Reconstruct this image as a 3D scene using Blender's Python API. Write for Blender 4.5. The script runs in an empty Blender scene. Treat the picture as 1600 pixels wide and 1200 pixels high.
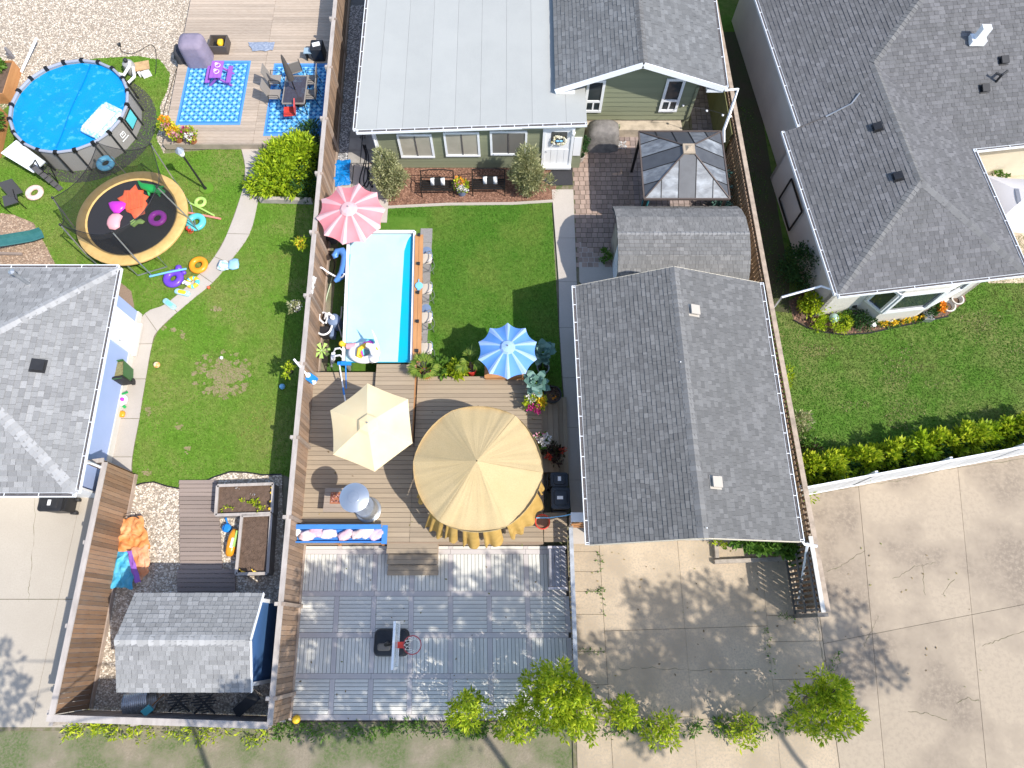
import bpy, random
import numpy as np
from math import *
from mathutils import Vector, Matrix, noise as mnoise
random.seed(7); rng=np.random.default_rng(7)
S=bpy.context.scene; COL=S.collection
# ---------------------------------------------------------------- camera, sky, sun, exposure
CAM_H=22.0; FPX=1067.0; TILT=radians(20.2)
cd=bpy.data.cameras.new('camera'); cam=bpy.data.objects.new('camera',cd); COL.objects.link(cam)
cd.sensor_width=36; cd.lens=36*FPX/1600; cd.clip_start=.1; cd.clip_end=600
cam.location=(0,0,CAM_H); cam.rotation_euler=(TILT,0,0); S.camera=cam
SUN=Vector((-.715,.475,-1)).normalized()
w=bpy.data.worlds.new('World'); S.world=w; w.use_nodes=True
nt=w.node_tree; sky=nt.nodes.new('ShaderNodeTexSky'); sky.sky_type='NISHITA'; sky.sun_disc=False
sky.sun_elevation=asin(-SUN.z); sky.sun_rotation=atan2(-SUN.x,-SUN.y); sky.air_density=1.0; sky.dust_density=1.0; sky.ozone_density=1.0
nt.links.new(sky.outputs[0],nt.nodes['Background'].inputs[0]); nt.nodes['Background'].inputs[1].default_value=.15
sl=bpy.data.lights.new('sun','SUN'); sl.energy=3.15; sl.angle=radians(.55); sl.color=(1,.95,.87)
so=bpy.data.objects.new('sun',sl); COL.objects.link(so); so.rotation_euler=SUN.to_track_quat('-Z','Y').to_euler(); so.location=(30,-20,50)
S.view_settings.view_transform='Standard'; S.view_settings.look='None'; S.view_settings.exposure=.88; S.view_settings.gamma=1
S.view_settings.use_curve_mapping=False
# ---------------------------------------------------------------- placing by real height: where a sight line meets a level or a wall
def ray(px,py):
    x,y=(px-800)/FPX,-(py-600)/FPX; c,s=cos(TILT),sin(TILT)
    return Vector((x,c*y+s,s*y-c))
def W(px,py,z=0.):
    d=ray(px,py); return Vector((0,0,CAM_H))+d*((z-CAM_H)/d.z)
def onY(px,py,y):
    d=ray(px,py); return Vector((0,0,CAM_H))+d*(y/d.y)
def onP(px,py,p,n):
    d=ray(px,py); o=Vector((0,0,CAM_H)); p=Vector(p); n=Vector(n)
    return o+d*((p-o).dot(n)/d.dot(n))
def lerp(a,b,t): return a+(b-a)*t
Z=Vector((0,0,1))
# ---------------------------------------------------------------- mesh builder
class MB:
    def __init__(s): s.v=[]; s.f=[]; s.m=[]
    def add(s,vs,fs,mi=0):
        n=len(s.v); s.v.extend([tuple(v) for v in vs]); s.f.extend([tuple(i+n for i in f) for f in fs]); s.m.extend([mi]*len(fs)); return s
    def box(s,c,d,rz=0,rx=0,ry=0,mi=0,top=1.,bev=0):
        c=Vector(c); h=[k/2 for k in d]; M=Matrix.Rotation(rz,3,'Z')@Matrix.Rotation(ry,3,'Y')@Matrix.Rotation(rx,3,'X')
        vs=[]
        for z in (-1,1):
            t=top if z>0 else 1
            for x,y in ((-1,-1),(1,-1),(1,1),(-1,1)): vs.append(c+M@Vector((x*h[0]*t,y*h[1]*t,z*h[2])))
        return s.add(vs,[(3,2,1,0),(4,5,6,7),(0,1,5,4),(1,2,6,5),(2,3,7,6),(3,0,4,7)],mi)
    def rbox(s,c,d,r,rz=0,mi=0,n=3,top=1.):   # box with rounded vertical edges
        pts=[]; a,b=d[0]/2-r,d[1]/2-r
        for k,(sx,sy) in enumerate(((1,1),(-1,1),(-1,-1),(1,-1))):
            for i in range(n+1):
                t=(k+i/n)*pi/2; pts.append((sx*a+r*cos(t),sy*b+r*sin(t)))
        cz,sz=cos(rz),sin(rz); N=len(pts); vs=[]
        for q,(zz,k) in enumerate(((-d[2]/2,1.),(d[2]/2-min(r,.3*d[2])*.5,top),(d[2]/2,top*(1-r*.5/max(d[0],d[1])*2)))):
            vs+= [(c[0]+(x*cz-y*sz)*k,c[1]+(x*sz+y*cz)*k,c[2]+zz) for x,y in pts]
        fs=[tuple(range(N))[::-1],tuple(range(2*N,3*N))]
        for l in (0,N): fs+=[(l+i,l+(i+1)%N,l+N+(i+1)%N,l+N+i) for i in range(N)]
        return s.add(vs,fs,mi)
    def beam(s,a,b,w,h,mi=0,up=Z):
        a=Vector(a); b=Vector(b); t=(b-a).normalized()
        if abs(t.dot(up))>.98: up=Vector((0,1,0))
        x=t.cross(up).normalized()*w/2; y=x.cross(t).normalized()*h/2
        vs=[p+q for p in (a,b) for q in (-x-y,x-y,x+y,-x+y)]
        return s.add(vs,[(0,1,2,3),(7,6,5,4),(1,0,4,5),(2,1,5,6),(3,2,6,7),(0,3,7,4)],mi)
    def tube(s,pts,r,n=7,closed=False,mi=0,flat=1.):
        P=[Vector(p) for p in pts]; N=len(P); R=r if isinstance(r,(list,tuple)) else [r]*N; vs=[]; up=Z
        for i,p in enumerate(P):
            t=(P[(i+1)%N]-P[i-1]) if closed else (P[min(i+1,N-1)]-P[max(i-1,0)])
            t.normalize(); u=up if abs(t.dot(up))<.95 else Vector((1,0,0))
            x=t.cross(u).normalized(); y=x.cross(t).normalized()
            vs+= [p+(x*cos(2*pi*k/n)+y*sin(2*pi*k/n)*flat)*R[i] for k in range(n)]
        fs=[]
        for i in range(N if closed else N-1):
            j=(i+1)%N
            fs+=[(i*n+k,i*n+(k+1)%n,j*n+(k+1)%n,j*n+k) for k in range(n)]
        if not closed: fs+=[tuple(range(n))[::-1],tuple((N-1)*n+k for k in range(n))]
        return s.add(vs,fs,mi)
    def torus(s,c,R,r,N=28,n=10,M=None,mi=0,flat=1.,ell=1.):
        vs=[];c=Vector(c);M=M or Matrix.Identity(3)
        for i in range(N):
            a=2*pi*i/N
            for k in range(n):
                b=2*pi*k/n; rr=R+r*cos(b); vs.append(c+M@Vector((rr*cos(a),rr*sin(a)*ell,r*sin(b)*flat)))
        return s.add(vs,[(i*n+k,((i+1)%N)*n+k,((i+1)%N)*n+(k+1)%n,i*n+(k+1)%n) for i in range(N) for k in range(n)],mi)
    def lathe(s,prof,c=(0,0,0),n=20,M=None,mi=0,cap=True,a0=0.):
        c=Vector(c); M=M or Matrix.Identity(3); vs=[c+M@Vector((r*cos(a0+2*pi*k/n),r*sin(a0+2*pi*k/n),z)) for r,z in prof for k in range(n)]
        fs=[(i*n+k,i*n+(k+1)%n,(i+1)*n+(k+1)%n,(i+1)*n+k) for i in range(len(prof)-1) for k in range(n)]
        if cap: fs+=[tuple(range(n))[::-1],tuple((len(prof)-1)*n+k for k in range(n))]
        return s.add(vs,fs,mi)
    def ball(s,c,r,n=14,m=9,mi=0,M=None):
        if not isinstance(r,(tuple,list)): r=(r,r,r)
        c=Vector(c); M=M or Matrix.Identity(3); vs=[c+M@Vector((0,0,-r[2]))]
        for i in range(1,m):
            t=-pi/2+pi*i/m
            vs+=[c+M@Vector((r[0]*cos(t)*cos(2*pi*k/n),r[1]*cos(t)*sin(2*pi*k/n),r[2]*sin(t))) for k in range(n)]
        vs.append(c+M@Vector((0,0,r[2]))); T=len(vs)-1
        fs=[(0,1+(k+1)%n,1+k) for k in range(n)]+[(T,T-n+k,T-n+(k+1)%n) for k in range(n)]
        for i in range(m-2): fs+=[(1+i*n+k,1+i*n+(k+1)%n,1+(i+1)*n+(k+1)%n,1+(i+1)*n+k) for k in range(n)]
        return s.add(vs,fs,mi)
    def prism(s,poly,z0,z1,mi=0):
        N=len(poly); A=sum(poly[i][0]*poly[(i+1)%N][1]-poly[(i+1)%N][0]*poly[i][1] for i in range(N))
        if A<0: poly=poly[::-1]
        vs=[(p[0],p[1],z0) for p in poly]+[(p[0],p[1],z1) for p in poly]
        return s.add(vs,[tuple(range(N))[::-1],tuple(range(N,2*N))]+[(i,(i+1)%N,N+(i+1)%N,N+i) for i in range(N)],mi)
    def slab(s,poly3,t,mi=0):     # 3D polygon thickened below its own plane (normal by winding)
        P=[Vector(p) for p in poly3]; N=len(P); nn=Vector((0,0,0))
        for i in range(N): nn+=P[i].cross(P[(i+1)%N])
        nn.normalize(); B=[p-nn*t for p in P]
        return s.add(P+B,[tuple(range(N)),tuple(range(N,2*N))[::-1]]+[((i+1)%N,i,N+i,N+(i+1)%N) for i in range(N)],mi)
    def build(s,name,m,parent=None,origin=None,smooth=False,kind=None,label=None):
        if origin is None: origin=rootloc(parent) if parent is not None else (0,0,0)
        ox,oy,oz=origin
        me=bpy.data.meshes.new(name); me.from_pydata([(x-ox,y-oy,z-oz) for x,y,z in s.v],[],s.f)
        ms=m if isinstance(m,(list,tuple)) else [m]
        for k in ms: me.materials.append(k)
        if len(ms)>1: me.polygons.foreach_set('material_index',s.m)
        if smooth:
            me.polygons.foreach_set('use_smooth',[True]*len(me.polygons))
            if smooth!=2: me.set_sharp_from_angle(angle=radians(42))
        me.update(); o=bpy.data.objects.new(name,me); COL.objects.link(o)
        if parent is not None: o.parent=parent
        else: o.location=origin
        if kind: o['kind']=kind
        if label: o['label']=label
        return o
def rootloc(o):
    while o.parent is not None: o=o.parent
    return tuple(o.location)
def tag(o,label,cat,group=None,kind=None):
    if label: o['label']=label
    if cat: o['category']=cat
    if group: o['group']=group
    if kind: o['kind']=kind
    return o
def thing(name,label,cat,loc=(0,0,0),rz=0,group=None,kind=None):
    o=bpy.data.objects.new(name,None); COL.objects.link(o); o.location=loc; o.rotation_euler=(0,0,rz); o.empty_display_size=.2
    return tag(o,label,cat,group,kind)
def place(o,loc,rz=0,s=1.): o.location=loc; o.rotation_euler=(0,0,rz); o.scale=(s,s,s); return o
def copy_tree(o,loc=None,rz=0,label=None,s=1.):
    def rec(a,p):
        c=a.copy(); COL.objects.link(c)
        if p is not None: c.parent=p
        for ch in a.children: rec(ch,c)
        return c
    r=rec(o,None)
    if loc is not None: place(r,loc,rz,s)
    if label: r['label']=label
    return r
def rawmesh(name,verts,nper,m,parent=None,kind=None,origin=(0,0,0)):   # verts: (faces, nper, 3) array; every face its own island
    v=np.asarray(verts,dtype=np.float32); F=v.shape[0]
    o0=np.array(rootloc(parent) if parent is not None else origin,dtype=np.float32); v=(v-o0).reshape(-1,3)
    me=bpy.data.meshes.new(name); me.vertices.add(len(v)); me.vertices.foreach_set('co',v.ravel())
    me.loops.add(len(v)); me.loops.foreach_set('vertex_index',np.arange(len(v),dtype=np.int32))
    me.polygons.add(F); me.polygons.foreach_set('loop_start',np.arange(0,len(v),nper,dtype=np.int32))
    for k in (m if isinstance(m,(list,tuple)) else [m]): me.materials.append(k)
    me.update(calc_edges=True); o=bpy.data.objects.new(name,me); COL.objects.link(o)
    if parent is not None: o.parent=parent
    else: o.location=origin
    if kind: o['kind']=kind
    return o
# ---------------------------------------------------------------- materials
def mat(name,col,rough=.8,n=None,col2=None,n2=None,col3=None,isl=0,obj=0,ramp=None,bump=None,metal=0,spec=.4,stretch=None,alpha=None,trans=0,rot=0,sss=0,coat=0,ramp_src='isl',objco=False):
    m=bpy.data.materials.new(name); m.use_nodes=True; t=m.node_tree; N=t.nodes; L=t.links; b=N['Principled BSDF']
    b.inputs['Roughness'].default_value=rough; b.inputs['Metallic'].default_value=metal; b.inputs['Specular IOR Level'].default_value=spec
    if coat: b.inputs['Coat Weight'].default_value=coat
    def rgb(c):
        x=N.new('ShaderNodeRGB'); x.outputs[0].default_value=(*c,1); return x.outputs[0]
    geo=N.new('ShaderNodeNewGeometry'); oi=N.new('ShaderNodeObjectInfo')
    pos=geo.outputs['Position']
    if objco: pos=N.new('ShaderNodeTexCoord').outputs['Object']
    if rot or stretch:
        mp=N.new('ShaderNodeMapping'); mp.inputs['Scale'].default_value=stretch or (1,1,1); mp.inputs['Rotation'].default_value=(0,0,rot) if not isinstance(rot,tuple) else rot
        L.new(pos,mp.inputs[0]); pos=mp.outputs[0]
    def noise(scale,detail=5,rgh=.6):
        x=N.new('ShaderNodeTexNoise'); x.inputs['Scale'].default_value=scale; x.inputs['Detail'].default_value=detail; x.inputs['Roughness'].default_value=rgh
        L.new(pos,x.inputs['Vector']); return x.outputs['Fac']
    def mix(f,a,c):
        x=N.new('ShaderNodeMix'); x.data_type='RGBA'; L.new(f,x.inputs[0]); L.new(a,x.inputs[6]); L.new(c,x.inputs[7]); return x.outputs[2]
    def rmp(f,lo,hi):
        x=N.new('ShaderNodeMapRange'); x.inputs[1].default_value=lo; x.inputs[2].default_value=hi; L.new(f,x.inputs[0]); return x.outputs[0]
    if ramp:
        r=N.new('ShaderNodeValToRGB'); r.color_ramp.interpolation='LINEAR'
        while len(r.color_ramp.elements)<len(ramp): r.color_ramp.elements.new(.5)
        for e,(p,c) in zip(r.color_ramp.elements,ramp): e.position=p; e.color=(*c,1)
        L.new(geo.outputs['Random Per Island'] if ramp_src=='isl' else oi.outputs['Random'],r.inputs[0]); c=r.outputs[0]
    else: c=rgb(col)
    if n:
        c2=col2 or tuple(k*.6 for k in col); fq=rmp(noise(n[0]),n[1],n[2])
        if len(n)>3:
            mq=N.new('ShaderNodeMath'); mq.operation='MULTIPLY'; mq.inputs[1].default_value=n[3]; L.new(fq,mq.inputs[0]); fq=mq.outputs[0]
        c=mix(fq,c,rgb(c2))
    if n2:
        c=mix(rmp(noise(n2[0],8,.7),n2[1],n2[2]),c,rgb(col3 or tuple(k*.75 for k in col)))
    for a,src in ((isl,geo.outputs['Random Per Island']),(obj,oi.outputs['Random'])):
        if a:
            h=N.new('ShaderNodeHueSaturation'); mr=N.new('ShaderNodeMapRange'); mr.inputs[3].default_value=1-a; mr.inputs[4].default_value=1+a
            L.new(src,mr.inputs[0]); L.new(mr.outputs[0],h.inputs['Value']); L.new(c,h.inputs['Color']); c=h.outputs[0]
    L.new(c,b.inputs['Base Color'])
    if bump:
        bn=N.new('ShaderNodeBump'); bn.inputs['Strength'].default_value=bump[1]; bn.inputs['Distance'].default_value=bump[2] if len(bump)>2 else .02
        L.new(noise(bump[0],6,.65),bn.inputs['Height']); L.new(bn.outputs[0],b.inputs['Normal'])
    if alpha is not None: b.inputs['Alpha'].default_value=alpha
    if trans:
        tr=N.new('ShaderNodeBsdfTranslucent'); L.new(c,tr.inputs[0]); mx=N.new('ShaderNodeMixShader'); mx.inputs[0].default_value=trans
        L.new(b.outputs[0],mx.inputs[1]); L.new(tr.outputs[0],mx.inputs[2]); L.new(mx.outputs[0],N['Material Output'].inputs[0])
    m['c']=1
    return m
def P(name,col,rough=.5,**k): return mat(name,col,rough,**k)
SHR=lambda k,t=(1.01,1,.99): [(0,tuple(.74*k*x for x in t)),(.35,tuple(.9*k*x for x in t)),(.7,tuple(1.04*k*x for x in t)),(1,tuple(1.28*k*x for x in t))]
m_shg=mat('shingle_garage',(.1,.1,.1),.95,ramp=SHR(.2),n=(.7,.42,.68,.55),col2=(0.156,0.156,0.152),n2=(140,.35,.75),bump=(300,.3,.004),spec=.2)
m_shr=mat('shingle_right',(.1,.1,.1),.95,ramp=SHR(.18,(1.02,1,1.03)),n=(.7,.42,.68,.55),col2=(0.140,0.140,0.137),n2=(140,.35,.75),spec=.2)
m_shl=mat('shingle_light',(.1,.1,.1),.95,ramp=SHR(.37),n=(.7,.42,.68,.55),col2=(0.335,0.335,0.327),n2=(140,.35,.75),spec=.2)
m_shs=mat('shingle_shed',(.1,.1,.1),.95,ramp=SHR(.245,(1.05,1.02,.98)),n=(.7,.42,.68,.55),col2=(0.191,0.191,0.186),n2=(140,.35,.75),spec=.2)
m_shh=mat('shingle_house',(.1,.1,.1),.95,ramp=SHR(.225,(1,1.02,1.03)),n=(.7,.42,.68,.55),col2=(0.176,0.176,0.171),n2=(140,.35,.75),spec=.2)
m_cap=lambda nm,k: mat(nm,(k*1.01,k,k*.99),.95,obj=.15,n2=(140,.35,.75),spec=.2)
m_capg=m_cap('cap_garage',.2); m_capr=m_cap('cap_right',.175); m_capl=m_cap('cap_light',.37); m_caps=m_cap('cap_shed',.24)
m_felt=mat('roof_underlay',(.05,.05,.055),.95)
m_white=mat('white_paint',(.8,.81,.82),.45,n=(3,.5,.9),col2=(.72,.73,.74))
m_fascia=mat('white_metal',(.78,.8,.82),.35,n=(5,.55,.9),col2=(.66,.68,.7))
m_gut=mat('gutter_inside',(.12,.11,.11),.8,n=(20,.4,.7),col2=(.05,.04,.035))
m_wood_f=mat('fence_wood',(.33,.22,.145),.85,obj=.3,n=(3,.35,.75),col2=(.25,.19,.15),n2=(9,.4,.8),col3=(.24,.145,.085),stretch=(1,1,.25),bump=(25,.4,.01))
m_wood_g=mat('fence_wood_grey',(.38,.3,.24),.85,obj=.22,n=(3,.35,.75),col2=(.28,.2,.15),n2=(9,.4,.8),stretch=(1,1,.25),bump=(25,.4,.01))
m_wood_o=mat('fence_wood_orange',(.27,.16,.09),.8,obj=.38,n=(3,.35,.75),col2=(.22,.16,.115),n2=(9,.4,.8),col3=(.2,.11,.06),stretch=(1,1,.25),bump=(25,.4,.01))
m_cap_w=mat('weathered_rail',(.46,.41,.37),.85,n=(6,.35,.75),col2=(.32,.28,.25),stretch=(1,.3,1))
m_deck=mat('deck_board',(.345,.275,.192),.8,obj=.12,n=(1.6,.3,.75),col2=(.28,.22,.155),n2=(16,.4,.8),col3=(.36,.28,.2),stretch=(.25,2,1),bump=(40,.25,.006))
m_deck2=mat('deck_board_pale',(.42,.33,.25),.85,obj=.12,n=(1.6,.3,.75),col2=(.33,.26,.2),n2=(16,.4,.8),col3=(.48,.4,.32),stretch=(.3,2.2,1),bump=(40,.25,.006))
m_walk=mat('boardwalk',(.3,.235,.195),.85,obj=.16,n=(1.6,.3,.75),col2=(.24,.19,.165),stretch=(.3,3,1),bump=(40,.25,.006))
m_court=mat('court_board',(.61,.59,.525),.75,obj=.06,n=(2,.3,.75),col2=(.55,.535,.48),n2=(30,.45,.8),col3=(.63,.61,.56))
m_courtf=mat('court_frame',(.52,.475,.445),.75,obj=.06,n=(2,.3,.75),col2=(.47,.43,.405),n2=(30,.45,.8),col3=(.45,.425,.43))
m_under=mat('deck_underside',(.06,.05,.04),.9)
m_conc=mat('concrete',(.47,.37,.26),.92,n=(.7,.4,.62),col2=(.36,.285,.2),n2=(16,.45,.68),col3=(.32,.275,.215),obj=.05,bump=(60,.25,.006))
m_concR=mat('concrete_right',(.385,.315,.235),.92,n=(.33,.44,.6),col2=(.235,.19,.145),n2=(8,.46,.64),col3=(.33,.27,.205),obj=.03,bump=(60,.25,.006))
m_concL=mat('concrete_left',(.45,.4,.33),.9,n=(.5,.35,.7),col2=(.4,.35,.285),n2=(22,.42,.72),col3=(.38,.335,.275),obj=.04,bump=(60,.2,.006))
m_path=mat('concrete_path',(.47,.42,.37),.9,n=(.9,.35,.7),col2=(.42,.375,.325),n2=(25,.45,.75),col3=(.4,.355,.31),obj=.05,bump=(60,.2,.005))
m_crack=mat('joint_dirt',(.2,.165,.12),1,n=(6,.4,.6),col2=(.13,.13,.06))
m_pav=mat('paver',(.33,.235,.185),.9,obj=.2,n=(6,.35,.7),col2=(.27,.2,.165),n2=(60,.4,.7),col3=(.36,.27,.22))
m_dirt=mat('soil',(.16,.105,.075),1,n=(8,.35,.7),col2=(.1,.065,.045),bump=(30,1,.03))
m_alley=mat('alley_ground',(.26,.22,.16),1,n=(.8,.4,.62),col2=(.09,.13,.04),n2=(14,.4,.7),col3=(.2,.17,.12),bump=(20,.6,.03))
def lawn(nm,a,b,c): return mat(nm,a,.95,n=(.55,.42,.66),col2=b,n2=(5,.42,.72),col3=c,bump=(45,.8,.03),spec=.03)
m_lawnL=lawn('lawn_left',(.125,.24,.03),(.23,.245,.075),(.095,.18,.022))
m_lawnC=lawn('lawn_centre',(.092,.195,.028),(.14,.215,.04),(.07,.155,.02))
m_lawnR=lawn('lawn_right',(.1,.2,.03),(.205,.215,.075),(.08,.135,.026))
m_gL=mat('grass_left',(.13,.275,.03),.9,n=(.5,.45,.66),col2=(.25,.265,.075),isl=.4,trans=.25,spec=.03)
m_gC=mat('grass_centre',(.08,.215,.022),.9,n=(.55,.42,.66),col2=(.16,.24,.045),isl=.4,trans=.25,spec=.03)
m_gR=mat('grass_right',(.1,.225,.03),.9,n=(.5,.48,.66),col2=(.215,.225,.075),isl=.4,trans=.25,spec=.03)
m_turf=mat('artificial_turf',(.07,.15,.03),.9,n=(40,.3,.7),col2=(.05,.11,.022),bump=(60,.6,.02))
m_mulch=mat('mulch_bed',(.14,.07,.045),1,n=(30,.3,.7),col2=(.2,.1,.065),bump=(40,1,.03))
m_chip=mat('bark_chip',(.2,.1,.065),.95,ramp=[(0,(.1,.05,.035)),(.5,(.22,.115,.075)),(1,(.33,.19,.13))])
m_chipb=mat('wood_chip',(.3,.2,.13),.95,ramp=[(0,(.2,.13,.09)),(.5,(.36,.25,.17)),(1,(.5,.38,.28))])
m_peb=mat('pebble',(.5,.42,.33),.8,ramp=[(0,(.3,.25,.2)),(.3,(.48,.4,.31)),(.7,(.62,.54,.43)),(1,(.75,.69,.6))])
m_pebg=mat('grey_pebble',(.3,.3,.3),.8,ramp=[(0,(.16,.16,.17)),(.5,(.34,.34,.34)),(1,(.6,.6,.6))])
m_gravbed=mat('gravel_bed',(.42,.35,.27),1,n=(45,.35,.65),col2=(.25,.2,.15),bump=(50,1,.03))
m_gravbedg=mat('grey_gravel_bed',(.2,.2,.2),1,n=(45,.35,.65),col2=(.12,.12,.12),bump=(50,1,.03))
m_black=mat('black_plastic',(.018,.018,.02),.45,n=(4,.4,.8),col2=(.03,.03,.032))
m_blackm=mat('black_metal',(.02,.018,.017),.4,metal=.3)
m_grey=mat('grey_metal',(.42,.44,.46),.35,metal=.7)
m_galv=mat('galvanised_steel',(.5,.52,.54),.38,metal=.75,n=(5,.4,.7),col2=(.38,.4,.42))
m_glass=mat('window_glass',(.03,.04,.045),.06,spec=.8)
m_blind=mat('window_blind',(.42,.39,.32),.35,n=(2,.3,.7),col2=(.33,.31,.25),spec=.6)
m_olive=mat('olive_siding',(.22,.235,.15),.75,obj=.07,n=(2,.35,.7),col2=(.2,.215,.138),n2=(20,.45,.8),col3=(.235,.25,.165),stretch=(.3,1,3))
m_oliveo=mat('olive_wall',(.17,.165,.065),.8,n=(1.5,.35,.7),col2=(.14,.135,.055))
m_stucco=mat('stucco',(.62,.59,.53),.95,n=(1,.4,.7),col2=(.56,.53,.48),bump=(90,.6,.01))
m_cream=mat('cream_stucco',(.66,.58,.45),.95,n=(1,.4,.7),col2=(.6,.52,.4),bump=(90,.5,.01))
m_lilac=mat('lilac_wall',(.34,.42,.66),.7,n=(1.2,.35,.7),col2=(.31,.39,.62))
m_navy=mat('navy_wall',(.05,.13,.3),.7,n=(1.2,.35,.7),col2=(.045,.115,.27))
m_membrane=mat('roof_membrane',(.36,.367,.35),.85,obj=.025,n=(.5,.38,.66),col2=(.32,.328,.315),n2=(50,.4,.75),col3=(.38,.385,.367))
m_cblue=mat('pool_cover_blue',(.0,.26,.62),.35,n=(1.2,.4,.7),col2=(.0,.23,.56),n2=(3.2,.55,.62),col3=(.05,.35,.68),bump=(4,.35,.06),spec=.5)
m_paleblue=mat('pool_cover_pale',(.4,.645,.73),.55,n=(1,.35,.7),col2=(.45,.68,.75),n2=(30,.45,.75),col3=(.37,.62,.71),bump=(35,.4,.01))
m_cyan=mat('pool_water',(.0,.4,.58),.08,n=(1.5,.35,.7),col2=(.01,.36,.54),spec=.6,bump=(4,.12,.02))
m_poolgrey=mat('pool_liner',(.3,.285,.27),.8,n=(40,.35,.65),col2=(.25,.24,.23),bump=(80,.4,.005))
m_blue=mat('blue_plastic',(.02,.22,.62),.35)
m_tarpb=mat('blue_tarp',(.0,.2,.56),.28,n=(6,.4,.7),col2=(.0,.17,.5),bump=(9,.9,.06),spec=.6)
m_dcover=mat('grey_cover',(.24,.22,.205),.85,n=(5,.35,.7),col2=(.14,.13,.12),bump=(7,.6,.04))
m_pcover=mat('purple_grey_cover',(.26,.22,.29),.85,n=(3,.35,.7),col2=(.21,.18,.24),bump=(7,.5,.04))
m_tan=mat('tan_canvas',(.6,.46,.25),.9,n=(1.2,.35,.7),col2=(.54,.41,.21),n2=(40,.4,.7),bump=(5,.25,.03),trans=.12)
m_tand=mat('tan_curtain',(.62,.4,.12),.9,n=(3,.35,.7),col2=(.5,.31,.08),trans=.25)
m_beige=mat('cream_canvas',(.82,.68,.43),.9,n=(1.2,.35,.7),col2=(.8,.62,.36),trans=.15)
m_pinkd=mat('pink_canvas',(.8,.24,.26),.85,n=(2,.35,.7),col2=(.76,.28,.31),trans=.15)
m_pinkl=mat('pale_pink_canvas',(.8,.5,.5),.85,n=(2,.35,.7),col2=(.78,.42,.44),trans=.15)
m_blued=mat('blue_canvas',(.11,.3,.72),.85,n=(2,.35,.7),col2=(.15,.34,.74),trans=.15)
m_bluel=mat('pale_blue_canvas',(.4,.55,.84),.85,n=(2,.35,.7),col2=(.3,.47,.8),trans=.15)
m_orange=P('orange_vinyl',(.75,.3,.02),.3); m_purple=P('purple_vinyl',(.15,.06,.55),.3); m_magenta=P('magenta_vinyl',(.5,.04,.5),.3)
m_coral=P('coral_vinyl',(.75,.14,.06),.4,n=(6,.4,.7),col2=(.68,.11,.05)); m_pink=P('pink_vinyl',(.75,.36,.4),.4); m_green=P('green_vinyl',(.02,.32,.07),.35)
m_lime=P('lime_vinyl',(.4,.6,.15),.4); m_turq=P('turquoise_vinyl',(.12,.56,.6),.35); m_red=P('red_plastic',(.62,.05,.035),.45); m_yellow=P('yellow_plastic',(.8,.5,.03),.45)
m_vwhite=P('white_vinyl',(.82,.82,.82),.35); m_skyb=P('sky_blue_plastic',(.2,.5,.78),.4); m_dkgreen=P('green_bin',(.055,.16,.05),.5,n=(5,.4,.7),col2=(.045,.13,.04))
m_pictp=P('purple_paint',(.3,.1,.45),.6,obj=.1)
m_greyb=mat('slate_blue_plastic',(.16,.22,.34),.5)
m_binlid=mat('bin_lid',(.03,.038,.05),.4,n=(5,.4,.7),col2=(.022,.028,.036))
m_terra=mat('terracotta',(.35,.13,.06),.8); m_sling=mat('taupe_sling',(.25,.225,.2),.8); m_smoke=mat('smoked_glass',(.07,.06,.07),.08,alpha=.72,spec=.8)
m_pinew=mat('cedar_board',(.47,.23,.09),.7,obj=.1,n=(4,.35,.7),col2=(.39,.18,.07),stretch=(1,.25,1))
m_timber=mat('grey_timber',(.3,.27,.24),.85,obj=.1,n=(4,.35,.7),col2=(.24,.21,.19))
m_trmat=mat('trampoline_mat',(.022,.022,.026),.7,n=(30,.4,.7),col2=(.03,.03,.034)); m_trpad=mat('trampoline_pad',(.6,.4,.15),.5,n=(5,.4,.7),col2=(.52,.33,.11))
m_net=mat('safety_net',(.02,.022,.02),.9,alpha=.5)
m_slide=mat('slide_green',(.03,.13,.13),.45,n=(5,.4,.7),col2=(.045,.16,.155))
def leafm(nm,a,b,c,tr=.3): return mat(nm,a,.55,ramp=[(0,a),(.5,b),(1,c)],trans=tr,spec=.3)
m_lfd=leafm('dark_leaf',(.018,.05,.014),(.035,.1,.024),(.065,.15,.035))
m_lfm=leafm('mid_leaf',(.06,.14,.02),(.11,.23,.03),(.18,.32,.05),.35)
m_lfl=leafm('lime_leaf',(.16,.27,.012),(.42,.54,.025),(.66,.69,.05),.4)
m_lfy=leafm('gold_leaf',(.19,.31,.015),(.36,.5,.02),(.54,.64,.03),.35)
m_lfs=leafm('sage_leaf',(.22,.24,.1),(.4,.41,.2),(.6,.58,.33),.35)
m_lfb=leafm('blue_green_leaf',(.06,.14,.12),(.13,.25,.2),(.25,.4,.34),.2)
m_lfp=leafm('palm_leaf',(.06,.12,.015),(.16,.24,.025),(.3,.36,.06),.25)
m_lfr=leafm('dark_red_leaf',(.03,.015,.015),(.06,.025,.02),(.04,.07,.02),.2)
m_bark=mat('bark',(.16,.12,.09),.95,n=(8,.35,.7),col2=(.09,.065,.05),stretch=(1,1,.2))
def flm(nm,*cs): return mat(nm,cs[0],.7,ramp=[(i/max(1,len(cs)-1),c) for i,c in enumerate(cs)],trans=.2)
for_fl=dict(y=flm('yellow_petals',(.75,.42,.01),(.8,.55,.03),(.85,.65,.06)),m=flm('magenta_petals',(.4,.02,.16),(.55,.05,.25)),w=flm('white_petals',(.75,.72,.7),(.82,.8,.78)),
 o=flm('orange_petals',(.8,.25,.01),(.85,.4,.03)),p=flm('pink_petals',(.65,.2,.35),(.75,.4,.5)),r=flm('red_petals',(.55,.03,.02),(.65,.12,.06)),g=m_lfm)
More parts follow.
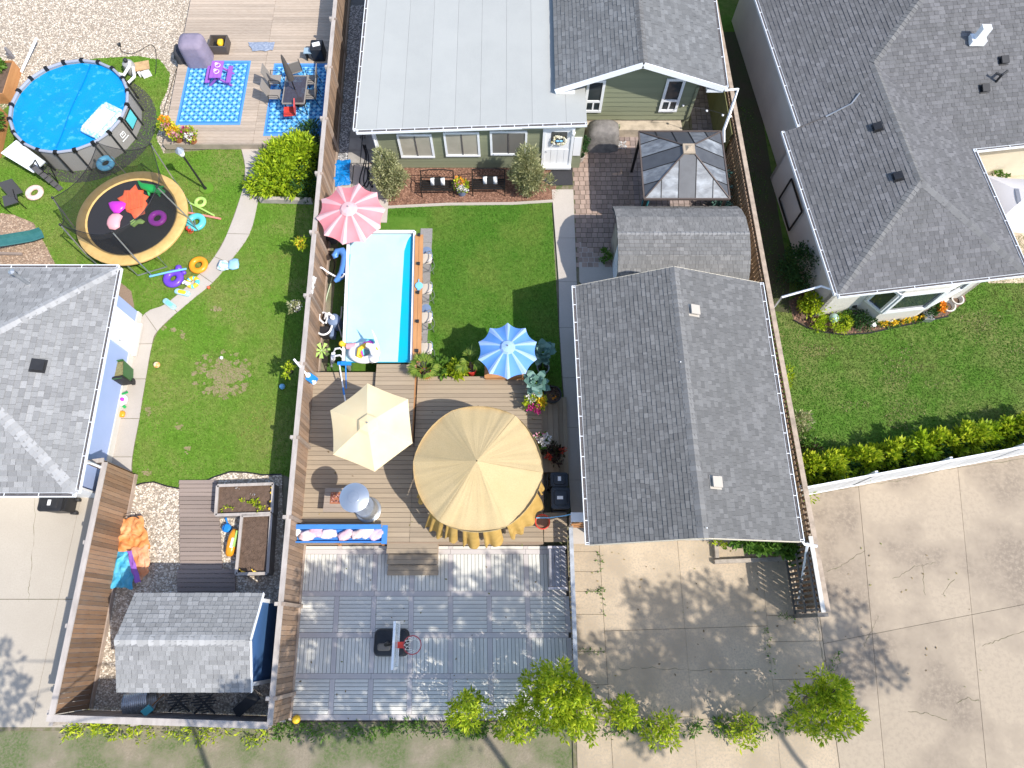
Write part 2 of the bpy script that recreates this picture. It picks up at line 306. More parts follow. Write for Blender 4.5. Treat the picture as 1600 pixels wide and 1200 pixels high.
# ================================================================ SETTING
def poly(px,z=0.): return [tuple(W(x,y,z)) for x,y in px]
def fx(y): return -7.0+(21.53-y)*.0219        # line of the long fence on the left of the lot
def rx(y): return 8.19+(17.41-y)*.0346        # line of the lot's right fence
def sheet(name,pl,z,m,t=.03):
    return tag(MB().prism(pl,z-t,z).build(name,m,None),None,None,kind='structure')
def inpoly(P_,pl):
    x,y=P_[:,0],P_[:,1]; r=np.zeros(len(P_),bool); n=len(pl)
    for i in range(n):
        x0,y0=pl[i][:2]; x1,y1=pl[i-1][:2]
        if y0==y1: continue
        r^=((y0>y)!=(y1>y))&(x<(x1-x0)*(y-y0)/(y1-y0)+x0)
    return r
def sample(pl,dens,excl=()):
    a=np.array([p[:2] for p in pl]); lo,hi=a.min(0),a.max(0); n=int(dens*np.prod(hi-lo))
    p=rng.random((n,2))*(hi-lo)+lo; k=inpoly(p,pl)
    for e in excl: k&=~inpoly(p,e)
    return p[k]
def grass(name,pl,dens,m,excl=(),h=.05,z=0.):
    p=sample(pl,dens,excl); n=len(p); a=rng.random(n)*2*pi; l=rng.random(n)*.6+.5
    c=np.c_[p,np.full(n,z-.004)]; d=np.c_[np.cos(a),np.sin(a),np.zeros(n)]; e=np.c_[-np.sin(a),np.cos(a),np.zeros(n)]
    wd=(.008+.012*rng.random(n))[:,None]; lean=(rng.random(n)*1.2)[:,None]
    tip=c+np.c_[np.zeros((n,2)),h*l]+d*lean*h
    o=rawmesh(name,np.stack([c-e*wd,c+e*wd,tip],1),3,m); return tag(o,None,None,kind='stuff')
def pebbles(name,pl,dens,m,z=0.,s=.03,excl=(),flat=.6):
    p=sample(pl,dens,excl); n=len(p); k=6; a=rng.random(n)*6.3
    ring=[]; sz=s*(.5+rng.random(n)*.9)
    for j in range(k):
        t=a+2*pi*j/k; r=sz*(.75+.5*rng.random(n)); ring.append(np.c_[p[:,0]+r*np.cos(t),p[:,1]+r*np.sin(t)*.8,np.full(n,z)])
    tx=(rng.random((n,2))-.5)*sz[:,None]; top=np.c_[p+tx,z+sz*flat]
    v=np.stack(ring+[top],1).reshape(-1,3)
    f=[]
    idx=np.arange(n)*7; F_=np.concatenate([np.stack([idx+j,idx+(j+1)%k,idx+6],1) for j in range(k)])
    me=bpy.data.meshes.new(name); me.vertices.add(len(v)); me.vertices.foreach_set('co',v.astype(np.float32).ravel())
    me.loops.add(F_.size); me.loops.foreach_set('vertex_index',F_.astype(np.int32).ravel()); me.polygons.add(len(F_)); me.polygons.foreach_set('loop_start',np.arange(0,F_.size,3,dtype=np.int32))
    me.materials.append(m); me.update(calc_edges=True); o=bpy.data.objects.new(name,me); COL.objects.link(o); o['kind']='stuff'; return o
def slabs(root,name,quads,m,z0,z1,gap=.012):
    for q in quads:
        q=[Vector((p[0],p[1],0)) for p in q]; c=sum(q,Vector())/len(q)
        k=[]
        for p in q:
            d=(p-c); k.append(tuple(p-d.normalized()*gap))
        MB().prism(k,z0,z1+random.uniform(-.002,.002)).build(name,m,root)

sheet('ground',[(-150,-150),(150,-150),(150,150),(-150,150)],-.06,m_alley,.5)
curve=[(440,741),(410,742),(385,738),(360,737),(335,745),(310,757),(285,764),(262,760),(240,753),(222,755),(207,760)]
gravNW=poly([(-200,-40),(330,-40),(290,60),(276,110),(262,190),(256,240),(244,215),(252,190),(250,165),(262,140),(266,115),(250,93),(215,87),(150,91),(95,100),(35,150),(-60,215),(-200,260)])
lawnL=[tuple(p) for p in poly([(-80,190),(35,150),(95,100),(150,91),(215,87),(250,93),(266,115),(262,140),(250,165),(252,190),(244,215),(256,240),(420,225)])]+[(fx(17),17,0),(fx(4.6),4.6,0)]+poly(curve+[(150,720),(150,420),(-80,420)])
sheet('lawn',lawnL,-.012,m_lawnL)
sheet('gravel_ground',gravNW,-.008,m_gravbed)
pathL=[((375,226),(418,224)),((383,262),(412,262)),((378,300),(404,312)),((355,365),(390,366)),((335,401),(358,411)),((312,428),(332,442)),((262,473),(277,488)),((226,490),(246,518)),((200,538),(238,537)),((190,592),(228,592)),((176,654),(218,654)),((163,714),(207,714)),((155,750),(206,752))]
pl=[a for a,b in pathL]+[b for a,b in pathL][::-1]
PATHPOLY=poly(pl)
path=thing('path',None,None,kind='structure',loc=W(240,540))
MB().prism(PATHPOLY,-.03,-.004).build('path_bed',m_crack,path)
def crv(pts,k=4):
    P_=[Vector((*p,0)) for p in pts]; o=[]
    for i in range(len(P_)-1):
        p0,p1,p2,p3=P_[max(0,i-1)],P_[i],P_[i+1],P_[min(len(P_)-1,i+2)]
        for t in [j/k for j in range(k)]: o.append(.5*((2*p1)+(p2-p0)*t+(2*p0-5*p1+4*p2-p3)*t*t+(3*p1-p0-3*p2+p3)*t**3))
    return o+[P_[-1]]
lc,rc=crv([a for a,b in pathL]),crv([b for a,b in pathL])
for i in range(len(pathL)-1):
    q=[W(p.x,p.y) for p in lc[i*4:i*4+5]]+[W(p.x,p.y) for p in rc[i*4:i*4+5]][::-1]; c=sum(q,Vector())/len(q)
    MB().prism([tuple(p-(p-c).normalized()*.012) for p in q],-.02,.012+random.uniform(-.002,.002)).build('slab',m_path,path)
mul1=poly([(-100,325),(20,335),(52,348),(72,385),(90,420),(90,470),(-100,470)]); mul2=poly([(170,445),(190,442),(205,455),(210,480),(206,495),(170,500)])
sheet('wood_chip_ground',mul1,-.006,m_mulch); sheet('wood_chip_strip',mul2,-.005,m_mulch)
MULG=mat('chip_ground',(.33,.235,.165),1,n=(25,.35,.7),col2=(.26,.18,.12),bump=(40,1,.03))
for o in list(COL.objects):
    if o.name.startswith('wood_chip_'): o.data.materials[0]=MULG
pebbles('wood_chips',mul1+[],500,m_chipb,-.006,.03); 
grass('grass',lawnL,900,m_gL,[PATHPOLY,mul1,mul2],z=-.012)
pebbles('gravel_north',gravNW,420,m_peb,-.008,.026)
gravS=poly(curve)+[(-12.33,4.4,0),(-12.33,-2.1,0),(fx(-2.2),-2.2,0)]
sheet('gravel_yard',gravS,-.006,m_gravbed); pebbles('gravel_south',gravS,560,m_peb,-.006,.028)
edge=MB(); edge.tube([W(x,y,0)+Vector((0,0,.0)) for x,y in curve],.025,6); tag(edge.build('lawn_edging',m_black),None,None,kind='structure')
# left driveway
m_bareL=mat('bare_soil',(.26,.2,.115),1,n=(4,.45,.65),col2=(.18,.19,.055),n2=(16,.4,.7),col3=(.31,.245,.15)); m_dry=mat('dry_grass_blade',(.36,.32,.15),.8,isl=.3,trans=.3)
drv=thing('driveway_left',None,None,kind='structure',loc=(-15,1,0))
MB().prism([(-40,4.6),(-12.4,4.6),(-12.4,-2.6),(-40,-2.6)],-.05,-.012).build('driveway_bed',m_crack,drv)
xm=[(-40,-13.95),(-13.94,-12.45)]
for (x0,x1) in xm:
    for (y0,y1) in ((1.05,4.55),(-2.5,1.03)): MB().prism([(x0+.3*(x0>-39)*0,y0),(x1,y0),(x1,y1),(x0,y1)],-.03,random.uniform(.001,.006)).build('slab',m_concL,drv)
# lawn of the middle yard, beds, walk
lawnC=[(-6.2,16.3,0),(2.0,16.3,0)]+poly([(862,318),(868,430),(878,600),(882,650)])+[(1.7,5,0),(-3.5,5,0),(-6.2,5,0)]
sheet('lawn_middle',lawnC,-.012,m_lawnC)
PW=poly([(640,357),(673,357),(673,480),(672,600),(640,600)])
bed=poly([(575,255),(870,250),(868,312),(800,316),(700,317),(620,321),(560,325),(560,300)])
sheet('mulch_bed',bed,-.004,m_mulch); pebbles('bark_chips',bed,900,m_chip,-.004,.028)
cb=MB()
cb.tube([W(x,y,.0) for x,y in [(560,326),(620,323),(700,319),(800,318),(864,314)]],.06,6); tag(cb.build('bed_kerb',m_path),None,None,kind='structure')
sheet('turf_strip',[(-6.45,14.6,0),(-5.5,14.6,0),(-5.5,8,0),(-6.4,8,0)],-.004,m_turf)
grass('grass_middle',lawnC,1300,m_gC,[PW,bed,[(-6.6,14.8),(-3.2,14.8),(-3.2,8),(-6.6,8)]],h=.045,z=-.012)
grass('turf_pile',[(-6.45,14.6,0),(-5.5,14.6,0),(-5.5,8,0),(-6.4,8,0)],900,m_gC,(),h=.03,z=-.004)
pwk=thing('pool_walk',None,None,kind='structure',loc=W(665,450))
for i in range(9):
    y0,y1=14.3-i*.62,14.3-(i+1)*.62
    MB().prism([(-3.42,y0),(-2.98,y0),(-2.97,y1+.012),(-3.42,y1+.012)],-.03,.01+random.uniform(0,.004)).build('slab',mat('walk_slab' ,(.27,.255,.25),.9,obj=.06,n=(20,.4,.7),col2=(.22,.21,.2)) if i==0 else bpy.data.materials['walk_slab'],pwk)
wl=[(862,296),(868,372),(873,440),(874,512),(879,590),(884,668),(889,750),(895,850)]
walk=thing('walkway',None,None,kind='structure',loc=W(880,500))
MB().prism([tuple(W(*p)+Vector((.02,0,0)))[:2] for p in wl]+[(2.35,2.4),(2.6,10.4),(4.2,10.4),(4.2,12.64),(2.4,12.64),(2.35,17.2)],-.04,-.008).build('walkway_bed',m_crack,walk)
q=[]
for (a,b) in zip(wl,wl[1:]):
    A,B=W(*a),W(*b); xr=2.62 if A.y<10.6 else 2.35
    q.append([A,Vector((xr,A.y,0)),Vector((xr,B.y,0)),B])
q.append([W(904,376),Vector((3.75,12.6,0)),Vector((3.75,10.4,0)),W(905,440)]); q.append([Vector((2.37,10.6,0)),Vector((3.7,10.6,0)),Vector((3.7,9.9,0)),Vector((2.64,9.9,0))])
slabs(walk,'slab',q,m_path,-.02,.01,.006)
# paver patio
pat=thing('patio',None,None,kind='structure',loc=W(950,300))
pp=[(2.33,17.9),(2.33,12.64),(8.0,12.64),(7.95,19.0),(7.9,24.6),(7.1,24.6),(7.1,18.7),(2.6,18.7)]
MB().prism(pp,-.05,-.012).build('sand_bed',m_crack,pat)
allp=[]; u=.21
for i in range(40):
    for j in range(62):
        cx,cy=2.45+i*u,12.75+j*u
        k=(i*7+j*3)%5
        if not inpoly(np.array([[cx,cy]]),pp)[0]: continue
        allp.append((cx,cy,u*.95*(1 if (i+j)%3 else 1.),u*.95))
vis=[p for p in allp if p[0]<4.75 and p[1]>12.6 and p[1]<18.4][:300]; vs_=set(vis)
pm=MB().box((0,0,0),(u*.94,u*.94,.06),top=.96).build('paver',m_pav,pat,origin=(0,0,0)); base_me=pm.data; COL.objects.unlink(pm); bpy.data.objects.remove(pm)
for n_,(cx,cy,a,b) in enumerate(vis):
    off=(u/2 if int(round((cy-12.75)/u))%2 else 0)
    o=bpy.data.objects.new('paver',base_me); COL.objects.link(o); o.parent=pat; o.location=Vector((cx+off*.5,cy,-.018+random.uniform(-.003,.003)))-pat.location; o.rotation_euler=(0,0,random.uniform(-.02,.02)+random.choice((0,pi/2)))
st=MB()
for p in allp:
    if p not in vs_: st.box((p[0],p[1],-.018+random.uniform(-.003,.003)),(u*.94,u*.94,.06),top=.96)
st.build('paver_field',mat('paver_field',(.3,.235,.21),.9,isl=.22,n=(6,.35,.7),col2=(.25,.2,.185)),pat,kind='stuff')
pebbles('pebble_strip',[(3.6,17.95),(4.5,17.95),(4.5,18.3),(3.6,18.3)],700,m_pebg,.02,.03)
# side passage left of the house
sheet('side_gravel',[(fx(25)+.1,26,0),(-5.4,26,0),(-5.4,17,0),(fx(17)+.1,17,0)],-.006,m_gravbedg); pebbles('grey_gravel',[(fx(25)+.1,25.5,0),(-6.4,25.5,0),(-6.45,17.2,0),(fx(17)+.1,17.2,0)],520,m_pebg,-.006,.03)
sp=thing('side_path',None,None,kind='structure',loc=(-5.6,18,0)); 
pvm=mat('side_paver',(.36,.335,.3),.9,obj=.1,n=(3,.4,.7),col2=(.29,.27,.245))
for i,y in enumerate(np.arange(17.25,23.4,.62)):
    for (a,b) in ((-6.42,-5.92),(-5.9,-5.4),(-5.38,-4.95)): MB().box(((a+b)/2,y+.3,.008),(b-a-.02,.6,.06)).build('paver',pvm,sp)
for (a,b) in ((fx(16)+.1,-6.16),(-6.14,-5.42),(-5.4,-4.7)):
    for (c,d) in ((14.55,15.6),(15.62,17.2)): MB().box(((a+b)/2,(c+d)/2,.0),(b-a-.012,d-c-.012,.05)).build('slab',m_path,sp)
# right neighbour's lawn, main driveway, right driveway
_a,_b=W(1254,763,1.75),W(1600,698,1.75)
lawnR=[(rx(27),27,0),(60,27,0),tuple(_a+(_b-_a)*7)[:2]+(0,),tuple(_a)[:2]+(0,)]
sheet('lawn_right',lawnR,-.012,m_lawnR)
bedR=poly([(1232,470),(1240,500),(1262,512),(1290,518),(1320,522),(1360,519),(1400,510),(1450,500),(1480,493),(1510,470),(1500,430),(1300,430)])
sheet('flower_bed_ground',bedR,-.006,m_dirt); pebbles('bed_mulch',bedR,250,m_chip,-.006,.03)
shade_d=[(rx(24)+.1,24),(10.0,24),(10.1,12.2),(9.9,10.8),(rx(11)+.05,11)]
sheet('shaded_side_ground',shade_d,-.008,mat('shaded_soil',(.07,.06,.03),1,n=(1.2,.4,.6),col2=(.05,.075,.02),n2=(20,.4,.7),col3=(.09,.07,.05),bump=(30,1,.03)))  # dark soil and grass sheet, the house's shade painted into its colour
grass('grass_right',[(8.3,14,0),(22,14,0),tuple(_a+(_b-_a)*1.9)[:2]+(0,),tuple(_a)[:2]+(0,)],900,m_gR,[bedR,shade_d],h=.055,z=-.012)
grass('grass_side',[(8.3,20,0),(9.7,20,0),(9.9,11,0),(8.5,11,0)],160,m_gR,[],h=.06,z=-.008)
drm=thing('driveway',None,None,kind='structure',loc=(5,0,0))
MB().prism([(1.75,3),(9.4,3),(9.9,-5),(1.75,-5)],-.06,-.016).build('driveway_bed',m_crack,drm)
def L(p,q,y): t=(y-p[1])/(q[1]-p[1]); return lerp(p[0],q[0],t)
VL=[((893,850),(900,1120)),((936.5,855),(951.5,1098)),((1058.6,847.5),(1080.5,1104)),((1187,849),(1212,1119)),((1276,930),(1301,1119))]
rows=[[780,862,893,924,960,1018,1070,1124,1215],[780,986,1124,1215],[780,982,1124,1215],[780,962,1003,1062,1120,1215]]
tilt=[0,-.032,-.032,-.02]
for c in range(4):
    for y0,y1 in zip(rows[c],rows[c][1:]):
        def pt(k,y): x=L(*VL[k],y); return W(x,y+tilt[c]*(x-L(*VL[c],y))*(0 if y<800 else 1))
        MB().prism([tuple(pt(c,y0+.35)+Vector((.006,0,0))),tuple(pt(c+1,y0+.35)-Vector((.006,0,0))),tuple(pt(c+1,y1-.35)-Vector((.006,0,0))),tuple(pt(c,y1-.35)+Vector((.006,0,0)))],-.04,random.uniform(-.002,.004)).build('slab',m_conc,drm)
drr=thing('driveway_right',None,None,kind='structure',loc=(13,1,0))
MB().prism([(9.2,4.4),(9.35,1),(9.9,-5),(40,-5),(40,10),(16.9,5.8)],-.06,-.017).build('driveway_bed',m_crack,drr)
CL=[((1256,775),(1303,1130)),((1342,765),(1374,1110)),((1497,735),(1533,1110)),((1668,705),(1712,1110)),((1900,660),(1960,1110))]
def rowy(k,x): return [(770-(x-1262)*.187),(1003-(x-1300)*.195),1240-(x-1300)*.03][k]
for c in range(4):
    for r in range(2):
        pts=[]
        for (k,ci,s) in ((r,c,1),(r,c+1,-1),(r+1,c+1,-1),(r+1,c,1)):
            y=900
            for _ in range(6): x=L(*CL[ci],y); y=rowy(k,x)
            pts.append(tuple(W(x,y+(.35 if k==r else -.35))+Vector((.006*s,0,0))))
        MB().prism(pts,-.04,random.uniform(-.003,.003)).build('slab',m_concR,drr)
# cracks with weeds in the concrete
ck=MB()
def crack(px,r=.0085):
    pts=[]
    for (a,b) in zip(px,px[1:]):
        for t in np.linspace(0,1,9)[:-1]: pts.append(W(lerp(a[0],b[0],t)+random.uniform(-1.7,1.7),lerp(a[1],b[1],t)+random.uniform(-1.7,1.7),.0))
    pts.append(W(*px[-1],0)); ck.tube(pts,[r*random.uniform(.5,1.3) for _ in pts],5,flat=.8)
for c in ([(55,775),(52,850),(47,905),(44,943)],[(968,1046),(1010,1043),(1080,1047),(1200,1045)],[(1166,1116),(1185,1098),(1205,1085)],[(1210,1082),(1235,1079),(1252,1077)],[(905,1055),(935,1072)],[(1292,895),(1320,880),(1352,860)],[(1395,905),(1430,885),(1462,880)],[(1440,880),(1446,930)],[(1470,930),(1492,905)],[(1350,1010),(1362,985),(1372,962)],[(1600,985),(1560,1000),(1535,1010)],[(1420,1112),(1450,1115),(1480,1125)],[(1495,1098),(1512,1090),(1530,1096)],[(1298,1060),(1312,1035),(1310,1022)],[(1262,775),(1330,762),(1400,752),(1470,735),(1600,716)],[(1275,960),(1283,1010),(1290,1050),(1300,1090)]): crack(c)
ck.build('concrete_cracks',m_crack,drm,kind='stuff')
weed=[]

def bare(px,i):
    p=[]
    c=(sum(a for a,b in px)/len(px),sum(b for a,b in px)/len(px))
    for (a,b),(d,e) in zip(px,px[1:]+px[:1]):
        for t in (0,.25,.5,.75): x,y=lerp(a,d,t),lerp(b,e,t); k=random.uniform(.8,1.18); p.append(tuple(W(c[0]+(x-c[0])*k,c[1]+(y-c[1])*k)))
    return p
for i,(cx,cy,rx_,ry_) in enumerate(((348,585,48,38),(336,482,11,4),(286,525,6,11),(270,516,5,4),(279,668,7,9),(230,641,6,8),(293,703,4,6),(228,735,14,7),(255,512,8,3),(300,440,6,3))):
    mb=MB(); n=120 if i==0 else 9
    for k in range(n):
        a=random.random()*6.28; d=random.random()**.6; x,y=cx+rx_*d*cos(a),cy+ry_*d*sin(a); c=W(x,y); r=random.uniform(.05,.2)*(1.3-d*.7)*(1 if i==0 else .55)
        mb.prism([(c.x+r*random.uniform(.5,1.2)*cos(t),c.y+r*random.uniform(.4,1.)*sin(t)) for t in np.linspace(0,5.7,9)],-.03,-.006+.00005*k)
    tag(mb.build('bare_patch',m_bareL),None,None,kind='structure')
ringp=[(-16.85+2.66*cos(t),18.98+2.62*sin(t),0) for t in np.linspace(0,6.18,40)]
sheet('pool_ground_cloth',ringp,-.003,mat('dark_ground',(.045,.045,.045),.95,n=(20,.4,.7),col2=(.09,.085,.075)))
moss=[tuple(W(x,y)) for x,y in ((1216,1117),(1240,1105),(1262,1085),(1272,1062),(1282,1058),(1296,1072),(1300,1090),(1292,1112),(1270,1112),(1245,1120),(1222,1124))]
sheet('moss_patch',moss,.012,mat('moss',(.14,.13,.06),1,n=(5,.4,.6),col2=(.26,.21,.15),n2=(16,.4,.7),col3=(.1,.13,.03),bump=(30,.8,.02)),.01)
grass('patch_grass',poly([(300,552),(345,540),(392,560),(402,600),(350,628),(310,612)]),500,m_gL,(),h=.045,z=-.006)
for i in range(16):
    x,y=random.uniform(10.5,19),random.uniform(6.6,10.5); r=random.uniform(.3,.9); q=[(x+r*random.uniform(.5,1.1)*cos(a),y+.6*r*random.uniform(.5,1.1)*sin(a),0) for a in np.linspace(0,6.0,14)]
    grass('dry_grass',q,330,m_dry,[bedR],h=.06,z=-.012)
# ================================================================ ROOFS, WALLS, OPENINGS
def clip(poly2,a,b,c):   # keep a*x+b*y<=c
    out=[]
    for i in range(len(poly2)):
        p,q=poly2[i-1],poly2[i]; dp=a*p[0]+b*p[1]-c; dq=a*q[0]+b*q[1]-c
        if (dp<0)!=(dq<0):
            t=dp/(dp-dq); out.append((p[0]+(q[0]-p[0])*t,p[1]+(q[1]-p[1])*t))
        if dq<=0: out.append(q)
    return out
def shingles(parent,p3,m,ex=.13,wr=(.09,.22),lift=.014,v_off=0.,name='shingle_field',under=True):
    p3=[Vector(p) for p in p3]; u=(p3[1]-p3[0]).normalized(); nn=Vector((0,0,0))
    for i in range(len(p3)): nn+=p3[i].cross(p3[(i+1)%len(p3)]-p3[0]) if False else (p3[i]-p3[0]).cross(p3[(i+1)%len(p3)]-p3[0])
    nn.normalize(); v=nn.cross(u)
    p2=[((p-p3[0]).dot(u),(p-p3[0]).dot(v)) for p in p3]
    A=sum(p2[i-1][0]*p2[i][1]-p2[i][0]*p2[i-1][1] for i in range(len(p2)))
    lo=min(p[0] for p in p2),min(p[1] for p in p2); hi=max(p[0] for p in p2),max(p[1] for p in p2)
    ed=[]
    for i in range(len(p2)):
        x0,y0=p2[i-1]; x1,y1=p2[i]; a,b=(y1-y0),-(x1-x0)
        ed.append((a,b,a*x0+b*y0))
    mb=MB(); vv=lo[1]-v_off; k=0
    while vv<hi[1]:
        x=lo[0]-random.random()*.3; up=0
        while x<hi[0]:
            wd=random.uniform(*wr); up=random.random()<.5
            c=[(x+.003,vv),(x+wd-.003,vv),(x+wd-.003,vv+ex),(x+.003,vv+ex)]
            for e in ed:
                c=clip(c,*e)
                if len(c)<3: break
            if len(c)>=3:
                L_=lift*(1.35 if up else .7)
                top=[p3[0]+u*a+v*b+nn*(.004+L_*max(0,1-(b-vv)/ex)) for a,b in c]
                n0=len(mb.v); mb.v.extend([tuple(t) for t in top]); mb.f.append(tuple(range(n0,n0+len(c)))); mb.m.append(0)
                for i in range(len(c)):
                    a,b=c[i],c[(i+1)%len(c)]
                    if abs(a[1]-vv)<1e-6 and abs(b[1]-vv)<1e-6:
                        n1=len(mb.v); mb.v.extend([tuple(p3[0]+u*a[0]+v*a[1]-nn*.002),tuple(p3[0]+u*b[0]+v*b[1]-nn*.002)]); j=(i+1)%len(c)
                        mb.f.append((n0+j,n0+i,n1,n1+1)); mb.m.append(0)
            x+=wd
        vv+=ex
    mb.build(name,m,parent,kind='stuff')
    if under: MB().slab(p3,.1).build('roof_deck',m_felt,parent)
    return u,v,nn
def caps(parent,a,b,m,n1,n2,w=.15,ex=.15,name='ridge_cap',h=.022):   # overlapping ridge or hip caps from a up to b, sides lying on planes n1,n2
    a=Vector(a); b=Vector(b); t=(b-a).normalized(); L_=(b-a).length; d1=Vector(n1).cross(t); d2=Vector(n2).cross(t)
    up=(Vector(n1)+Vector(n2)).normalized()
    if d1.dot(up)>0: d1=-d1
    if d2.dot(up)>0: d2=-d2
    if (d1-d2).length<.2: d2=-d2
    n=int(L_/ex)
    for i in range(n):
        p=a+t*(i*ex-.01); q=a+t*((i+1)*ex+.012); vs=[]
        for s,hh in ((p,h+.012),(q,h-.004)):
            vs+=[s+d1*w+up*(hh-.012),s+up*hh,s+d2*w+up*(hh-.012)]
        lo=[p+d1*w-up*.002,p+d2*w-up*.002,p]
        MB().add(vs+lo,[(0,1,4,3),(1,2,5,4),(6,8,1,0),(8,7,2,1),(3,4,1,0)[::-1]][:4]).build(name,m,parent)
def gutter(parent,a,b,out,w=.11,hang=.62,m=None,debris=True):
    a=Vector(a); b=Vector(b); o=Vector(out).normalized(); t=(b-a).normalized(); n=max(2,int((b-a).length/hang))
    g=MB(); g.beam(a+o*w,b+o*w,.022,.1); g.beam(a+o*w*.5-Z*.05,b+o*w*.5-Z*.05,w-.025,.008); g.beam(a+o*.005,b+o*.005,.008,.09)
    for e in (a,b): g.beam(e+o*.01-Z*.002,e+o*w-Z*.002,.012,.085)
    for i in range(n+1):
        p=lerp(a+t*.05,b-t*.05,i/n); g.beam(p+o*.012+Z*.03,p+o*(w-.012)+Z*.03,.022,.012)
    G=g.build('gutter',m or m_fascia,parent)
    if debris: MB().beam(a+o*w*.5+Z*.012+t*.02,b+o*w*.5+Z*.012-t*.02,w-.034,.03).build('leaf_litter',m_gut,G)
    return G
def downspout(parent,pts,r=.038,m=None): return MB().tube(pts,r,4).build('downspout',m or m_fascia,parent)
def roof_vent(parent,c,nn,u,m,s=.3):
    c=Vector(c); v=Vector(nn).cross(u); q=[c+u*a*s/2+v*b*s/2 for a,b in ((-1,-1),(1,-1),(1,1),(-1,1))]
    c=c+nn*.02; q=[p+nn*.02 for p in q]; mb=MB(); mb.slab([p+nn*.12 for p in q],.05); mb.slab([c+(p-c)*.7+nn*.07 for p in q],.1); mb.slab([c+(p-c)*1.25+nn*.008 for p in q],.02)
    return mb.build('roof_vent',m,parent)
def window_y(parent,tl,br,y,mf,mg,mull='v',fw=.09,sill=True,name='window',blind=None,proud=.05):   # on a wall facing south at plane y
    (x0,z1),(x1,z0)=tl,br; f=MB(); yf=y-proud/2
    f.box(((x0+x1)/2,yf,z1-fw/2),(x1-x0,proud,fw)); f.box(((x0+x1)/2,yf,z0+fw/2),(x1-x0,proud+.02,fw))
    f.box((x0+fw/2,yf,(z0+z1)/2),(fw,proud,z1-z0-2*fw)); f.box((x1-fw/2,yf,(z0+z1)/2),(fw,proud,z1-z0-2*fw))
    F=f.build(name,mf,parent)
    if blind: MB().box(((x0+x1)/2,y-.006,(z0+z1)/2),(x1-x0-2*fw,.004,z1-z0-2*fw)).build('blind',blind,F)
    xs=[x0+fw,(x0+x1)/2,x1-fw]
    if mull=='v':
        for a,b,d in ((xs[0],xs[1],0),(xs[1],xs[2],.008)): MB().box(((a+b)/2,y-.016-d,(z0+z1)/2),(b-a-.02,.006,z1-z0-2*fw-.01)).build('pane',mg,F)
        MB().box((xs[1],y-.024,(z0+z1)/2),(.045,.03,z1-z0-2*fw)).build('mullion',m_gut if blind else mf,F)
    else:   # tall pane over two small ones
        zm=z0+(z1-z0)*.34
        MB().box(((x0+x1)/2,y-.016,(zm+z1)/2),(x1-x0-2*fw,.006,z1-zm-fw-.04)).build('pane',mg,F)
        for a,b in ((xs[0],xs[1]),(xs[1],xs[2])): MB().box(((a+b)/2,y-.016,(z0+zm)/2),(b-a-.04,.006,zm-z0-fw-.04)).build('pane',mg,F)
        MB().box(((x0+x1)/2,y-.024,zm),(x1-x0-2*fw,.04,.1)).box((xs[1],y-.022,(z0+zm)/2),(.06,.036,zm-z0-fw-.05)).build('mullion',mf,F)
    return F
def xz(px,py,y): p=onY(px,py,y); return (p.x,p.z)
# ---------------------------------------------------------------- the garage
gar=thing('garage','large detached garage with dark grey shingled gable roof beside the concrete driveway','garage',(4.95,6.4,0))
e=[W(921,851,2.6),W(1250,846,2.6),W(1187,442,2.6),W(899,447,2.6)]; zr=3.72
rS=Vector(((e[0].x+e[1].x)/2-.05,(e[0].y+e[1].y)/2,zr)); rN=Vector(((e[2].x+e[3].x)/2-.05,(e[2].y+e[3].y)/2,zr))
_,vW,nW=shingles(gar,[e[3],e[0],rS,rN],m_shg); _,vE,nE=shingles(gar,[e[1],e[2],rN,rS],m_shg)
caps(gar,rS,rN,m_capg,nW,nE,.16,.15)
wx0,wx1,wy0,wy1=e[0].x+.42,e[1].x-.42,e[0].y+.5,e[3].y-.25
m_sid=mat('cream_siding',(.55,.5,.4),.8,n=(2,.4,.7),col2=(.5,.45,.36))
wl_=MB(); wl_.box(((wx0+wx1)/2,(wy0+wy1)/2,1.28),(wx1-wx0,wy1-wy0,2.56)); wl_.build('wall',m_sid,gar)
for yy in (wy0,wy1): MB().slab([Vector((wx0,yy,2.56)),Vector((wx1,yy,2.56)),Vector((rS.x,yy,zr-.12))] if yy==wy0 else [Vector((wx1,yy,2.56)),Vector((wx0,yy,2.56)),Vector((rS.x,yy,zr-.12))],.1).build('gable',m_sid,gar)
for i in range(4): MB().box(((wx0+wx1)/2,wy0-.03,.3+i*.54),(4.6,.04,.525)).build('door_panel',m_white,gar)
for a,b,c in ((e[3],e[0],(-1,0,0)),(e[1],e[2],(1,0,0))): gutter(gar,a-Z*.02,b-Z*.02,c)
for a,b in ((e[0],rS),(rS,e[1]),(e[3],rN),(rN,e[2])):
    s=-1 if a.y<5 else 1; MB().beam(a+Vector((0,s*.012,-.06)),b+Vector((0,s*.012,-.06)),.02,.12).build('fascia',m_sid,gar)
for px,py in ((1083,486),(1117,754)):
    c=onP(px,py,e[1],nE); roof_vent(gar,c,nE,Vector((0,1,0)),mat('vent_tan',(.42,.38,.33),.6) if py<500 else bpy.data.materials['vent_tan'],.3)
for p in ((1063,566),(1104,825)): MB().ball(onP(p[0],p[1],e[0],nW)+Z*.03,.02).build('nail_head',m_vwhite,gar)
downspout(gar,[e[1]+Vector((.06,.1,-.08)),e[1]+Vector((.2,-.05,-.2)),Vector((rx(2)-.12,e[1].y-.1,2.35))],.04)
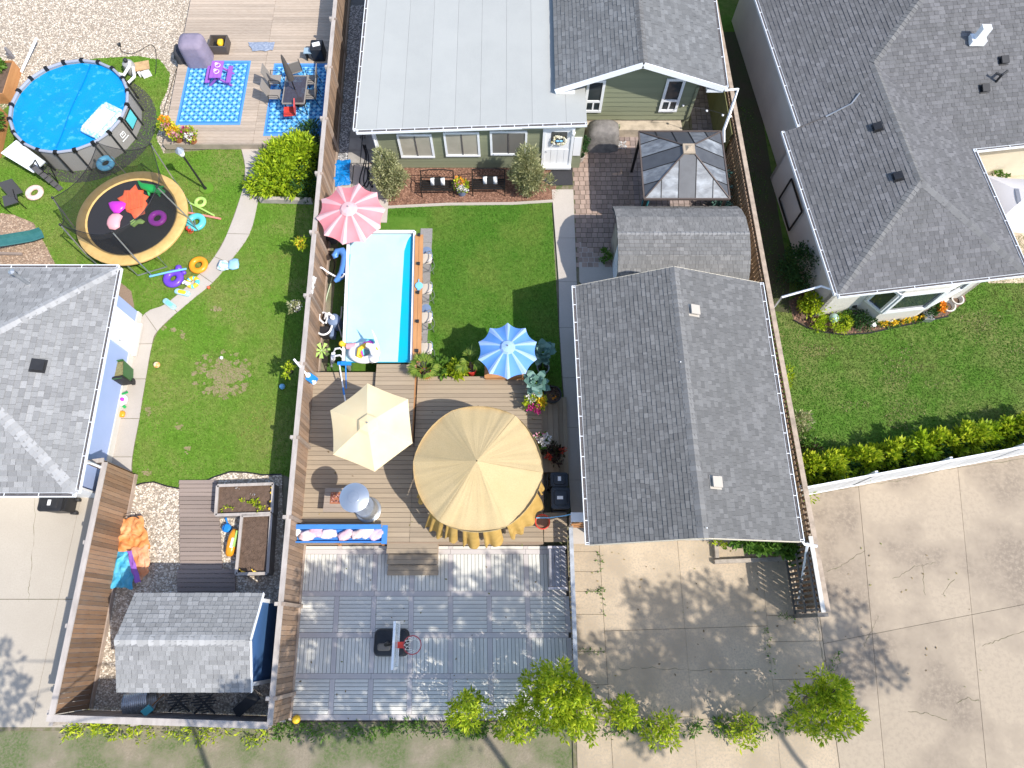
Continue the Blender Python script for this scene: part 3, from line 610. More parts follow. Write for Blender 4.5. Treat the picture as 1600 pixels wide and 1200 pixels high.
# ---------------------------------------------------------------- gambrel shed
shd=thing('garden_shed','small shed with arched weathered brown-grey shingle roof between garage and gazebo','shed',(5.6,12.4,0))
x0,x1=3.5,7.86; ya,yb=10.9,14.05; yc=(ya+yb)/2
prof=[(ya,1.75),(ya+.35,2.1),(ya+.85,2.38),(yc,2.53),(yb-.85,2.38),(yb-.35,2.1),(yb,1.75)]
for i in range(3):
    (a,za),(b,zb)=prof[i],prof[i+1]; shingles(shd,[Vector((x0,a,za)),Vector((x1,a,za)),Vector((x1,b,zb)),Vector((x0,b,zb))],m_shs,.13,name='shingle_field')
    (b,zb),(a,za)=prof[5-i],prof[6-i]; shingles(shd,[Vector((x1,a,za)),Vector((x0,a,za)),Vector((x0,b,zb)),Vector((x1,b,zb))],m_shs,.13)
caps(shd,(x0,yc,2.53),(x1,yc,2.53),m_caps,(0,-.35,.93),(0,.35,.93),.17,.15)
m_shedw=mat('shed_wall',(.35,.31,.25),.85,n=(2,.4,.7))
MB().box((5.65,yc,.85),(3.95,2.5,1.7)).build('wall',m_shedw,shd)
for xx in (x0+.24,x1-.24): MB().slab([Vector((xx,y,z-.09)) for y,z in prof],.06).build('gable',m_shedw,shd)
MB().box((x0+.2,12.3,.85),(.05,.9,1.6)).build('door',m_white,shd)
vt=MB(); vt.beam(W(1038,309,1.8),W(1042,303,2.05),.09,.09); vt.build('vent_pipe',m_white,shd)
# ---------------------------------------------------------------- hardtop gazebo
gz=thing('hardtop_gazebo','brown framed hardtop gazebo with smoked translucent roof panels on the patio','gazebo',(5.93,15.25,0))
GZ=2.15; gk=(22-GZ)/(22-2.5); gx0,gx1,gy0,gy1=4.46*gk,7.36*gk,13.83*gk,16.64*gk; ap=W(1076,234,2.82); r=.2
m_pan=[mat('roof_panel_dark',(.085,.09,.1),.5,n=(3,.4,.7),col2=(.06,.063,.072),n2=(60,.4,.7),spec=.5),mat('roof_panel_reflection',(.12,.13,.145),.5,n=(1.6,.45,.68),col2=(.32,.345,.37),n2=(4,.45,.7),col3=(.2,.21,.22),stretch=(1,2.2,1),spec=.6)]  # second material: pale noise streaks paint cloud and tree reflections into the panel colour
cor=[Vector((gx0,gy0,GZ)),Vector((gx1,gy0,GZ)),Vector((gx1,gy1,GZ)),Vector((gx0,gy1,GZ))]; top=[ap+Vector((a*r,b*r,0)) for a,b in ((-1,-1),(1,-1),(1,1),(-1,1))]
for k in range(4):
    A,B,C,D=cor[k],cor[(k+1)%4],top[(k+1)%4],top[k]; u=(B-A).normalized(); n_=(B-A).cross(D-A).normalized(); vv=n_.cross(u); LL=(B-A).length
    P2=[((p-A).dot(u),(p-A).dot(vv)) for p in (A,B,C,D)]
    for i in range(5):
        a,b=LL*i/5+.01,LL*(i+1)/5-.01; c=clip(clip(P2,-1,0,-a),1,0,b)
        if len(c)>=3:
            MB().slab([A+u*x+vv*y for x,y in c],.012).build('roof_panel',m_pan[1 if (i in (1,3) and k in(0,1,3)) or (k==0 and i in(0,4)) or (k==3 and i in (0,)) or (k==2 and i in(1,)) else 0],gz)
            if i: MB().beam(A+u*LL*i/5+n_*.008,A+u*LL*i/5+vv*max(.1,min((p[1] for p in c if abs(p[0]-a)<.02),default=.2) if False else max(p[1] for p in c if abs(p[0]-a)<.03))+n_*.008,.02,.02).build('glazing_bar',m_blackm,gz)
    m_brz=bpy.data.materials.get('bronze_frame') or mat('bronze_frame',(.13,.1,.085),.5,metal=.3)
    MB().beam(A,B,.045,.08).build('eave_beam',m_brz,gz); MB().beam(A+Z*.015,D+Z*.015,.035,.05).build('hip_bar',m_brz,gz)
    MB().beam(A+(ap-A)*.06-Z*.03-Vector((0,0,.07)),Vector((A.x+(ap.x-A.x)*.06,A.y+(ap.y-A.y)*.06,0)),.09,.09).build('post',m_blackm,gz)
MB().box((ap.x,ap.y,ap.z+.05),(.4,.4,.05)).box((ap.x,ap.y,ap.z+.11),(.26,.26,.08),top=.3).build('apex_cap',mat('apex_tan',(.36,.29,.21),.6),gz)
cu=MB()
for i in range(10): cu.tube([(gx0+.2,gy0+.1+i*.05,2.0),(gx0+.17+.04*(i%2),gy0+.1+i*.055,1.2),(gx0+.2,gy0+.1+i*.05,.1)],.04,6)
cu.build('curtain',mat('teal_cloth',(.02,.16,.19),.9),gz,smooth=True)
# ---------------------------------------------------------------- green house
hs=thing('green_house','green sided house with pale flat roof wing and grey shingled gable','house',(0,21,0))
yw=17.05; zt=2.62
fl,fr=W(557,203,2.5),W(917,191,2.58); bl=W(561,60,2.6); xl=fl.x
N=9; sx=[fl.x]+[W(x,150,2.5).x for x in (592,632,672,712,751,791,831)]+[W(868,140,2.6).x+.35,fr.x]
for i in range(len(sx)-1):
    a,b=sx[i]+(.056 if i else 0),sx[i+1]; ya=lerp(fl.y,fr.y,(a-fl.x)/(fr.x-fl.x)); yb2=lerp(fl.y,fr.y,(b-fl.x)/(fr.x-fl.x)); za=lerp(fl.z,fr.z,(a-fl.x)/(fr.x-fl.x)); zb=lerp(fl.z,fr.z,(b-fl.x)/(fr.x-fl.x))
    dz=.003*(i%2); ye=28 if i<N-1 else 18.95
    MB().slab([Vector((a-.05,ya,za+dz)),Vector((b,yb2,zb+dz)),Vector((b,ye,zb+.08*(ye-16)/10+dz)),Vector((a-.05,ye,za+.08*(ye-16)/10+dz))],.08).build('roof_strip',m_membrane,hs)
MB().slab([Vector((fl.x,fl.y+.05,fl.z-.02)),Vector((sx[-2]-.1,fl.y+.05,fl.z+.03)),Vector((sx[-2]-.1,27.9,fl.z+.12)),Vector((fl.x,27.9,fl.z+.07))],.03).build('roof_deck',mat('seam_grey',(.25,.27,.27),.9),hs)
gutter(hs,fl-Z*.03,fr-Z*.03,(0,-1,0),.13,.48); gutter(hs,Vector((xl-.02,28,2.6)),fl-Z*.03+Vector((-.02,0,0)),(-1,0,0),.1,.7)
wxl,wxr=-4.95,2.6
MB().box(((wxl+wxr)/2,22.1,1.22),(wxr-wxl,10.1-.06,2.44)).build('wall',m_olive,hs)
for i in range(13): MB().box(((wxl+wxr)/2,yw-.0,.12+i*.185),(wxr-wxl+.02,.03,.18),rx=radians(-3.5)).build('siding_board',m_olive,hs)
MB().box((wxl-.03,yw-.03,1.2),(.09,.1,2.4)).build('corner_board',m_fascia,hs)
downspout(hs,[Vector((wxl+.02,fl.y-.04,2.42)),Vector((wxl-.08,yw-.1,2.15)),Vector((wxl-.08,yw-.1,.15))],.035)
for (a,b) in (((619,209),(680,245)),((692,206),(751,243)),((765,204),(823,241))): window_y(hs,xz(*a,yw-.03),xz(*b,yw-.03),yw-.03,m_fascia,mat('tinted_pane',(.17,.165,.15),.15,spec=.7) if a[0]>760 else m_blind,blind=m_blind,fw=.08)
d0,d1=xz(849,198,yw-.03),xz(893,254,yw-.03); dx0,dx1=d0[0],d1[0]-.02; dz1=d0[1]
fr_=MB(); fr_.box((dx0+.05,yw-.05,dz1/2+.1),(.1,.08,dz1-.2)); fr_.box((dx1-.05,yw-.05,dz1/2+.1),(.1,.08,dz1-.2)); fr_.box(((dx0+dx1)/2,yw-.05,dz1-.05),(dx1-dx0,.085,.1)); fr_.box(((dx0+dx1)/2,yw-.1,.2),(dx1-dx0,.2,.1))
fr_.build('door_frame',m_fascia,hs)
dr=MB(); dr.box(((dx0+dx1)/2,yw-.03,dz1/2+.05),(dx1-dx0-.2,.04,dz1-.3)); 
for i in range(4): dr.box((dx0+.2+i*(dx1-dx0-.4)/3,yw-.055,.72),((dx1-dx0-.4)/3-.03,.014,.85))
DR=dr.build('door',m_white,hs)
MB().box(((dx0+dx1)/2+.02,yw-.056,dz1-.55),((dx1-dx0)*.5,.012,.62)).build('door_window',m_glass,DR)
MB().ball((dx0+.17,yw-.09,1.05),.03).build('handle',m_grey,DR)
wr=thing('door_wreath','wreath of cream flowers with a blue bow hung on the white door','wreath',((dx0+dx1)/2+.02,yw-.1,dz1-.62))
m_crm=flm('cream_petals',(.75,.7,.5),(.8,.78,.66),(.7,.6,.25))
wb=MB(); c0=Vector(wr.location)
for i in range(46):
    a=random.random()*6.28; rr=.2+random.uniform(-.05,.05); wb.ball(c0+Vector((rr*cos(a)*1.15,-random.random()*.05,rr*sin(a))),random.uniform(.03,.05),6,4)
wb.build('flower_ring',m_crm,wr); MB().ball(c0+Vector((-.06,-.06,.02)),(.07,.03,.05),8,5).ball(c0+Vector((.07,-.06,.02)),(.07,.03,.05),8,5).build('bow',m_skyb,wr)
lp=MB(); lp.lathe([(.03,-.05),(.07,0),(.08,.12),(.04,.18)],(2.2,yw-.16,2.05),10).box((2.2,yw-.07,2.1),(.1,.12,.12)); lp.build('wall_lamp',m_vwhite,hs,smooth=True)
# gable part
yg=18.96; yf=18.25
pk=onY(1006,98,yf); lz=onY(868,140,yf); rz_=onY(1133,136,yf)
rl=Vector((lz.x,yf,lz.z)); rr_=Vector((rz_.x,yf,rz_.z)); nb=9.5
_,_,nA=shingles(hs,[rl+Vector((0,nb,0)),rl,pk,pk+Vector((0,nb,0))],m_shh,.15,(.14,.3)); _,_,nB=shingles(hs,[rr_,rr_+Vector((0,nb,0)),pk+Vector((0,nb,0)),pk],m_shh,.15,(.14,.3))
caps(hs,pk,pk+Vector((0,nb,0)),m_cap('cap_house',.15),nA,nB,.16,.16)
for a,b in ((rl,pk),(pk,rr_)): MB().beam(a+Vector((0,-.016,-.09)),b+Vector((0,-.016,-.09)),.03,.22).build('fascia',m_fascia,hs)
MB().box((rl.x+.35,yf+.25,rl.z-.2),(.7,.5,.12)).build('soffit',m_fascia,hs); MB().box((rr_.x-.3,yf+.25,rr_.z-.2),(.6,.5,.12)).build('soffit',m_fascia,hs)
gxl,gxr=2.3,onY(1072,188,yg).x; zb_=.5
slope=(pk.z-rl.z)/(pk.x-rl.x)
def gz_top(x): return pk.z-abs(x-pk.x)*slope-.1
z=zb_; i=0
while z<pk.z-.15:
    h=.235; 
    a,b=gxl,gxr
    zz=z+h*.7
    lim=(pk.z-.1-zz)/slope; a=max(a,pk.x-lim); b=min(b,pk.x+lim)
    if b-a>.2:
        mb=MB(); n=10; 
        lo=[Vector((lerp(a,b,k/n),yg-.03,z+random.uniform(-.012,.012))) for k in range(n+1)]; hi_=[Vector((p.x,yg+.0,z+h+.02)) for p in lo]
        vs=lo+hi_+[p+Vector((0,.04,0)) for p in lo]; fs=[(k,k+1,n+2+k,n+1+k) for k in range(n)]+[(2*n+2+k,2*n+3+k,k+1,k) for k in range(n)]
        mb.add(vs,fs).build('siding_board',m_olive,hs)
    z+=h
MB().box(((gxl+gxr)/2,yg+4.6,1.2),(gxr-gxl-.02,9.1,2.4)).build('wall',m_olive,hs); MB().slab([Vector((gxl,yg+.06,2.3)),Vector((gxr,yg+.06,2.3)),Vector((gxr,yg+.06,gz_top(gxr))),Vector((pk.x,yg+.06,pk.z-.1)),Vector((gxl,yg+.06,gz_top(gxl)))],.05).build('gable',m_olive,hs)
MB().box((gxr+.01,yg-.03,1.35),(.1,.1,1.75)).build('corner_board',m_olive,hs)
MB().box((4.7,yg-.2,.2),(3.9,.5,.4)).build('foundation',mat('foundation_tan',(.5,.42,.32),.9,n=(3,.4,.7)),hs)
MB().box((4.1,yg-.34,.42),(.22,.12,.24)).build('meter_box',m_olive,hs)
ww1=((915,124),(947,174)); ww2=((1042,119),(1066,172))
for a,b in (((2.74,2.56),(3.42,.95)),((5.62,2.62),(6.32,.98))): window_y(hs,a,b,yg-.035,m_white,m_glass,'h',.1)
gutter(hs,rr_-Z*.04,rr_+Vector((0,nb,-.04)),(1,0,0),.11,1.2)
downspout(hs,[rr_+Vector((.02,-.03,-.12)),W(1153,139,2.62),W(1146,160,2.3),W(1139,181,2.05),W(1131,203,1.95),W(1131,222,1.88)],.05)
sl_=thing('string_lights','string of round white bulbs hanging beside the green house','string light',W(1105,172,2.0))
spt=[onY(1068,163,yg-.05),W(1085,168,2.1),W(1105,171,1.95),W(1130,178,2.0),W(1142,180,2.1)]
MB().tube(spt,.008,5).build('cable',m_black,sl_)
for p in (spt[0],spt[2],spt[3],spt[4]): MB().ball(Vector(p)-Z*.06,.05,9,6).build('bulb',m_vwhite,sl_,smooth=True)
# ---------------------------------------------------------------- neighbour's house on the right
rh=thing('hip_roof_house','pale stucco neighbour house with large dark hip roof on the right','house',(13,16,0))
ez=2.6
E1,E2,V=W(1225,206,ez),W(1308,461,ez),W(1519,234,ez)
tS=(E2-E1).normalized(); upv=-tS; sd=Vector((upv.y,-upv.x,0)); wid=(V-E2).dot(sd); dV=(V-E2).dot(upv); d1=(E1-E2).dot(upv); msl=.37
def LP(a,b): 
    h=min(a if a<wid/2 else max(wid-a,0),b) 
    return E2+sd*a+upv*b
def RP(a,b,h): p=E2+sd*a+upv*b; p.z=ez+msl*h; return p
hw_=wid/2; E3=RP(wid,0,0); V=RP(wid,dV,0); V2=RP(wid+9,dV,0); B=RP(hw_,hw_,hw_); A=RP(hw_,dV+hw_,hw_); NE_=RP(hw_+5,dV+hw_+5,hw_+5); E0=RP(.5,d1,.5); Ex=RP(.5,d1+8,.5); R1=RP(hw_,d1,hw_)
_,_,n1=shingles(rh,[E1,E2,B,R1],m_shr,.14,(.11,.25)); shingles(rh,[RP(.5,18,.5),E0,R1,RP(hw_,18,hw_)],m_shr,.14,(.11,.25)); shingles(rh,[RP(hw_,18,hw_),A,NE_,RP(hw_+5,18,hw_+5)],m_shr,.14,(.11,.25))
_,_,n2=shingles(rh,[E2,E3,B],m_shr,.14,(.11,.25)); _,_,n3=shingles(rh,[E3,V,A,B],m_shr,.14,(.11,.25))
_,_,n4=shingles(rh,[V,V2,RP(wid+9,dV+hw_+5,hw_+5),NE_,A],m_shr,.14,(.11,.25))
mc=m_capr
caps(rh,E2,B,mc,n1,n2); caps(rh,E3,B,mc,n2,n3); caps(rh,B,A,mc,n1,n3); caps(rh,A,NE_,mc,n1,n4)
Wt=upv
cen=(E1+E2+E3+V)/4
def wallseg(a,b,z1=2.5,m=None):
    t=(b-a).normalized(); n=Vector((t.y,-t.x,0)); q=[Vector((a.x,a.y,0)),Vector((b.x,b.y,0))]
    return MB().slab([q[0]+n*0,q[1],q[1]+Z*z1,q[0]+Z*z1],.15).build('wall',m or m_stucco,rh)
ins=.45
Wn=Vector((-upv.x,-upv.y,0)); west=-sd
a1=E2+sd*ins+upv*ins; a2=E3-sd*ins+upv*ins; a0=W(1217,300,0); a0=Vector((a0.x,a0.y,0))
k1=E1+sd*ins; k0=E0+sd*.35; kx=Ex+sd*.35
wallseg(a1,a2); wallseg(k1,a1) if False else wallseg(Vector((k1.x,k1.y,0)),Vector((a1.x,a1.y,0)))
wallseg(kx,k0); wallseg(k0,k1)
wallseg(a2,Vector((V.x,V.y,0))-sd*ins+upv*ins,m=m_cream); v1=Vector((V.x,V.y,0))-sd*ins+upv*ins; wallseg(v1,v1+(V2-V),m=m_cream)
gutter(rh,E1,E2,-sd,.1,.8,debris=True); gutter(rh,E2,E3,-upv,.1,1.2); gutter(rh,E3,V,sd,.1,.9); gutter(rh,V,V2,-upv,.1,1.2); gutter(rh,Ex,E0,-sd,.1,.8)
for px,py,k,nn in ((1371,200,n1,n1),(1403,277,n1,n1),(1567,95,n4,n4),(1537,139,n4,n4)):
    c=onP(px,py,E2 if nn is n1 else V,nn); roof_vent(rh,c,nn,(Wt.normalized() if nn is n1 else sd),m_black,.26)
c=onP(1556,128,V,n4); MB().tube([c,c+Z*.35],.04,8).tube([c+Z*.3,c+Vector((.22,.16,.34))],.04,8).tube([c+Z*.3,c+Vector((-.18,.1,.3))],.04,8).build('vent_pipe',m_black,rh)
c=onP(1524,66,V,n4); MB().box(c+Z*.1,(.5,.35,.2)).box(c+Z*.4,(.3,.22,.5)).build('chimney',m_vwhite,rh)
c=[onP(1248,200,E2,n1)+n1*.03,onP(1290,183,E2,n1)+n1*.03,onP(1330,163,E2,n1)+n1*.03,onP(1343,147,E2,n1)+n1*.05]
MB().tube(c[:3],.014,6).build('roof_flashing',m_gut,rh); MB().tube(c[1:],.028,6).build('vent_pipe',m_galv,rh)
downspout(rh,[E2+Vector((.02,.18,-.05)),W(1283,447,2.25),W(1222,464,1.75),W(1206,484,.9)],.042)
# bay window on the south wall
yb_=upv*-1
bs=onP(1386,498,(0,0,0),(0,0,1)); be=onP(1452,497,(0,0,0),(0,0,1))
def wp(px,py,off=0.): return onP(px,py,a1-upv*off,upv)
bL=wp(1352,470).lerp(wp(1360,500),0); 
o1=wp(1358,462); o2=wp(1515,441)
f1=wp(1389,478,.55); f2=wp(1478,455,.55)
p0=Vector((o1.x,o1.y,0)); p1=Vector((f1.x,f1.y,0))-upv*0; p2=Vector((f2.x,f2.y,0)); p3=Vector((o2.x,o2.y,0))
by=MB()
by.prism([tuple(p0)[:2],tuple(p1)[:2],tuple(p2)[:2],tuple(p3)[:2]],0.02,.95); by.build('bay_base',m_stucco,rh)
MB().prism([tuple(p0)[:2],tuple(p1)[:2],tuple(p2)[:2],tuple(p3)[:2]],2.3,2.5).build('bay_head',m_stucco,rh)
for a,b in ((p0,p1),(p1,p2),(p2,p3)):
    t=(b-a).normalized(); n=Vector((t.y,-t.x,0)); f=MB()
    f.beam(a+Z*1.0+n*.02,b+Z*1.0+n*.02,.08,.1); f.beam(a+Z*2.25+n*.02,b+Z*2.25+n*.02,.08,.1)
    for e_ in (a+t*.05,b-t*.05): f.beam(e_+Z*1.05+n*.02,e_+Z*2.2+n*.02,.08,.1)
    F=f.build('window',m_white,rh); MB().slab([a+t*.1+Z*1.05,b-t*.1+Z*1.05,b-t*.1+Z*2.2,a+t*.1+Z*2.2],.02).build('pane',m_glass,F)
c=wp(1335,478); MB().box(c,(.12,.12,.12)).beam(c,c+upv*-.2+Z*.1,.04,.04).build('wall_lamp',m_black,rh)
lad=MB(); q=[wp(0,0)]; wl0=Vector((k1.x,k1.y,0))-sd*.05; tt=(E2-E1).normalized(); tt=Vector((tt.x,tt.y,0)).normalized()
c1=wl0+tt*1.2
for a,b in (((1.2,.3),(2.6,.3)),((2.6,.3),(2.6,1.5)),((2.6,1.5),(1.2,1.5)),((1.2,1.5),(1.2,.3))): lad.beam(wl0+tt*a[0]+Z*a[1]-sd*.03,wl0+tt*b[0]+Z*b[1]-sd*.03,.05,.05)
tag(lad.build('dark_frame',m_blackm,None,origin=tuple(c1)),'dark rectangular metal frame leaning on the shaded stucco side wall','frame')
# ---------------------------------------------------------------- left garage
lg=thing('blue_garage','garage with pale grey hip roof and lilac blue wall on the far left','garage',(-15,7.5,0))
n_e,s_e=W(185,419,2.6),W(118,770,2.6); hw=(n_e.y-s_e.y)/2; xm_=(n_e.x+s_e.x)/2
n_e.x+=.0; rg=Vector((xm_-hw,(n_e.y+s_e.y)/2,2.6+hw*.36)); far=Vector((-26,0,0))
rgw=Vector((-24,rg.y,rg.z)); nw=Vector((-24,n_e.y,2.6)); sw=Vector((-24,s_e.y,2.6))
_,_,m1=shingles(lg,[s_e,n_e,rg],m_shl,.16,(.12,.28)); _,_,m2=shingles(lg,[n_e,Vector((-18.5,n_e.y,2.6)),Vector((-18.5,rg.y,rg.z)),rg],m_shl,.16,(.12,.28)); _,_,m3=shingles(lg,[Vector((-18.5,s_e.y,2.6)),s_e,rg,Vector((-18.5,rg.y,rg.z))],m_shl,.16,(.12,.28))
caps(lg,n_e,rg,m_capl,m1,m2,.17,.15,'hip_cap'); caps(lg,s_e,rg,m_capl,m1,m3,.17,.15,'hip_cap'); caps(lg,rg,Vector((-18.5,rg.y,rg.z)),m_capl,m2,m3,.17,.15)
gutter(lg,s_e-Z*.02,n_e-Z*.02,(1,0,0),.11,1.0); gutter(lg,Vector((-18.5,n_e.y,2.58)),n_e-Z*.02,(0,1,0),.11,1.0); gutter(lg,s_e-Z*.02,Vector((-18.5,s_e.y,2.58)),(0,-1,0),.11,1.0)
wxx=-13.22; MB().box(((wxx-18.5)/2,rg.y,1.27),(18.5+wxx,2*hw-.8,2.54)).build('wall',m_lilac,lg)
MB().box((wxx-.02,rg.y,.14),(.12,2*hw-.78,.28)).build('foundation',m_stucco,lg)
fdy=s_e.y+1.9
y0,y1=onP(177,525,(wxx,0,0),(1,0,0)).y,onP(175,483,(wxx,0,0),(1,0,0)).y
d=MB(); d.box((wxx+.02,(y0+y1)/2,1.1),(.06,1.15,2.15)); D=d.build('door',m_white,lg); MB().box((wxx+.06,(y0+y1)/2,.08),(.2,1.25,.1)).build('door_sill',m_stucco,lg); MB().ball((wxx+.09,(y0+y1)/2-.45,1.05),.03).build('handle',m_grey,D)
wy_=(onP(150,610,(wxx,0,0),(1,0,0)).y+onP(142,655,(wxx,0,0),(1,0,0)).y)/2
f=MB(); f.box((wxx+.03,wy_+.2,2.3),(.1,1.8,.1)).box((wxx+.03,wy_+.2,1.98),(.1,1.8,.1)).box((wxx+.03,wy_-.65,2.14),(.1,.1,.22)).box((wxx+.03,wy_+1.05,2.14),(.1,.1,.22)); F=f.build('window',m_white,lg); MB().box((wxx+.02,wy_+.2,2.14),(.03,1.6,.22)).build('pane',m_blind,F)
MB().box((-15.5,s_e.y+.38,1.1),(4.8,.06,2.2)).build('garage_door',m_white,lg)
c=onP(60,572,n_e,m1); roof_vent(lg,c,m1,Vector((0,1,0)),m_black,.34)
c=onP(45,444,n_e,m2); MB().tube([c,c+Z*.75],.055,10).lathe([(.1,.0),(.1,.06),(.02,.1)],c+Z*.75,10).build('vent_pipe',m_galv,lg)
downspout(lg,[s_e+Vector((.05,.9,-.05)),Vector((-12.44,s_e.y+.95,2.3)),Vector((-12.40,s_e.y+.95,.4))],.04)
# ---------------------------------------------------------------- blue shed
bs_=thing('blue_shed','navy blue shed with pale grey shingle gable roof behind the left yard gravel','shed',(-8.7,-.15,0))
x0,x1=-10.5,-6.93; ya,yb=-1.42,1.1; yc=-.12; zr=2.72; ze=2.15
_,_,q1=shingles(bs_,[Vector((x0,ya,ze)),Vector((x1,ya,ze)),Vector((x1,yc,zr)),Vector((x0,yc,zr))],m_shl,.125,(.12,.22)); _,_,q2=shingles(bs_,[Vector((x1,yb,ze)),Vector((x0,yb,ze)),Vector((x0,yc,zr)),Vector((x1,yc,zr))],m_shl,.125,(.12,.22))
caps(bs_,(x0,yc,zr),(x1,yc,zr),m_capl,q1,q2,.15,.15)
MB().box(((x0+x1)/2-.02,(ya+yb)/2,1.05),(x1-x0-.3,2.2,2.1)).build('wall',m_navy,bs_); MB().slab([Vector((x1-.17,ya+.16,2.1)),Vector((x1-.17,yb-.16,2.1)),Vector((x1-.17,yc,zr-.12))],.05).build('gable',m_navy,bs_)
for y in (ya+.17,yb-.17): MB().box((x1-.15,y,1.08),(.07,.1,2.15)).build('corner_board',m_white,bs_)
for a,b in (((ya,ze),(yc,zr)),((yc,zr),(yb,ze))): MB().beam((x1+.008,a[0],a[1]-.05),(x1+.008,b[0],b[1]-.05),.02,.1).build('fascia',m_white,bs_)
# ================================================================ FENCES, DECKS, COURT
def board_meshes(root,name,items,m):   # items: (centre, size, rz); alike sizes share one mesh
    cache={}
    for c,d,rz in items:
        key=tuple(round(k,3) for k in d)
        if key not in cache:
            o=MB().box((0,0,0),d).build(name,m,root,origin=(0,0,0)); cache[key]=o.data
        else:
            o=bpy.data.objects.new(name,cache[key]); COL.objects.link(o); o.parent=root
        o.location=Vector(c)-Vector(root.location); o.rotation_euler=(0,0,rz)
def picket_run(root,a,b,z0,z1,pitch,m,off=0.,th=.022,gap=.006,name='fence_board',skip=lambda p:False):
    a=Vector((a[0],a[1],0)); b=Vector((b[0],b[1],0)); t=(b-a).normalized(); n=Vector((t.y,-t.x,0)); L_=(b-a).length; k=int(L_/pitch); it=[]
    for i in range(k):
        p=a+t*(i+.5)*pitch+n*(off+random.uniform(-.003,.003))
        if skip(p): continue
        dz=random.choice((0,0,.012,-.01)); it.append(((p.x,p.y,(z0+z1)/2+dz/2),(pitch-gap,th,z1-z0+dz),atan2(t.y,t.x)))
    board_meshes(root,name,it,m)
def posts(root,pts,z1,s,m,name='post',cap=None):
    for p in pts:
        o=MB().box((p[0],p[1],z1/2),(s,s,z1)).build(name,m,root)
        if cap: MB().box((p[0],p[1],z1+.02),(s*1.3,s*1.3,.04)).build('post_cap',cap,o)
# long fence
lf=thing('board_fence','long weathered brown board fence between the two back yards','fence',(-6.75,9,0))
fa,fb=Vector((fx(26),26,0)),Vector((fx(-2.25),-2.25,0)); t=(fb-fa).normalized(); ne=Vector((-t.y,t.x,0)); 
if ne.x<0: ne=-ne
picket_run(lf,fb,fa,.04,1.74,.14,m_wood_f,off=.05,gap=.01,skip=lambda p:False)
MB().beam(fa+Z*1.77+ne*.02,fb+Z*1.77+ne*.02,.15,.04).build('top_rail',m_cap_w,lf)
for zz in (.3,1.05,1.62): MB().beam(fa+Z*zz-ne*.02,fb+Z*zz-ne*.02,.05,.09).build('rail',m_cap_w,lf)
MB().beam(fa+Z*.09+ne*.085,fb+Z*.09+ne*.085,.04,.18).build('kick_board',m_wood_g,lf)
y=22.7
while y>-2.3:
    MB().box((fx(y)+.105,y,.9),(.1,.1,1.82)).build('post',m_wood_g,lf); MB().box((fx(y)-.08,y,.93),(.1,.1,1.86)).build('post',m_cap_w,lf); y-=2.43
# left yard fence and back fence
f2=thing('yard_fence','brown board fence with grey rails between gravel yard and left driveway','fence',(-12.33,1.4,0))
fa,fb=Vector((-12.33,4.92,0)),Vector((-12.33,-2.0,0))
picket_run(f2,fb,fa,.04,1.74,.128,m_wood_o,off=.04,gap=.012)
MB().beam(fa+Z*1.77,fb+Z*1.77,.16,.04).build('top_rail',m_cap_w,f2)
for zz in (.3,1.0,1.6): MB().beam(fa+Z*zz-Vector((.03,0,0)),fb+Z*zz-Vector((.03,0,0)),.05,.09).build('rail',m_cap_w,f2)
MB().beam(fa+Z*.08+Vector((.075,0,0)),fb+Z*.08+Vector((.075,0,0)),.04,.16).build('kick_board',m_wood_g,f2)
for yy in (4.8,2.55,.25,-1.95): MB().box((-12.47,yy,.85),(.11,.11,1.7)).build('post',m_cap_w,f2)
bf=thing('back_fence','low grey topped board fence along the alley behind gravel yard','fence',(-9.4,-2.1,0))
fa,fb=Vector((-12.45,-2.08,0)),Vector((-6.5,-2.26,0))
picket_run(bf,fa,fb,.04,1.72,.15,m_wood_g,off=-.03)
MB().beam(fa+Z*1.75,fb+Z*1.75,.17,.05).build('top_rail',m_cap_w,bf)
for zz in (.3,1.5): MB().beam(fa+Z*zz+Vector((0,-.05,0)),fb+Z*zz+Vector((0,-.05,0)),.05,.09).build('rail',m_cap_w,bf)
for xx in (-12.4,-10.2,-7.9): MB().box((xx,-2.24,.8),(.11,.11,1.62)).build('post',m_cap_w,bf)
# short gate screen by the left garage
gt=thing('gate_screen','short brown board gate closing the gap beside the blue garage','gate',(-12.65,4.9,0))
fa,fb=Vector((-12.95,4.9,0)),Vector((-12.36,4.98,0)); picket_run(gt,fa,fb,.04,1.78,.145,m_wood_o); MB().beam(fa+Z*1.8,fb+Z*1.8,.13,.05).build('top_rail',m_cap_w,gt)
# shadowbox fence on the right
rf=thing('shadowbox_fence','long narrow picket fence with alternating boards along right side of the lot','fence',(8.4,9,0))
fa,fb=Vector((rx(24),24,0)),Vector((rx(.62),.62,0)); t=(fb-fa).normalized(); n_=Vector((t.y,-t.x,0)); it=[[],[]]; L_=(fb-fa).length
m_pk=mat('picket_tan',(.4,.27,.17),.85,obj=.2,n=(4,.35,.75),col2=(.3,.2,.13),stretch=(1,1,.3))
k=int(L_/.165)
for i in range(k):
    for s in (0,1):
        p=fa+t*((i+.25+.5*s)*.165)+n_*(.05 if s else -.05); it[s].append(((p.x,p.y,.92),(.1,.018,1.7),atan2(t.y,t.x)))
its=it[0][:150]+it[1]; board_meshes(rf,'picket',[q for q in it[0]+it[1]][:300],m_pk)
for zz in (.35,1.0,1.6): MB().beam(fa+Z*zz,fb+Z*zz,.075,.07).build('rail',m_pk,rf)
MB().beam(fa+Z*1.8-n_*.1,fb+Z*1.8-n_*.1,.15,.04).build('top_rail',mat('rail_tan',(.44,.35,.27),.85,n=(4,.4,.7)),rf)
m_pw=mat('picket_white',(.62,.6,.56),.8,n=(4,.4,.75),col2=(.45,.42,.38))
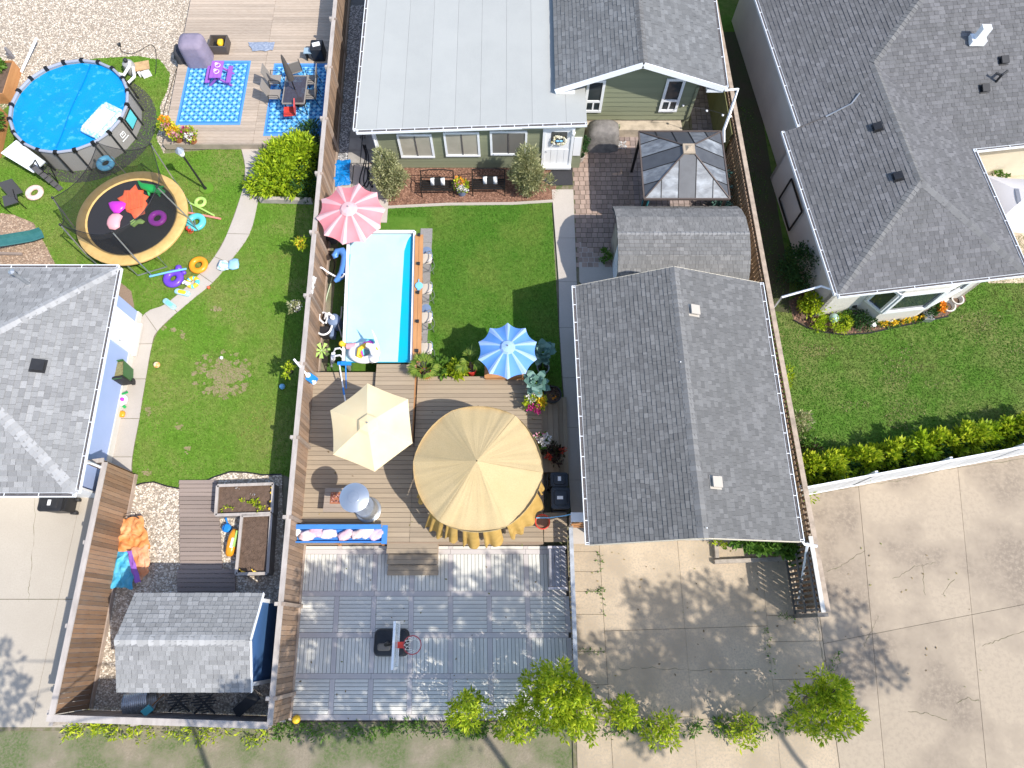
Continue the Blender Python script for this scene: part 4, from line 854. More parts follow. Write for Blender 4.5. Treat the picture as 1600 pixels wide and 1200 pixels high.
# solid olive panel facing the house
op=thing('olive_wall_panel','solid olive painted fence panel facing the paved side passage','fence panel',(rx(20)-.2,20,0))
for i in range(9):
    y=17.6+i*.78; MB().box((rx(y)-.14,y,.86),(.03,.765,1.7),rz=radians(2)).build('panel_board',m_oliveo,op)
# slatted fence end by the driveway
se=thing('slatted_gate','open slatted wooden gate of dark grey bars beside the concrete driveway','gate',(rx(1.6),1.6,0))
a,b=Vector((rx(2.75)+.02,2.7,0)),Vector((rx(.62),.6,0)); m_dk=mat('dark_slat',(.17,.155,.14),.8,obj=.2,n=(4,.4,.7))
for i in range(13):
    p=lerp(b+(a-b)*.04,a,i/13.); MB().box((p.x-.14,p.y,.92),(.02,.075,1.8)).build('slat',m_dk,se)
for zz in (.12,.9,1.7): MB().beam(a+Z*zz-Vector((.17,0,0)),b+Z*zz-Vector((.17,0,0)),.04,.09).build('rail',m_dk,se)
MB().beam(b+Vector((-.2,-.06,.9)),b+Vector((.1,-.06,.9)),.1,1.8).build('post',m_dk,se)
MB().beam(a+Z*1.85-Vector((.05,0,0)),b+Z*1.85-Vector((.05,0,0)),.12,.04).build('top_rail',m_pw,se)
dp=MB(); dp.tube([W(1262,849,1.95),W(1247,945,.12)],.045,4); tag(dp.build('drain_pipe',m_fascia,None,origin=tuple(W(1250,930,0))),'white square drain pipe sloping down the slatted gate','pipe')
# white vinyl fence
wf=thing('vinyl_fence','low white vinyl panel fence between hedge and right driveway','fence',(13,4.7,0))
fa=W(1254,763,1.75); fb=W(1600,698,1.75); fa.z=fb.z=0; fb=fa+(fb-fa)*1.5; t=(fb-fa).normalized(); L_=(fb-fa).length
k=int(L_/2.4)+1
for i in range(k):
    a,b=fa+t*(i*2.4),fa+t*min(L_,(i+1)*2.4); picket_run(wf,a,b,.05,1.68,.15,mat('vinyl_panel',(.56,.58,.6),.5,n=(3,.45,.7),col2=(.5,.51,.52),obj=.03) if i==0 else bpy.data.materials['vinyl_panel'],gap=.004,name='panel_board'); MB().beam(a+Z*1.72,b+Z*1.72,.06,.07).build('rail',m_vwhite,wf); MB().beam(a+Z*.05,b+Z*.05,.06,.07).build('rail',m_vwhite,wf)
    p=fa+t*i*2.4; MB().box((p.x-t.y*.07,p.y+t.x*.07,.84),(.09,.09,1.68),rz=atan2(t.y,t.x)).build('post',m_vwhite,wf)
# ---------------------------------------------------------------- main deck
DZ=.55; UZ=.74
dk=thing('wood_deck','large brown wooden deck with steps under the cream umbrella and tan pavilion','deck',(-2.5,5.3,0))
xl=W(474,640,DZ).x; xs=W(650,640,DZ).x; xr=W(846,640,DZ).x; ys=W(700,847,DZ).y; yn=W(700,588,DZ).y; ux0,ux1=W(586,600,UZ).x,W(648,600,UZ).x; uy0,uy1=W(600,692,UZ).y,W(600,569,UZ).y
yln=W(520,584,DZ).y
P_=.152; it=[]; y=ys+P_/2; i=0
while y<yln:
    gapx=xs-.004
    if uy0-.02<y<uy1: it.append((((xl+ux0)/2,y,DZ-.019),(ux0-xl-.012,P_-.012,.038),0))
    else: it.append((((xl+gapx)/2,y,DZ-.019),(gapx-xl,P_-.012,.038),0))
    if y<yn-.05: it.append((((xs+xr)/2,y,DZ-.019),(xr-xs-.01,P_-.012,.038),0))
    y+=P_
y=uy0+P_/2
while y<uy1: it.append((((ux0+ux1)/2,y,UZ-.019),(ux1-ux0-.01,P_-.012,.038),0)); y+=P_
xe=W(886,820,DZ).x; y=ys+P_/2
while y<ys+.95: it.append((((xr+xe)/2+.01,y,DZ-.021),(xe-xr-.02,P_-.012,.036),0)); y+=P_
board_meshes(dk,'deck_board',it,m_deck)
MB().box(((xl+xr)/2,(ys+yn)/2,(DZ-.05)/2),(xr-xl-.02,yn-ys-.02,DZ-.05)).box(((xl+ux0)/2,(yn+yln)/2,.24),(ux0-xl-.02,yln-yn+.06,.48)).build('joists',m_under,dk)
MB().box(((ux0+ux1)/2,(uy0+uy1)/2,(UZ-.04)/2+.1),(ux1-ux0-.02,uy1-uy0-.02,UZ-.25)).build('riser',m_wood_f,dk)
MB().box((ux1+.005,(uy0+uy1)/2,DZ+.09),(.03,uy1-uy0,.18)).build('fascia',m_pinew,dk); MB().box((ux1+.0,uy0-.02,DZ+.14),(.1,.1,.3)).build('post',m_wood_g,dk)
m_fas=mat('deck_fascia',(.36,.26,.18),.8,n=(3,.35,.75),col2=(.28,.2,.14),stretch=(.3,1,2))
MB().box(((xl+xr)/2,ys-.02,DZ/2),(xr-xl,.035,DZ-.05)).build('fascia',m_fas,dk)
MB().box((xr+.012,(ys+.95+yn)/2,DZ/2),(.03,yn-ys-1.0,DZ-.03)).build('fascia',m_fas,dk)
sx0,sx1=W(605,870,.4).x,W(684,870,.4).x
for k,(z,d) in enumerate(((DZ-.02,.31),(DZ-.2,.31),(DZ-.37,.31))):
    y0=ys-.03-k*.31
    for j in range(2): MB().box(((sx0+sx1)/2,y0-.08-j*.155,z-.018),(sx1-sx0+.02*j,.146,.036)).build('tread',m_deck,dk)
    MB().box(((sx0+sx1)/2,y0-.15,(z-.04)/2),(sx1-sx0-.04,.28,z-.04)).build('stringer',m_fas,dk)
# east steps
y0,y1=W(860,738,.35).y,W(860,618,.35).y
for z,a,b in ((.37,xr+.03,W(873,680,.37).x),(.19,W(873,680,.37).x+.005,W(887,680,.19).x)):
    k=3 if z>.3 else 2
    for j in range(k): MB().box((a+(j+.5)*(b-a)/k,(y0+y1)/2,z-.018),((b-a)/k-.01,y1-y0,.036)).build('tread',m_deck,dk)
    MB().box(((a+b)/2,(y0+y1)/2,(z-.04)/2),(b-a-.02,y1-y0-.02,z-.04)).build('stringer',m_fas,dk)
# ---------------------------------------------------------------- grey court
ct=thing('court_deck','grey ground level deck of square board panels under the basketball hoop','court',(-2.3,-.2,0))
CZ=.06; ry=[W(700,y,CZ).y for y in (1121,1056.5,992.5,927.5,862)]+[ys-.06]
gx=[W(x,1000,CZ).x for x in (460,523,582,641.5,704,765.5,826.5,889)]
fw=.155
def sk(x,y): return x-(y+.2)*.03
items=[]; fr=[]
for r in range(5):
    ya,yb=ry[r]+fw/2,ry[r+1]-(fw/2 if r<4 else .0)
    for c in range(7):
        xa,xb=gx[c]+fw/2,gx[c+1]-fw/2
        if r==4: n=max(1,int((yb-ya)/.13)); hor=True
        else: n=9; hor=(r%2==0)
        for i in range(n):
            if hor:
                h=(yb-ya)/n; yy=ya+(i+.5)*h; items.append(((sk((xa+xb)/2,yy),yy,CZ-.017),(xb-xa-.004,h-.012,.034),0))
            else:
                h=(xb-xa)/n; xx=xa+(i+.5)*h; yy=(ya+yb)/2; items.append(((sk(xx,yy),yy,CZ-.017),(h-.012,yb-ya-.004,.034),.03))
    for c in range(8): fr.append(((sk(gx[c],(ya+yb)/2),(ya+yb)/2,CZ-.016),(fw-.01,yb-ya-.006,.036),.03))
for r in range(5): 
    for a,b in ((0,2),(2,4),(4,6),(6,7)): fr.append(((sk((gx[a]+gx[b])/2,ry[r]),ry[r],CZ-.015),(gx[b]-gx[a]-.008,fw-.01,.037),0))
board_meshes(ct,'court_board',items[:300],m_court); board_meshes(ct,'frame_board',fr,m_courtf)
MB().prism([(sk(gx[0],ry[0])-.1,ry[0]-.12),(sk(gx[7],ry[0])+.1,ry[0]-.12),(sk(gx[7],ys)+.1,ys-.05),(sk(gx[0],ys)-.1,ys-.05)],-.04,.02).build('joists',m_under,ct)
# court side fence, bench
cf=thing('court_fence','low grey picket fence between the grey court and the concrete driveway','fence',(1.75,0,0))
fa,fb=Vector((W(892,815,1.2).x,3.05,0)),Vector((W(897,1050,1.2).x+.06,-1.3,0)); picket_run(cf,fb,fa,.05,1.12,.15,m_timber,gap=.05)
MB().beam(fa+Z*1.15,fb+Z*1.15,.12,.04).build('top_rail',mat('grey_rail',(.42,.44,.47),.6,n=(4,.4,.7)),cf)
for zz in (.2,.95): MB().beam(fa+Z*zz+Vector((.04,0,0)),fb+Z*zz+Vector((.04,0,0)),.04,.08).build('rail',m_timber,cf)
for k in (0,.33,.62,1): p=lerp(fa,fb,k); MB().box((p.x+.02,p.y,.58),(.09,.09,1.17)).build('post',m_timber,cf)
bn=thing('court_bench','grey wooden bench with white end frames against the low court fence','bench',W(872,885,0))
bx0,bx1,by0,by1=W(858,885,.45).x,W(884,885,.45).x,W(870,919,.45).y,W(870,855,.45).y
m_bg=mat('bench_grey',(.3,.3,.33),.6,obj=.06,n=(4,.4,.7))
for j in range(3): MB().box((bx0+(j+.5)*(bx1-bx0)/3,(by0+by1)/2,.43),((bx1-bx0)/3-.012,by1-by0-.1,.035)).build('seat_slat',m_bg,bn)
for y in (by0,by1): MB().box(((bx0+bx1)/2,y,.24),(bx1-bx0+.06,.07,.48)).build('end_frame',mat('bench_end',(.55,.52,.54),.7) if y==by0 else bpy.data.materials['bench_end'],bn)
gp=thing('gate_post_box','pale timber gate frame with white cap between deck corner and garage','gate',W(905,825,0))
x_,y_=W(905,808,1.3).x,W(905,808,1.3).y
MB().box((x_,y_,1.28),(.5,.28,.05)).build('cap',m_vwhite,gp); MB().box((x_-.2,y_,.64),(.09,.24,1.25)).build('post',m_cap_w,gp)
for zz in (.35,.75,1.1): MB().box((x_+.05,y_-.15,zz),(.5,.03,.14)).build('rail',m_pinew,gp)
# ---------------------------------------------------------------- rug deck of the left yard
LZ=.3
rd=thing('patio_deck','pale weathered wooden deck carrying the two blue patterned rugs','deck',W(330,180,0))
b0=W(253,222,LZ); yb_=W(330,224,LZ).y; xm=W(402,180,LZ).x; xL=W(262,190,LZ).x; y=yb_+.08; it=[]
while y<26:
    x0=xL-(.02)*(y-yb_); it.append((((x0+xm)/2,y,LZ-.018),(round(xm-x0-.01,2),.138,.036),0)); xr2=fx(y)-.12; it.append((((xm+xr2)/2,y,LZ-.018),(round(xr2-xm-.01,2),.138,.036),0)); y+=.148
board_meshes(rd,'deck_board',it,m_deck2); MB().prism([(xL+.03,yb_+.02),(fx(yb_)-.15,yb_+.02),(fx(26)-.15,26),(xL+.0,26)],0,LZ-.045).build('joists',m_under,rd)
MB().box(((xL+fx(yb_)-.12)/2,yb_-.02,LZ/2),(fx(yb_)-.12-xL,.04,LZ-.01)).build('fascia',mat('pale_fascia',(.4,.33,.26),.85,n=(3,.4,.7),col2=(.3,.25,.2)),rd)
# boardwalk on the gravel
bw=thing('boardwalk','short boardwalk of grey brown planks across the pale gravel','boardwalk',W(312,840,0))
n=27; ytop,ybot=W(310,753,.06).y,W(310,928,.06).y; it=[]
for i in range(n):
    f=i/(n-1); y=lerp(ytop,ybot,f); px=lerp(757,924,f); l=W(lerp(279,282,f),px,.06).x; r=W(lerp(338,350,f) if f<.78 else 368,px,.06).x
    if f>.78: l=W(277,px,.06).x
    it.append((((l+r)/2,y,.04),(r-l,abs(ybot-ytop)/(n-1)-.014,.04),random.uniform(-.004,.004)))
board_meshes(bw,'plank',it,m_walk)
# raised beds
def raised(px,h,label,soilm=m_dirt,name='raised_bed'):
    c=[W(x,y,h) for x,y in px]; ctr=sum(c,Vector())/4; rb=thing(name,label,'raised bed',(ctr.x,ctr.y,0),group='raised beds in the gravel yard')
    for i in range(4):
        a,b=c[i],c[(i+1)%4]; n_=Vector((b.y-a.y,a.x-b.x,0)).normalized()
        for k in range(2): MB().beam(Vector((a.x,a.y,h*(.25+.5*k)))+n_*.0,Vector((b.x,b.y,h*(.25+.5*k))),.05,h/2-.006).build('side_board',m_timber,rb)
        MB().beam(a+Z*.012,b+Z*.012,.09,.024).build('rim',m_cap_w,rb)
    MB().prism([(ctr.x+(p.x-ctr.x)*.97,ctr.y+(p.y-ctr.y)*.97) for p in c],0,h-.09).build('soil',soilm,rb)
    return rb,[(ctr.x+(p.x-ctr.x)*.93,ctr.y+(p.y-ctr.y)*.93,h-.09) for p in c]
rb1,sp1=raised([(340,759),(427,756),(425,802),(337,805)],.5,'raised timber bed with seedlings and white petals on its soil')
rb2,sp2=raised([(378,806),(424,804),(418,896),(369,897)],.5,'long raised timber bed of bare brown soil beside the fence')
pebbles('clods',sp1,120,m_dirt,.41,.03); pebbles('clods',sp2,160,m_dirt,.41,.03)
# driveway timbers south of the garage
tm=MB(); tm.beam(W(1116,878,.1),W(1230,873,.1),.12,.16).beam(W(1120,872,.1),W(1118,848,.1),.12,.16); tag(tm.build('timber_kerb',mat('kerb_timber',(.42,.36,.3),.85,n=(3,.4,.7)),None,origin=tuple(W(1170,876,0))),'L shaped grey timber kerb on the driveway below garage wall','kerb')
# ================================================================ PARASOLS AND DECK FURNITURE
def parasol(name,label,c,r,z,n,mA,mB_,rise=.45,cat='parasol',a0=0.,base=0.,sag=.06,tilt=(0,0),valance=.0,radii=None,stripe=True,cut=.075):
    c=Vector((c.x,c.y,base)); o=thing(name,label,cat,c); R_=Matrix.Rotation(tilt[0],3,'X')@Matrix.Rotation(tilt[1],3,'Y')
    apx=Vector((c.x,c.y,z+rise)); M_=[Vector((r*cos(a0+2*pi*k/n),r*sin(a0+2*pi*k/n),-rise)) for k in range(n)]
    for k in range(n):
        a,b=M_[k],M_[(k+1)%n]; mb=MB(); rows=7; cols=6; vs=[]
        for i in range(rows+1):
            f=.02+.98*i/rows
            for j in range(cols+1):
                s=j/cols; p=a*f*(1-s)+b*f*s; dip=-sag*4*s*(1-s)*f
                inw=1-cut*4*s*(1-s)*f; p=Vector((p.x*inw,p.y*inw,p.z+dip+.1*sin(pi*f)*rise)); vs.append(apx+R_@p)
        fs=[]; 
        for i in range(rows):
            for j in range(cols): q=i*(cols+1)+j; fs.append((q,q+cols+1,q+cols+2,q+1)); 
        ms=[1 if (stripe and (j in (0,cols-1))) else 0 for i in range(rows) for j in range(cols)]
        nv=len(mb.v); mb.add(vs,fs); mb.m=ms
        mb.build('panel',[mA,mB_],o,smooth=2)
        rb=MB(); rb.beam(apx+R_@(M_[k]*.03+Z*-.03),apx+R_@(M_[k]*.985+Z*(-.025)),.014,.014); rb.build('rib',m_white,o)
    MB().lathe([(.26*r,-.075),(.2*r,.0),(.03,.06)],apx+Z*.0,n,cap=False,a0=a0).build('vent_cap',mB_,o)
    MB().lathe([(.02,.05),(.03,.08),(.015,.11)],apx,10).build('finial',m_grey,o); MB().tube([c+Z*.04,apx],.022,8).build('pole',m_white,o)
    MB().lathe([(.28,0),(.28,.05),(.05,.09),(.04,.3)],c,18).build('base',m_black,o); return o
# centres from the hub, rim height from the size
parasol('pink_parasol','round pink and white striped parasol open beside the swimming pool',W(545,327,2.25),1.2,1.95,10,m_pinkd,m_pinkl,.4,a0=radians(8),tilt=(.08,.0))
parasol('blue_parasol','round blue parasol with pale stripes open over the edge of the deck',W(793,541,2.3),.98,1.95,10,m_blued,m_bluel,.35,a0=radians(18),base=.02)
parasol('cream_parasol','large six sided cream parasol open over the wooden deck',W(574,661,3.0),1.36,2.55,6,m_beige,m_beige,.42,a0=radians(38),base=UZ,stripe=False,cut=.02,tilt=(.06,-.04))
# tan pavilion
pv=thing('round_pavilion','large round tan canvas pavilion with gathered yellow curtains on the deck','pavilion',(-1.0,4.5,DZ))
pc=Vector((W(748,736,2.5).x,W(748,736,2.3).y,0)); pr=1.92; pzr,pza=2.35,3.1; n=6; a0=radians(-5)
apx=Vector((W(745,720,pza).x,W(745,720,pza).y,pza)); pc=Vector((apx.x-.0,apx.y-.0,0))
for k in range(n):
    mb=MB(); rows,cols=9,22; vs=[]
    A0=a0+2*pi*k/n; ph=random.random()*6
    for i in range(rows+1):
        f=.01+.99*i/rows
        for j in range(cols+1):
            s=j/cols; th=A0+2*pi/n*s; e_=4*s*(1-s)
            rr=pr*f*(1-.02*e_*f); z=lerp(pza,pzr,f**.92)-.2*e_*f*(1-.4*f)+(.014*sin(j*1.1+ph*2+i*.35)+.01*sin(j*2.3+ph+i*.2))*f*(.35+abs(2*s-1))+.012*sin(j*2.6+ph)*sin(pi*f)
            vs.append((pc.x+rr*cos(th),pc.y+rr*sin(th),z))
    fs=[(i*(cols+1)+j,i*(cols+1)+j+cols+1,i*(cols+1)+j+cols+2,i*(cols+1)+j+1) for i in range(rows) for j in range(cols)]
    mb.add(vs,fs).build('canopy_panel',m_tan,pv,smooth=2)
    mb=MB(); q=[(pc.x+pr*cos(A0+2*pi/n*j/8)*(1-.02*4*(j/8)*(1-j/8)),pc.y+pr*sin(A0+2*pi/n*j/8)*(1-.02*4*(j/8)*(1-j/8))) for j in range(9)]
    vs=[(x,y,pzr) for x,y in q]+[(x*1+.0,y,pzr-.14) for x,y in q]; mb.add(vs,[(j,j+9,j+10,j+1) for j in range(8)]).build('valance',m_tan,pv)
    P0=Vector((pc.x+pr*.95*cos(A0),pc.y+pr*.95*sin(A0),0)); P0h=P0.copy(); P0h.z=pzr-.03
    MB().beam(Vector((apx.x,apx.y,pza-.3)),P0h-Z*.1,.03,.03).build('rafter',m_blackm,pv); MB().tube([P0+Z*DZ,P0h],.035,8).build('post',m_blackm,pv)
def drape(a0,a1,r0,fl_,zb,nf):
    mb=MB(); vs=[]; rows=9; C=nf*6
    for i in range(rows+1):
        f=i/rows
        for j in range(C+1):
            s=j/C; a=lerp(a0,a1,s); fold=sin(s*nf*2*pi+2*sin(s*5)); rr=r0+fl_*f**.8*(1+.12*fold)+.03*fold*f; z=lerp(pzr-.1,zb+.12*sin(s*nf*pi+1)**2,f); vs.append((pc.x+rr*cos(a),pc.y+rr*sin(a),z))
    return mb.add(vs,[(i*(C+1)+j,(i+1)*(C+1)+j,(i+1)*(C+1)+j+1,i*(C+1)+j+1) for i in range(rows) for j in range(C)])
for a,b,fl_,zb,nf in ((222,238,.42,.75,3),(241,252,.34,1.0,2),(257,271,.36,1.0,2),(275,291,.36,1.05,2),(297,338,.36,.95,4),(342,352,.2,1.1,2),(200,208,.2,1.2,2)): drape(radians(a),radians(b),pr*.93,fl_,zb,nf).build('curtain',m_tand,pv,smooth=2)
# benches or seats glimpsed beneath
tbp=thing('round_table','dark round table under the tan pavilion','table',(pc.x,pc.y,DZ)); MB().lathe([(.03,.68),(.6,.7),(.6,.73),(.02,.735)],(pc.x,pc.y,DZ),24).build('tabletop',m_blackm,tbp); MB().tube([(pc.x,pc.y,DZ),(pc.x,pc.y,DZ+.7)],.05,8).build('pedestal',m_blackm,tbp)
# patio heater
ht=thing('patio_heater','tall stainless patio heater with round reflector standing on the deck','heater',W(576,797,DZ)); hc=Vector(ht.location); 
MB().lathe([(.4,0),(.4,.06),(.36,.08)],hc,28).build('base',m_grey,ht,smooth=True); MB().lathe([(.33,.08),(.33,.72),(.3,.76),(.05,.77)],hc,28).build('tank_cover',m_galv,ht,smooth=True)
MB().tube([hc+Z*.77,hc+Z*1.85],.035,10).build('pole',m_grey,ht); MB().lathe([(.1,1.75),(.14,1.82),(.14,2.02),(.06,2.06)],hc,18).build('burner',m_blackm,ht,smooth=True)
MB().lathe([(.42,2.06),(.425,2.075),(.3,2.13),(.17,2.155),(.165,2.18),(.02,2.2)],hc,36).build('reflector',mat('satin_steel',(.55,.58,.62),.3,metal=.8),ht,smooth=True)
# fire table
ft=thing('fire_table','low square fire table with red lava rocks in its burner','fire table',W(535,785,DZ)); fc=Vector(ft.location)
m_ft=mat('fire_table_top',(.33,.26,.2),.7,n=(3,.4,.7),col2=(.27,.21,.165),stretch=(.3,2,1))
MB().box(fc+Z*.19,(.8,.62,.36)).build('cabinet',m_wood_g,ft)
for j in range(5): MB().box(fc+Vector((.02,-.3+.15*j,.4)),(.98,.142,.04)).build('top_board',m_ft,ft)
MB().box(fc+Vector((.05,.06,.424)),(.66,.36,.012)).build('burner_tray',m_terra,ft)
lv=MB()
for i in range(90): lv.ball(fc+Vector((.05-.12+random.uniform(-.17,.24),.06+random.uniform(-.14,.14),.445)),(random.uniform(.015,.03),)*3,6,4)
lv.build('lava_rock',mat('lava_rock',(.3,.1,.07),.95,ramp=[(0,(.12,.05,.04)),(.5,(.33,.12,.09)),(1,(.55,.3,.24))]),ft,kind='stuff')
# blue rail trough with cushions
tr_=thing('blue_trough','long bright blue wooden trough on braces along the deck edge','trough',W(525,838,1.0))
m_bp=mat('blue_paint',(.05,.21,.55),.6,n=(3,.4,.75),col2=(.045,.18,.48)); L0,R0=W(448,838,1.05),W(598,834,1.05); yc=(L0.y+R0.y)/2; xa,xb=L0.x,R0.x; cx=(xa+xb)/2; ln=xb-xa
MB().box((cx,yc,.9),(ln,.36,.03)).build('base_board',m_bp,tr_); MB().box((cx,yc+.2,1.0),(ln-.06,.03,.2)).build('back_board',m_bp,tr_); MB().box((cx,yc-.2,.97),(ln+.02,.04,.12)).build('front_board',m_bp,tr_)
MB().box((cx,yc+.24,1.1),(ln-.1,.14,.03)).build('cap_board',m_bp,tr_); MB().box((xb+.05,yc+.02,1.0),(.16,.56,.05)).build('end_board',m_bp,tr_); MB().box((xa-.02,yc-.02,1.0),(.05,.44,.16)).build('end_board',m_bp,tr_)
for k in (.04,.5,.97): MB().beam((xa+ln*k,ys-.06,.28),(xa+ln*k-.0,yc-.12,.88),.09,.05).build('brace',m_pinew,tr_); MB().box((xa+ln*k,ys-.05,.72),(.09,.05,.4)).build('upright',m_pinew,tr_)
MB().box((cx,yc-.0,.44+.2),(ln,.03,.12)).build('stretcher',m_wood_o,tr_)
def lump(c,d,seed,n=16,m=8,rz=0.,amp=.18):
    mb=MB(); mb.ball((0,0,0),1,n,m); out=MB(); R_=Matrix.Rotation(rz,3,'Z'); vs=[]
    for v in mb.v:
        p=Vector(v); k=1+amp*mnoise.noise(p*1.6+Vector((seed*3.7,seed,0))); q=Vector((math_sp(p.x)*d[0],math_sp(p.y)*d[1],p.z*d[2]))*k; vs.append(Vector(c)+R_@q)
    out.add(vs,mb.f); return out
def math_sp(x): return copysign(abs(x)**.7,x)
cols=[((.72,.7,.72),'white'),((.75,.55,.58),'pale pink'),((.72,.38,.45),'rose pink'),((.74,.6,.66),'pink and lilac'),((.7,.45,.5),'dusty pink'),((.55,.42,.4),'tan'),((.73,.66,.64),'cream'),((.5,.4,.62),'lilac')]
pos_=[(459,832,35),(480,836,10),(493,831,-15),(512,834,8),(540,835,28),(560,833,25),(574,831,28),(588,834,22)]
for i,((c_,nm),(px,py,a)) in enumerate(zip(cols,pos_)):
    p=W(px,py,1.02); o=lump(p+Vector((0,0,-.03)),(.24,.15,.065),i,rz=radians(a),amp=.45).build('cushion',mat('towel_'+nm.replace(' ','_'),c_,.9,n=(7,.45,.6),col2=tuple(min(.8,k*1.25) for k in c_),bump=(14,.6,.03)),None,origin=tuple(p),smooth=2)
    where=['at the left end of the blue trough','second from the left in the blue trough','third from the left in the blue trough','fourth from the left in the blue trough','in the middle of the blue trough right of the gap','third from the right in the blue trough','second from the right in the blue trough','at the right end of the blue trough'][i]
    tag(o,f'crumpled {nm} cushion lying {where}','cushion','cushions in the blue trough')
# wheelie bins and bucket by the deck
m_dirtg=mat('grass_clippings',(.3,.3,.13),1,n=(14,.4,.6),col2=(.22,.18,.09),bump=(30,1,.05))
def cart(name,label,c,h,mb_,ml,rz=0.,wd=.5,dp=.58,open_=False):
    o=thing(name,label,'bin',(0,0,0)); 
    b=MB(); vs=[]; 
    for z,k in ((.1,.82),(h*.9,1.),(h*.94,1.04)):
        vs+=[(sx*wd/2*k,sy*dp/2*k,z) for sx,sy in ((-1,-1),(1,-1),(1,1),(-1,1))]
    b.add(vs,[(3,2,1,0)]+[(l+i,l+(i+1)%4,l+4+(i+1)%4,l+4+i) for l in (0,4) for i in range(4)]+([] if open_ else [(8,9,10,11)])); b.build('body',mb_,o)
    l=MB()
    if open_:
        l.rbox((0,dp*.62,h*.62),(wd*1.06,.07,.7*h),.03); 
        MB().box((0,0,h*.84),(wd*.9,dp*.9,.02)).build('waste',m_dirtg,o)
    else:
        l.rbox((0,-.02,h*.965),(wd*1.12,dp*1.14,.07),.09,top=.97); l.rbox((0,-.02,h*1.02),(wd*.8,dp*.78,.05),.08,top=.9)
    l.build('lid',ml,o,smooth=True)
    MB().tube([(-wd*.45,dp/2+.03,h*.93),(-wd*.45,dp/2+.1,h*.95),(wd*.45,dp/2+.1,h*.95),(wd*.45,dp/2+.03,h*.93)],.016,6).build('handle',mb_,o)
    for s in (-1,1): MB().lathe([(.04,-.03),(.12,-.03),(.12,.03),(.04,.03)],(s*wd*.42,dp*.42,.12),14,M=Matrix.Rotation(pi/2,3,'Y')).build('wheel',m_black,o)
    if not open_: MB().box((.02,-.02,h*1.049),(wd*.34,.1,.004)).build('sticker',m_vwhite,o)
    return place(o,c,rz)
p=W(873,748,.0); cart('wheelie_bin','smaller dark wheelie bin with white sticker beside the deck steps',Vector((W(873,749,.9).x,W(873,749,.9).y,0)),.88,m_black,m_binlid,radians(90),.42,.5)
cart('wheelie_bin','larger dark wheelie bin with white sticker near the garage wall',Vector((W(876,779,1.0).x,W(876,779,1.0).y,0)),1.0,m_black,m_binlid,radians(180),.54,.6)
cart('wheelie_bin','black wheelie bin standing on the left driveway below garage eave',Vector((W(81,785,.9).x,W(81,785,.9).y,0)),.95,m_black,m_black,radians(-90),.5,.66)
cart('green_waste_bin','open green wheelie bin full of clippings beside the lilac garage wall',W(201,590,0),.92,m_dkgreen,m_black,radians(190),.52,.56,open_=True)
bk=thing('red_rimmed_pot','terracotta brown pot with bright red rim at the deck corner','pot',W(847,818,DZ)); c=Vector(bk.location); MB().lathe([(.16,0),(.22,.34),(.2,.34),(.18,.26)],c,20,cap=False).build('body',m_terra,bk,smooth=True); MB().torus(c+Z*.34,.22,.018,24,7).build('rim',m_red,bk); MB().lathe([(.01,.26),(.19,.26)],c,20,cap=False).build('soil',m_chip,bk)
hb=MB(); hb.tube([W(838,809,.95),W(858,809,1.0),W(880,806,1.1),W(895,803,1.22)],.016,6); tag(hb.build('hose',m_skyb,None,origin=tuple(W(865,808,1))),'pale blue hose stretched from the gate cap to the deck corner','hose')
# ---------------------------------------------------------------- swimming pool
PZ=1.0
sp=thing('swimming_pool','rectangular above ground pool under a pale bubble cover beside the deck','pool',W(590,465,0))
c=[W(545,362,PZ),W(648,361,PZ),W(643,569,PZ),W(536,570,PZ)]; x0=c[0].x;x1=c[1].x;x2=c[2].x;x3=c[3].x; yt=c[0].y; yb_=uy1+.02
for a,b in ((Vector((x0,yt,PZ)),Vector((x1,yt,PZ))),(Vector((x1,yt,PZ)),Vector((x2,yb_,PZ))),(Vector((x3,yb_,PZ)),Vector((x0,yt,PZ)))):
    MB().beam(a,b,.09,.07).build('rim',m_vwhite,sp); MB().beam(a-Z*.5,b-Z*.5,.06,.93).build('side_wall',m_poolgrey,sp)
    for k in np.linspace(.06,.94,5):
        p=lerp(a,b,k); n_=Vector((b.y-a.y,a.x-b.x,0)).normalized()*-.05; MB().beam(p+n_-Z*.02,Vector((p.x,p.y,0))+n_*2.4,.05,.05).build('leg',m_grey,sp)
wz=PZ-.13
MB().prism([(x0+.03,yt-.03),(x1-.03,yt-.03),(x2-.03,yb_),(x3+.03,yb_)],wz-.05,wz).build('water',m_cyan,sp)
e0,e1=W(629,366,wz),W(620,560,wz)
cv=MB(); nx,ny=26,50; vs=[]
for j in range(ny+1):
    f=j/ny; y=lerp(yt-.03,yb_+.01,f); xl_=lerp(x0,x3,f)+.04; xr_=lerp(W(631,400,wz).x,W(622,560,wz).x,f); 
    if f<.14: xr_=lerp(x1-.05,xr_,min(1,(f/.14))**.5)
    for i in range(nx+1):
        x=lerp(xl_,xr_,i/nx); z=wz+.012+.006*mnoise.noise(Vector((x*3,y*3,0)))+(.05*max(0,1-abs(i/nx-.97)*6-abs(f-.06)*14) if f<.2 else 0); vs.append((x,y,z))
cv.add(vs,[(j*(nx+1)+i,(j+1)*(nx+1)+i,(j+1)*(nx+1)+i+1,j*(nx+1)+i+1) for j in range(ny) for i in range(nx)]); tag(cv.build('bubble_cover',m_paleblue,None,origin=tuple(W(585,450,wz)),smooth=2),'pale blue bubble cover floating over most of the rectangular pool','pool cover')
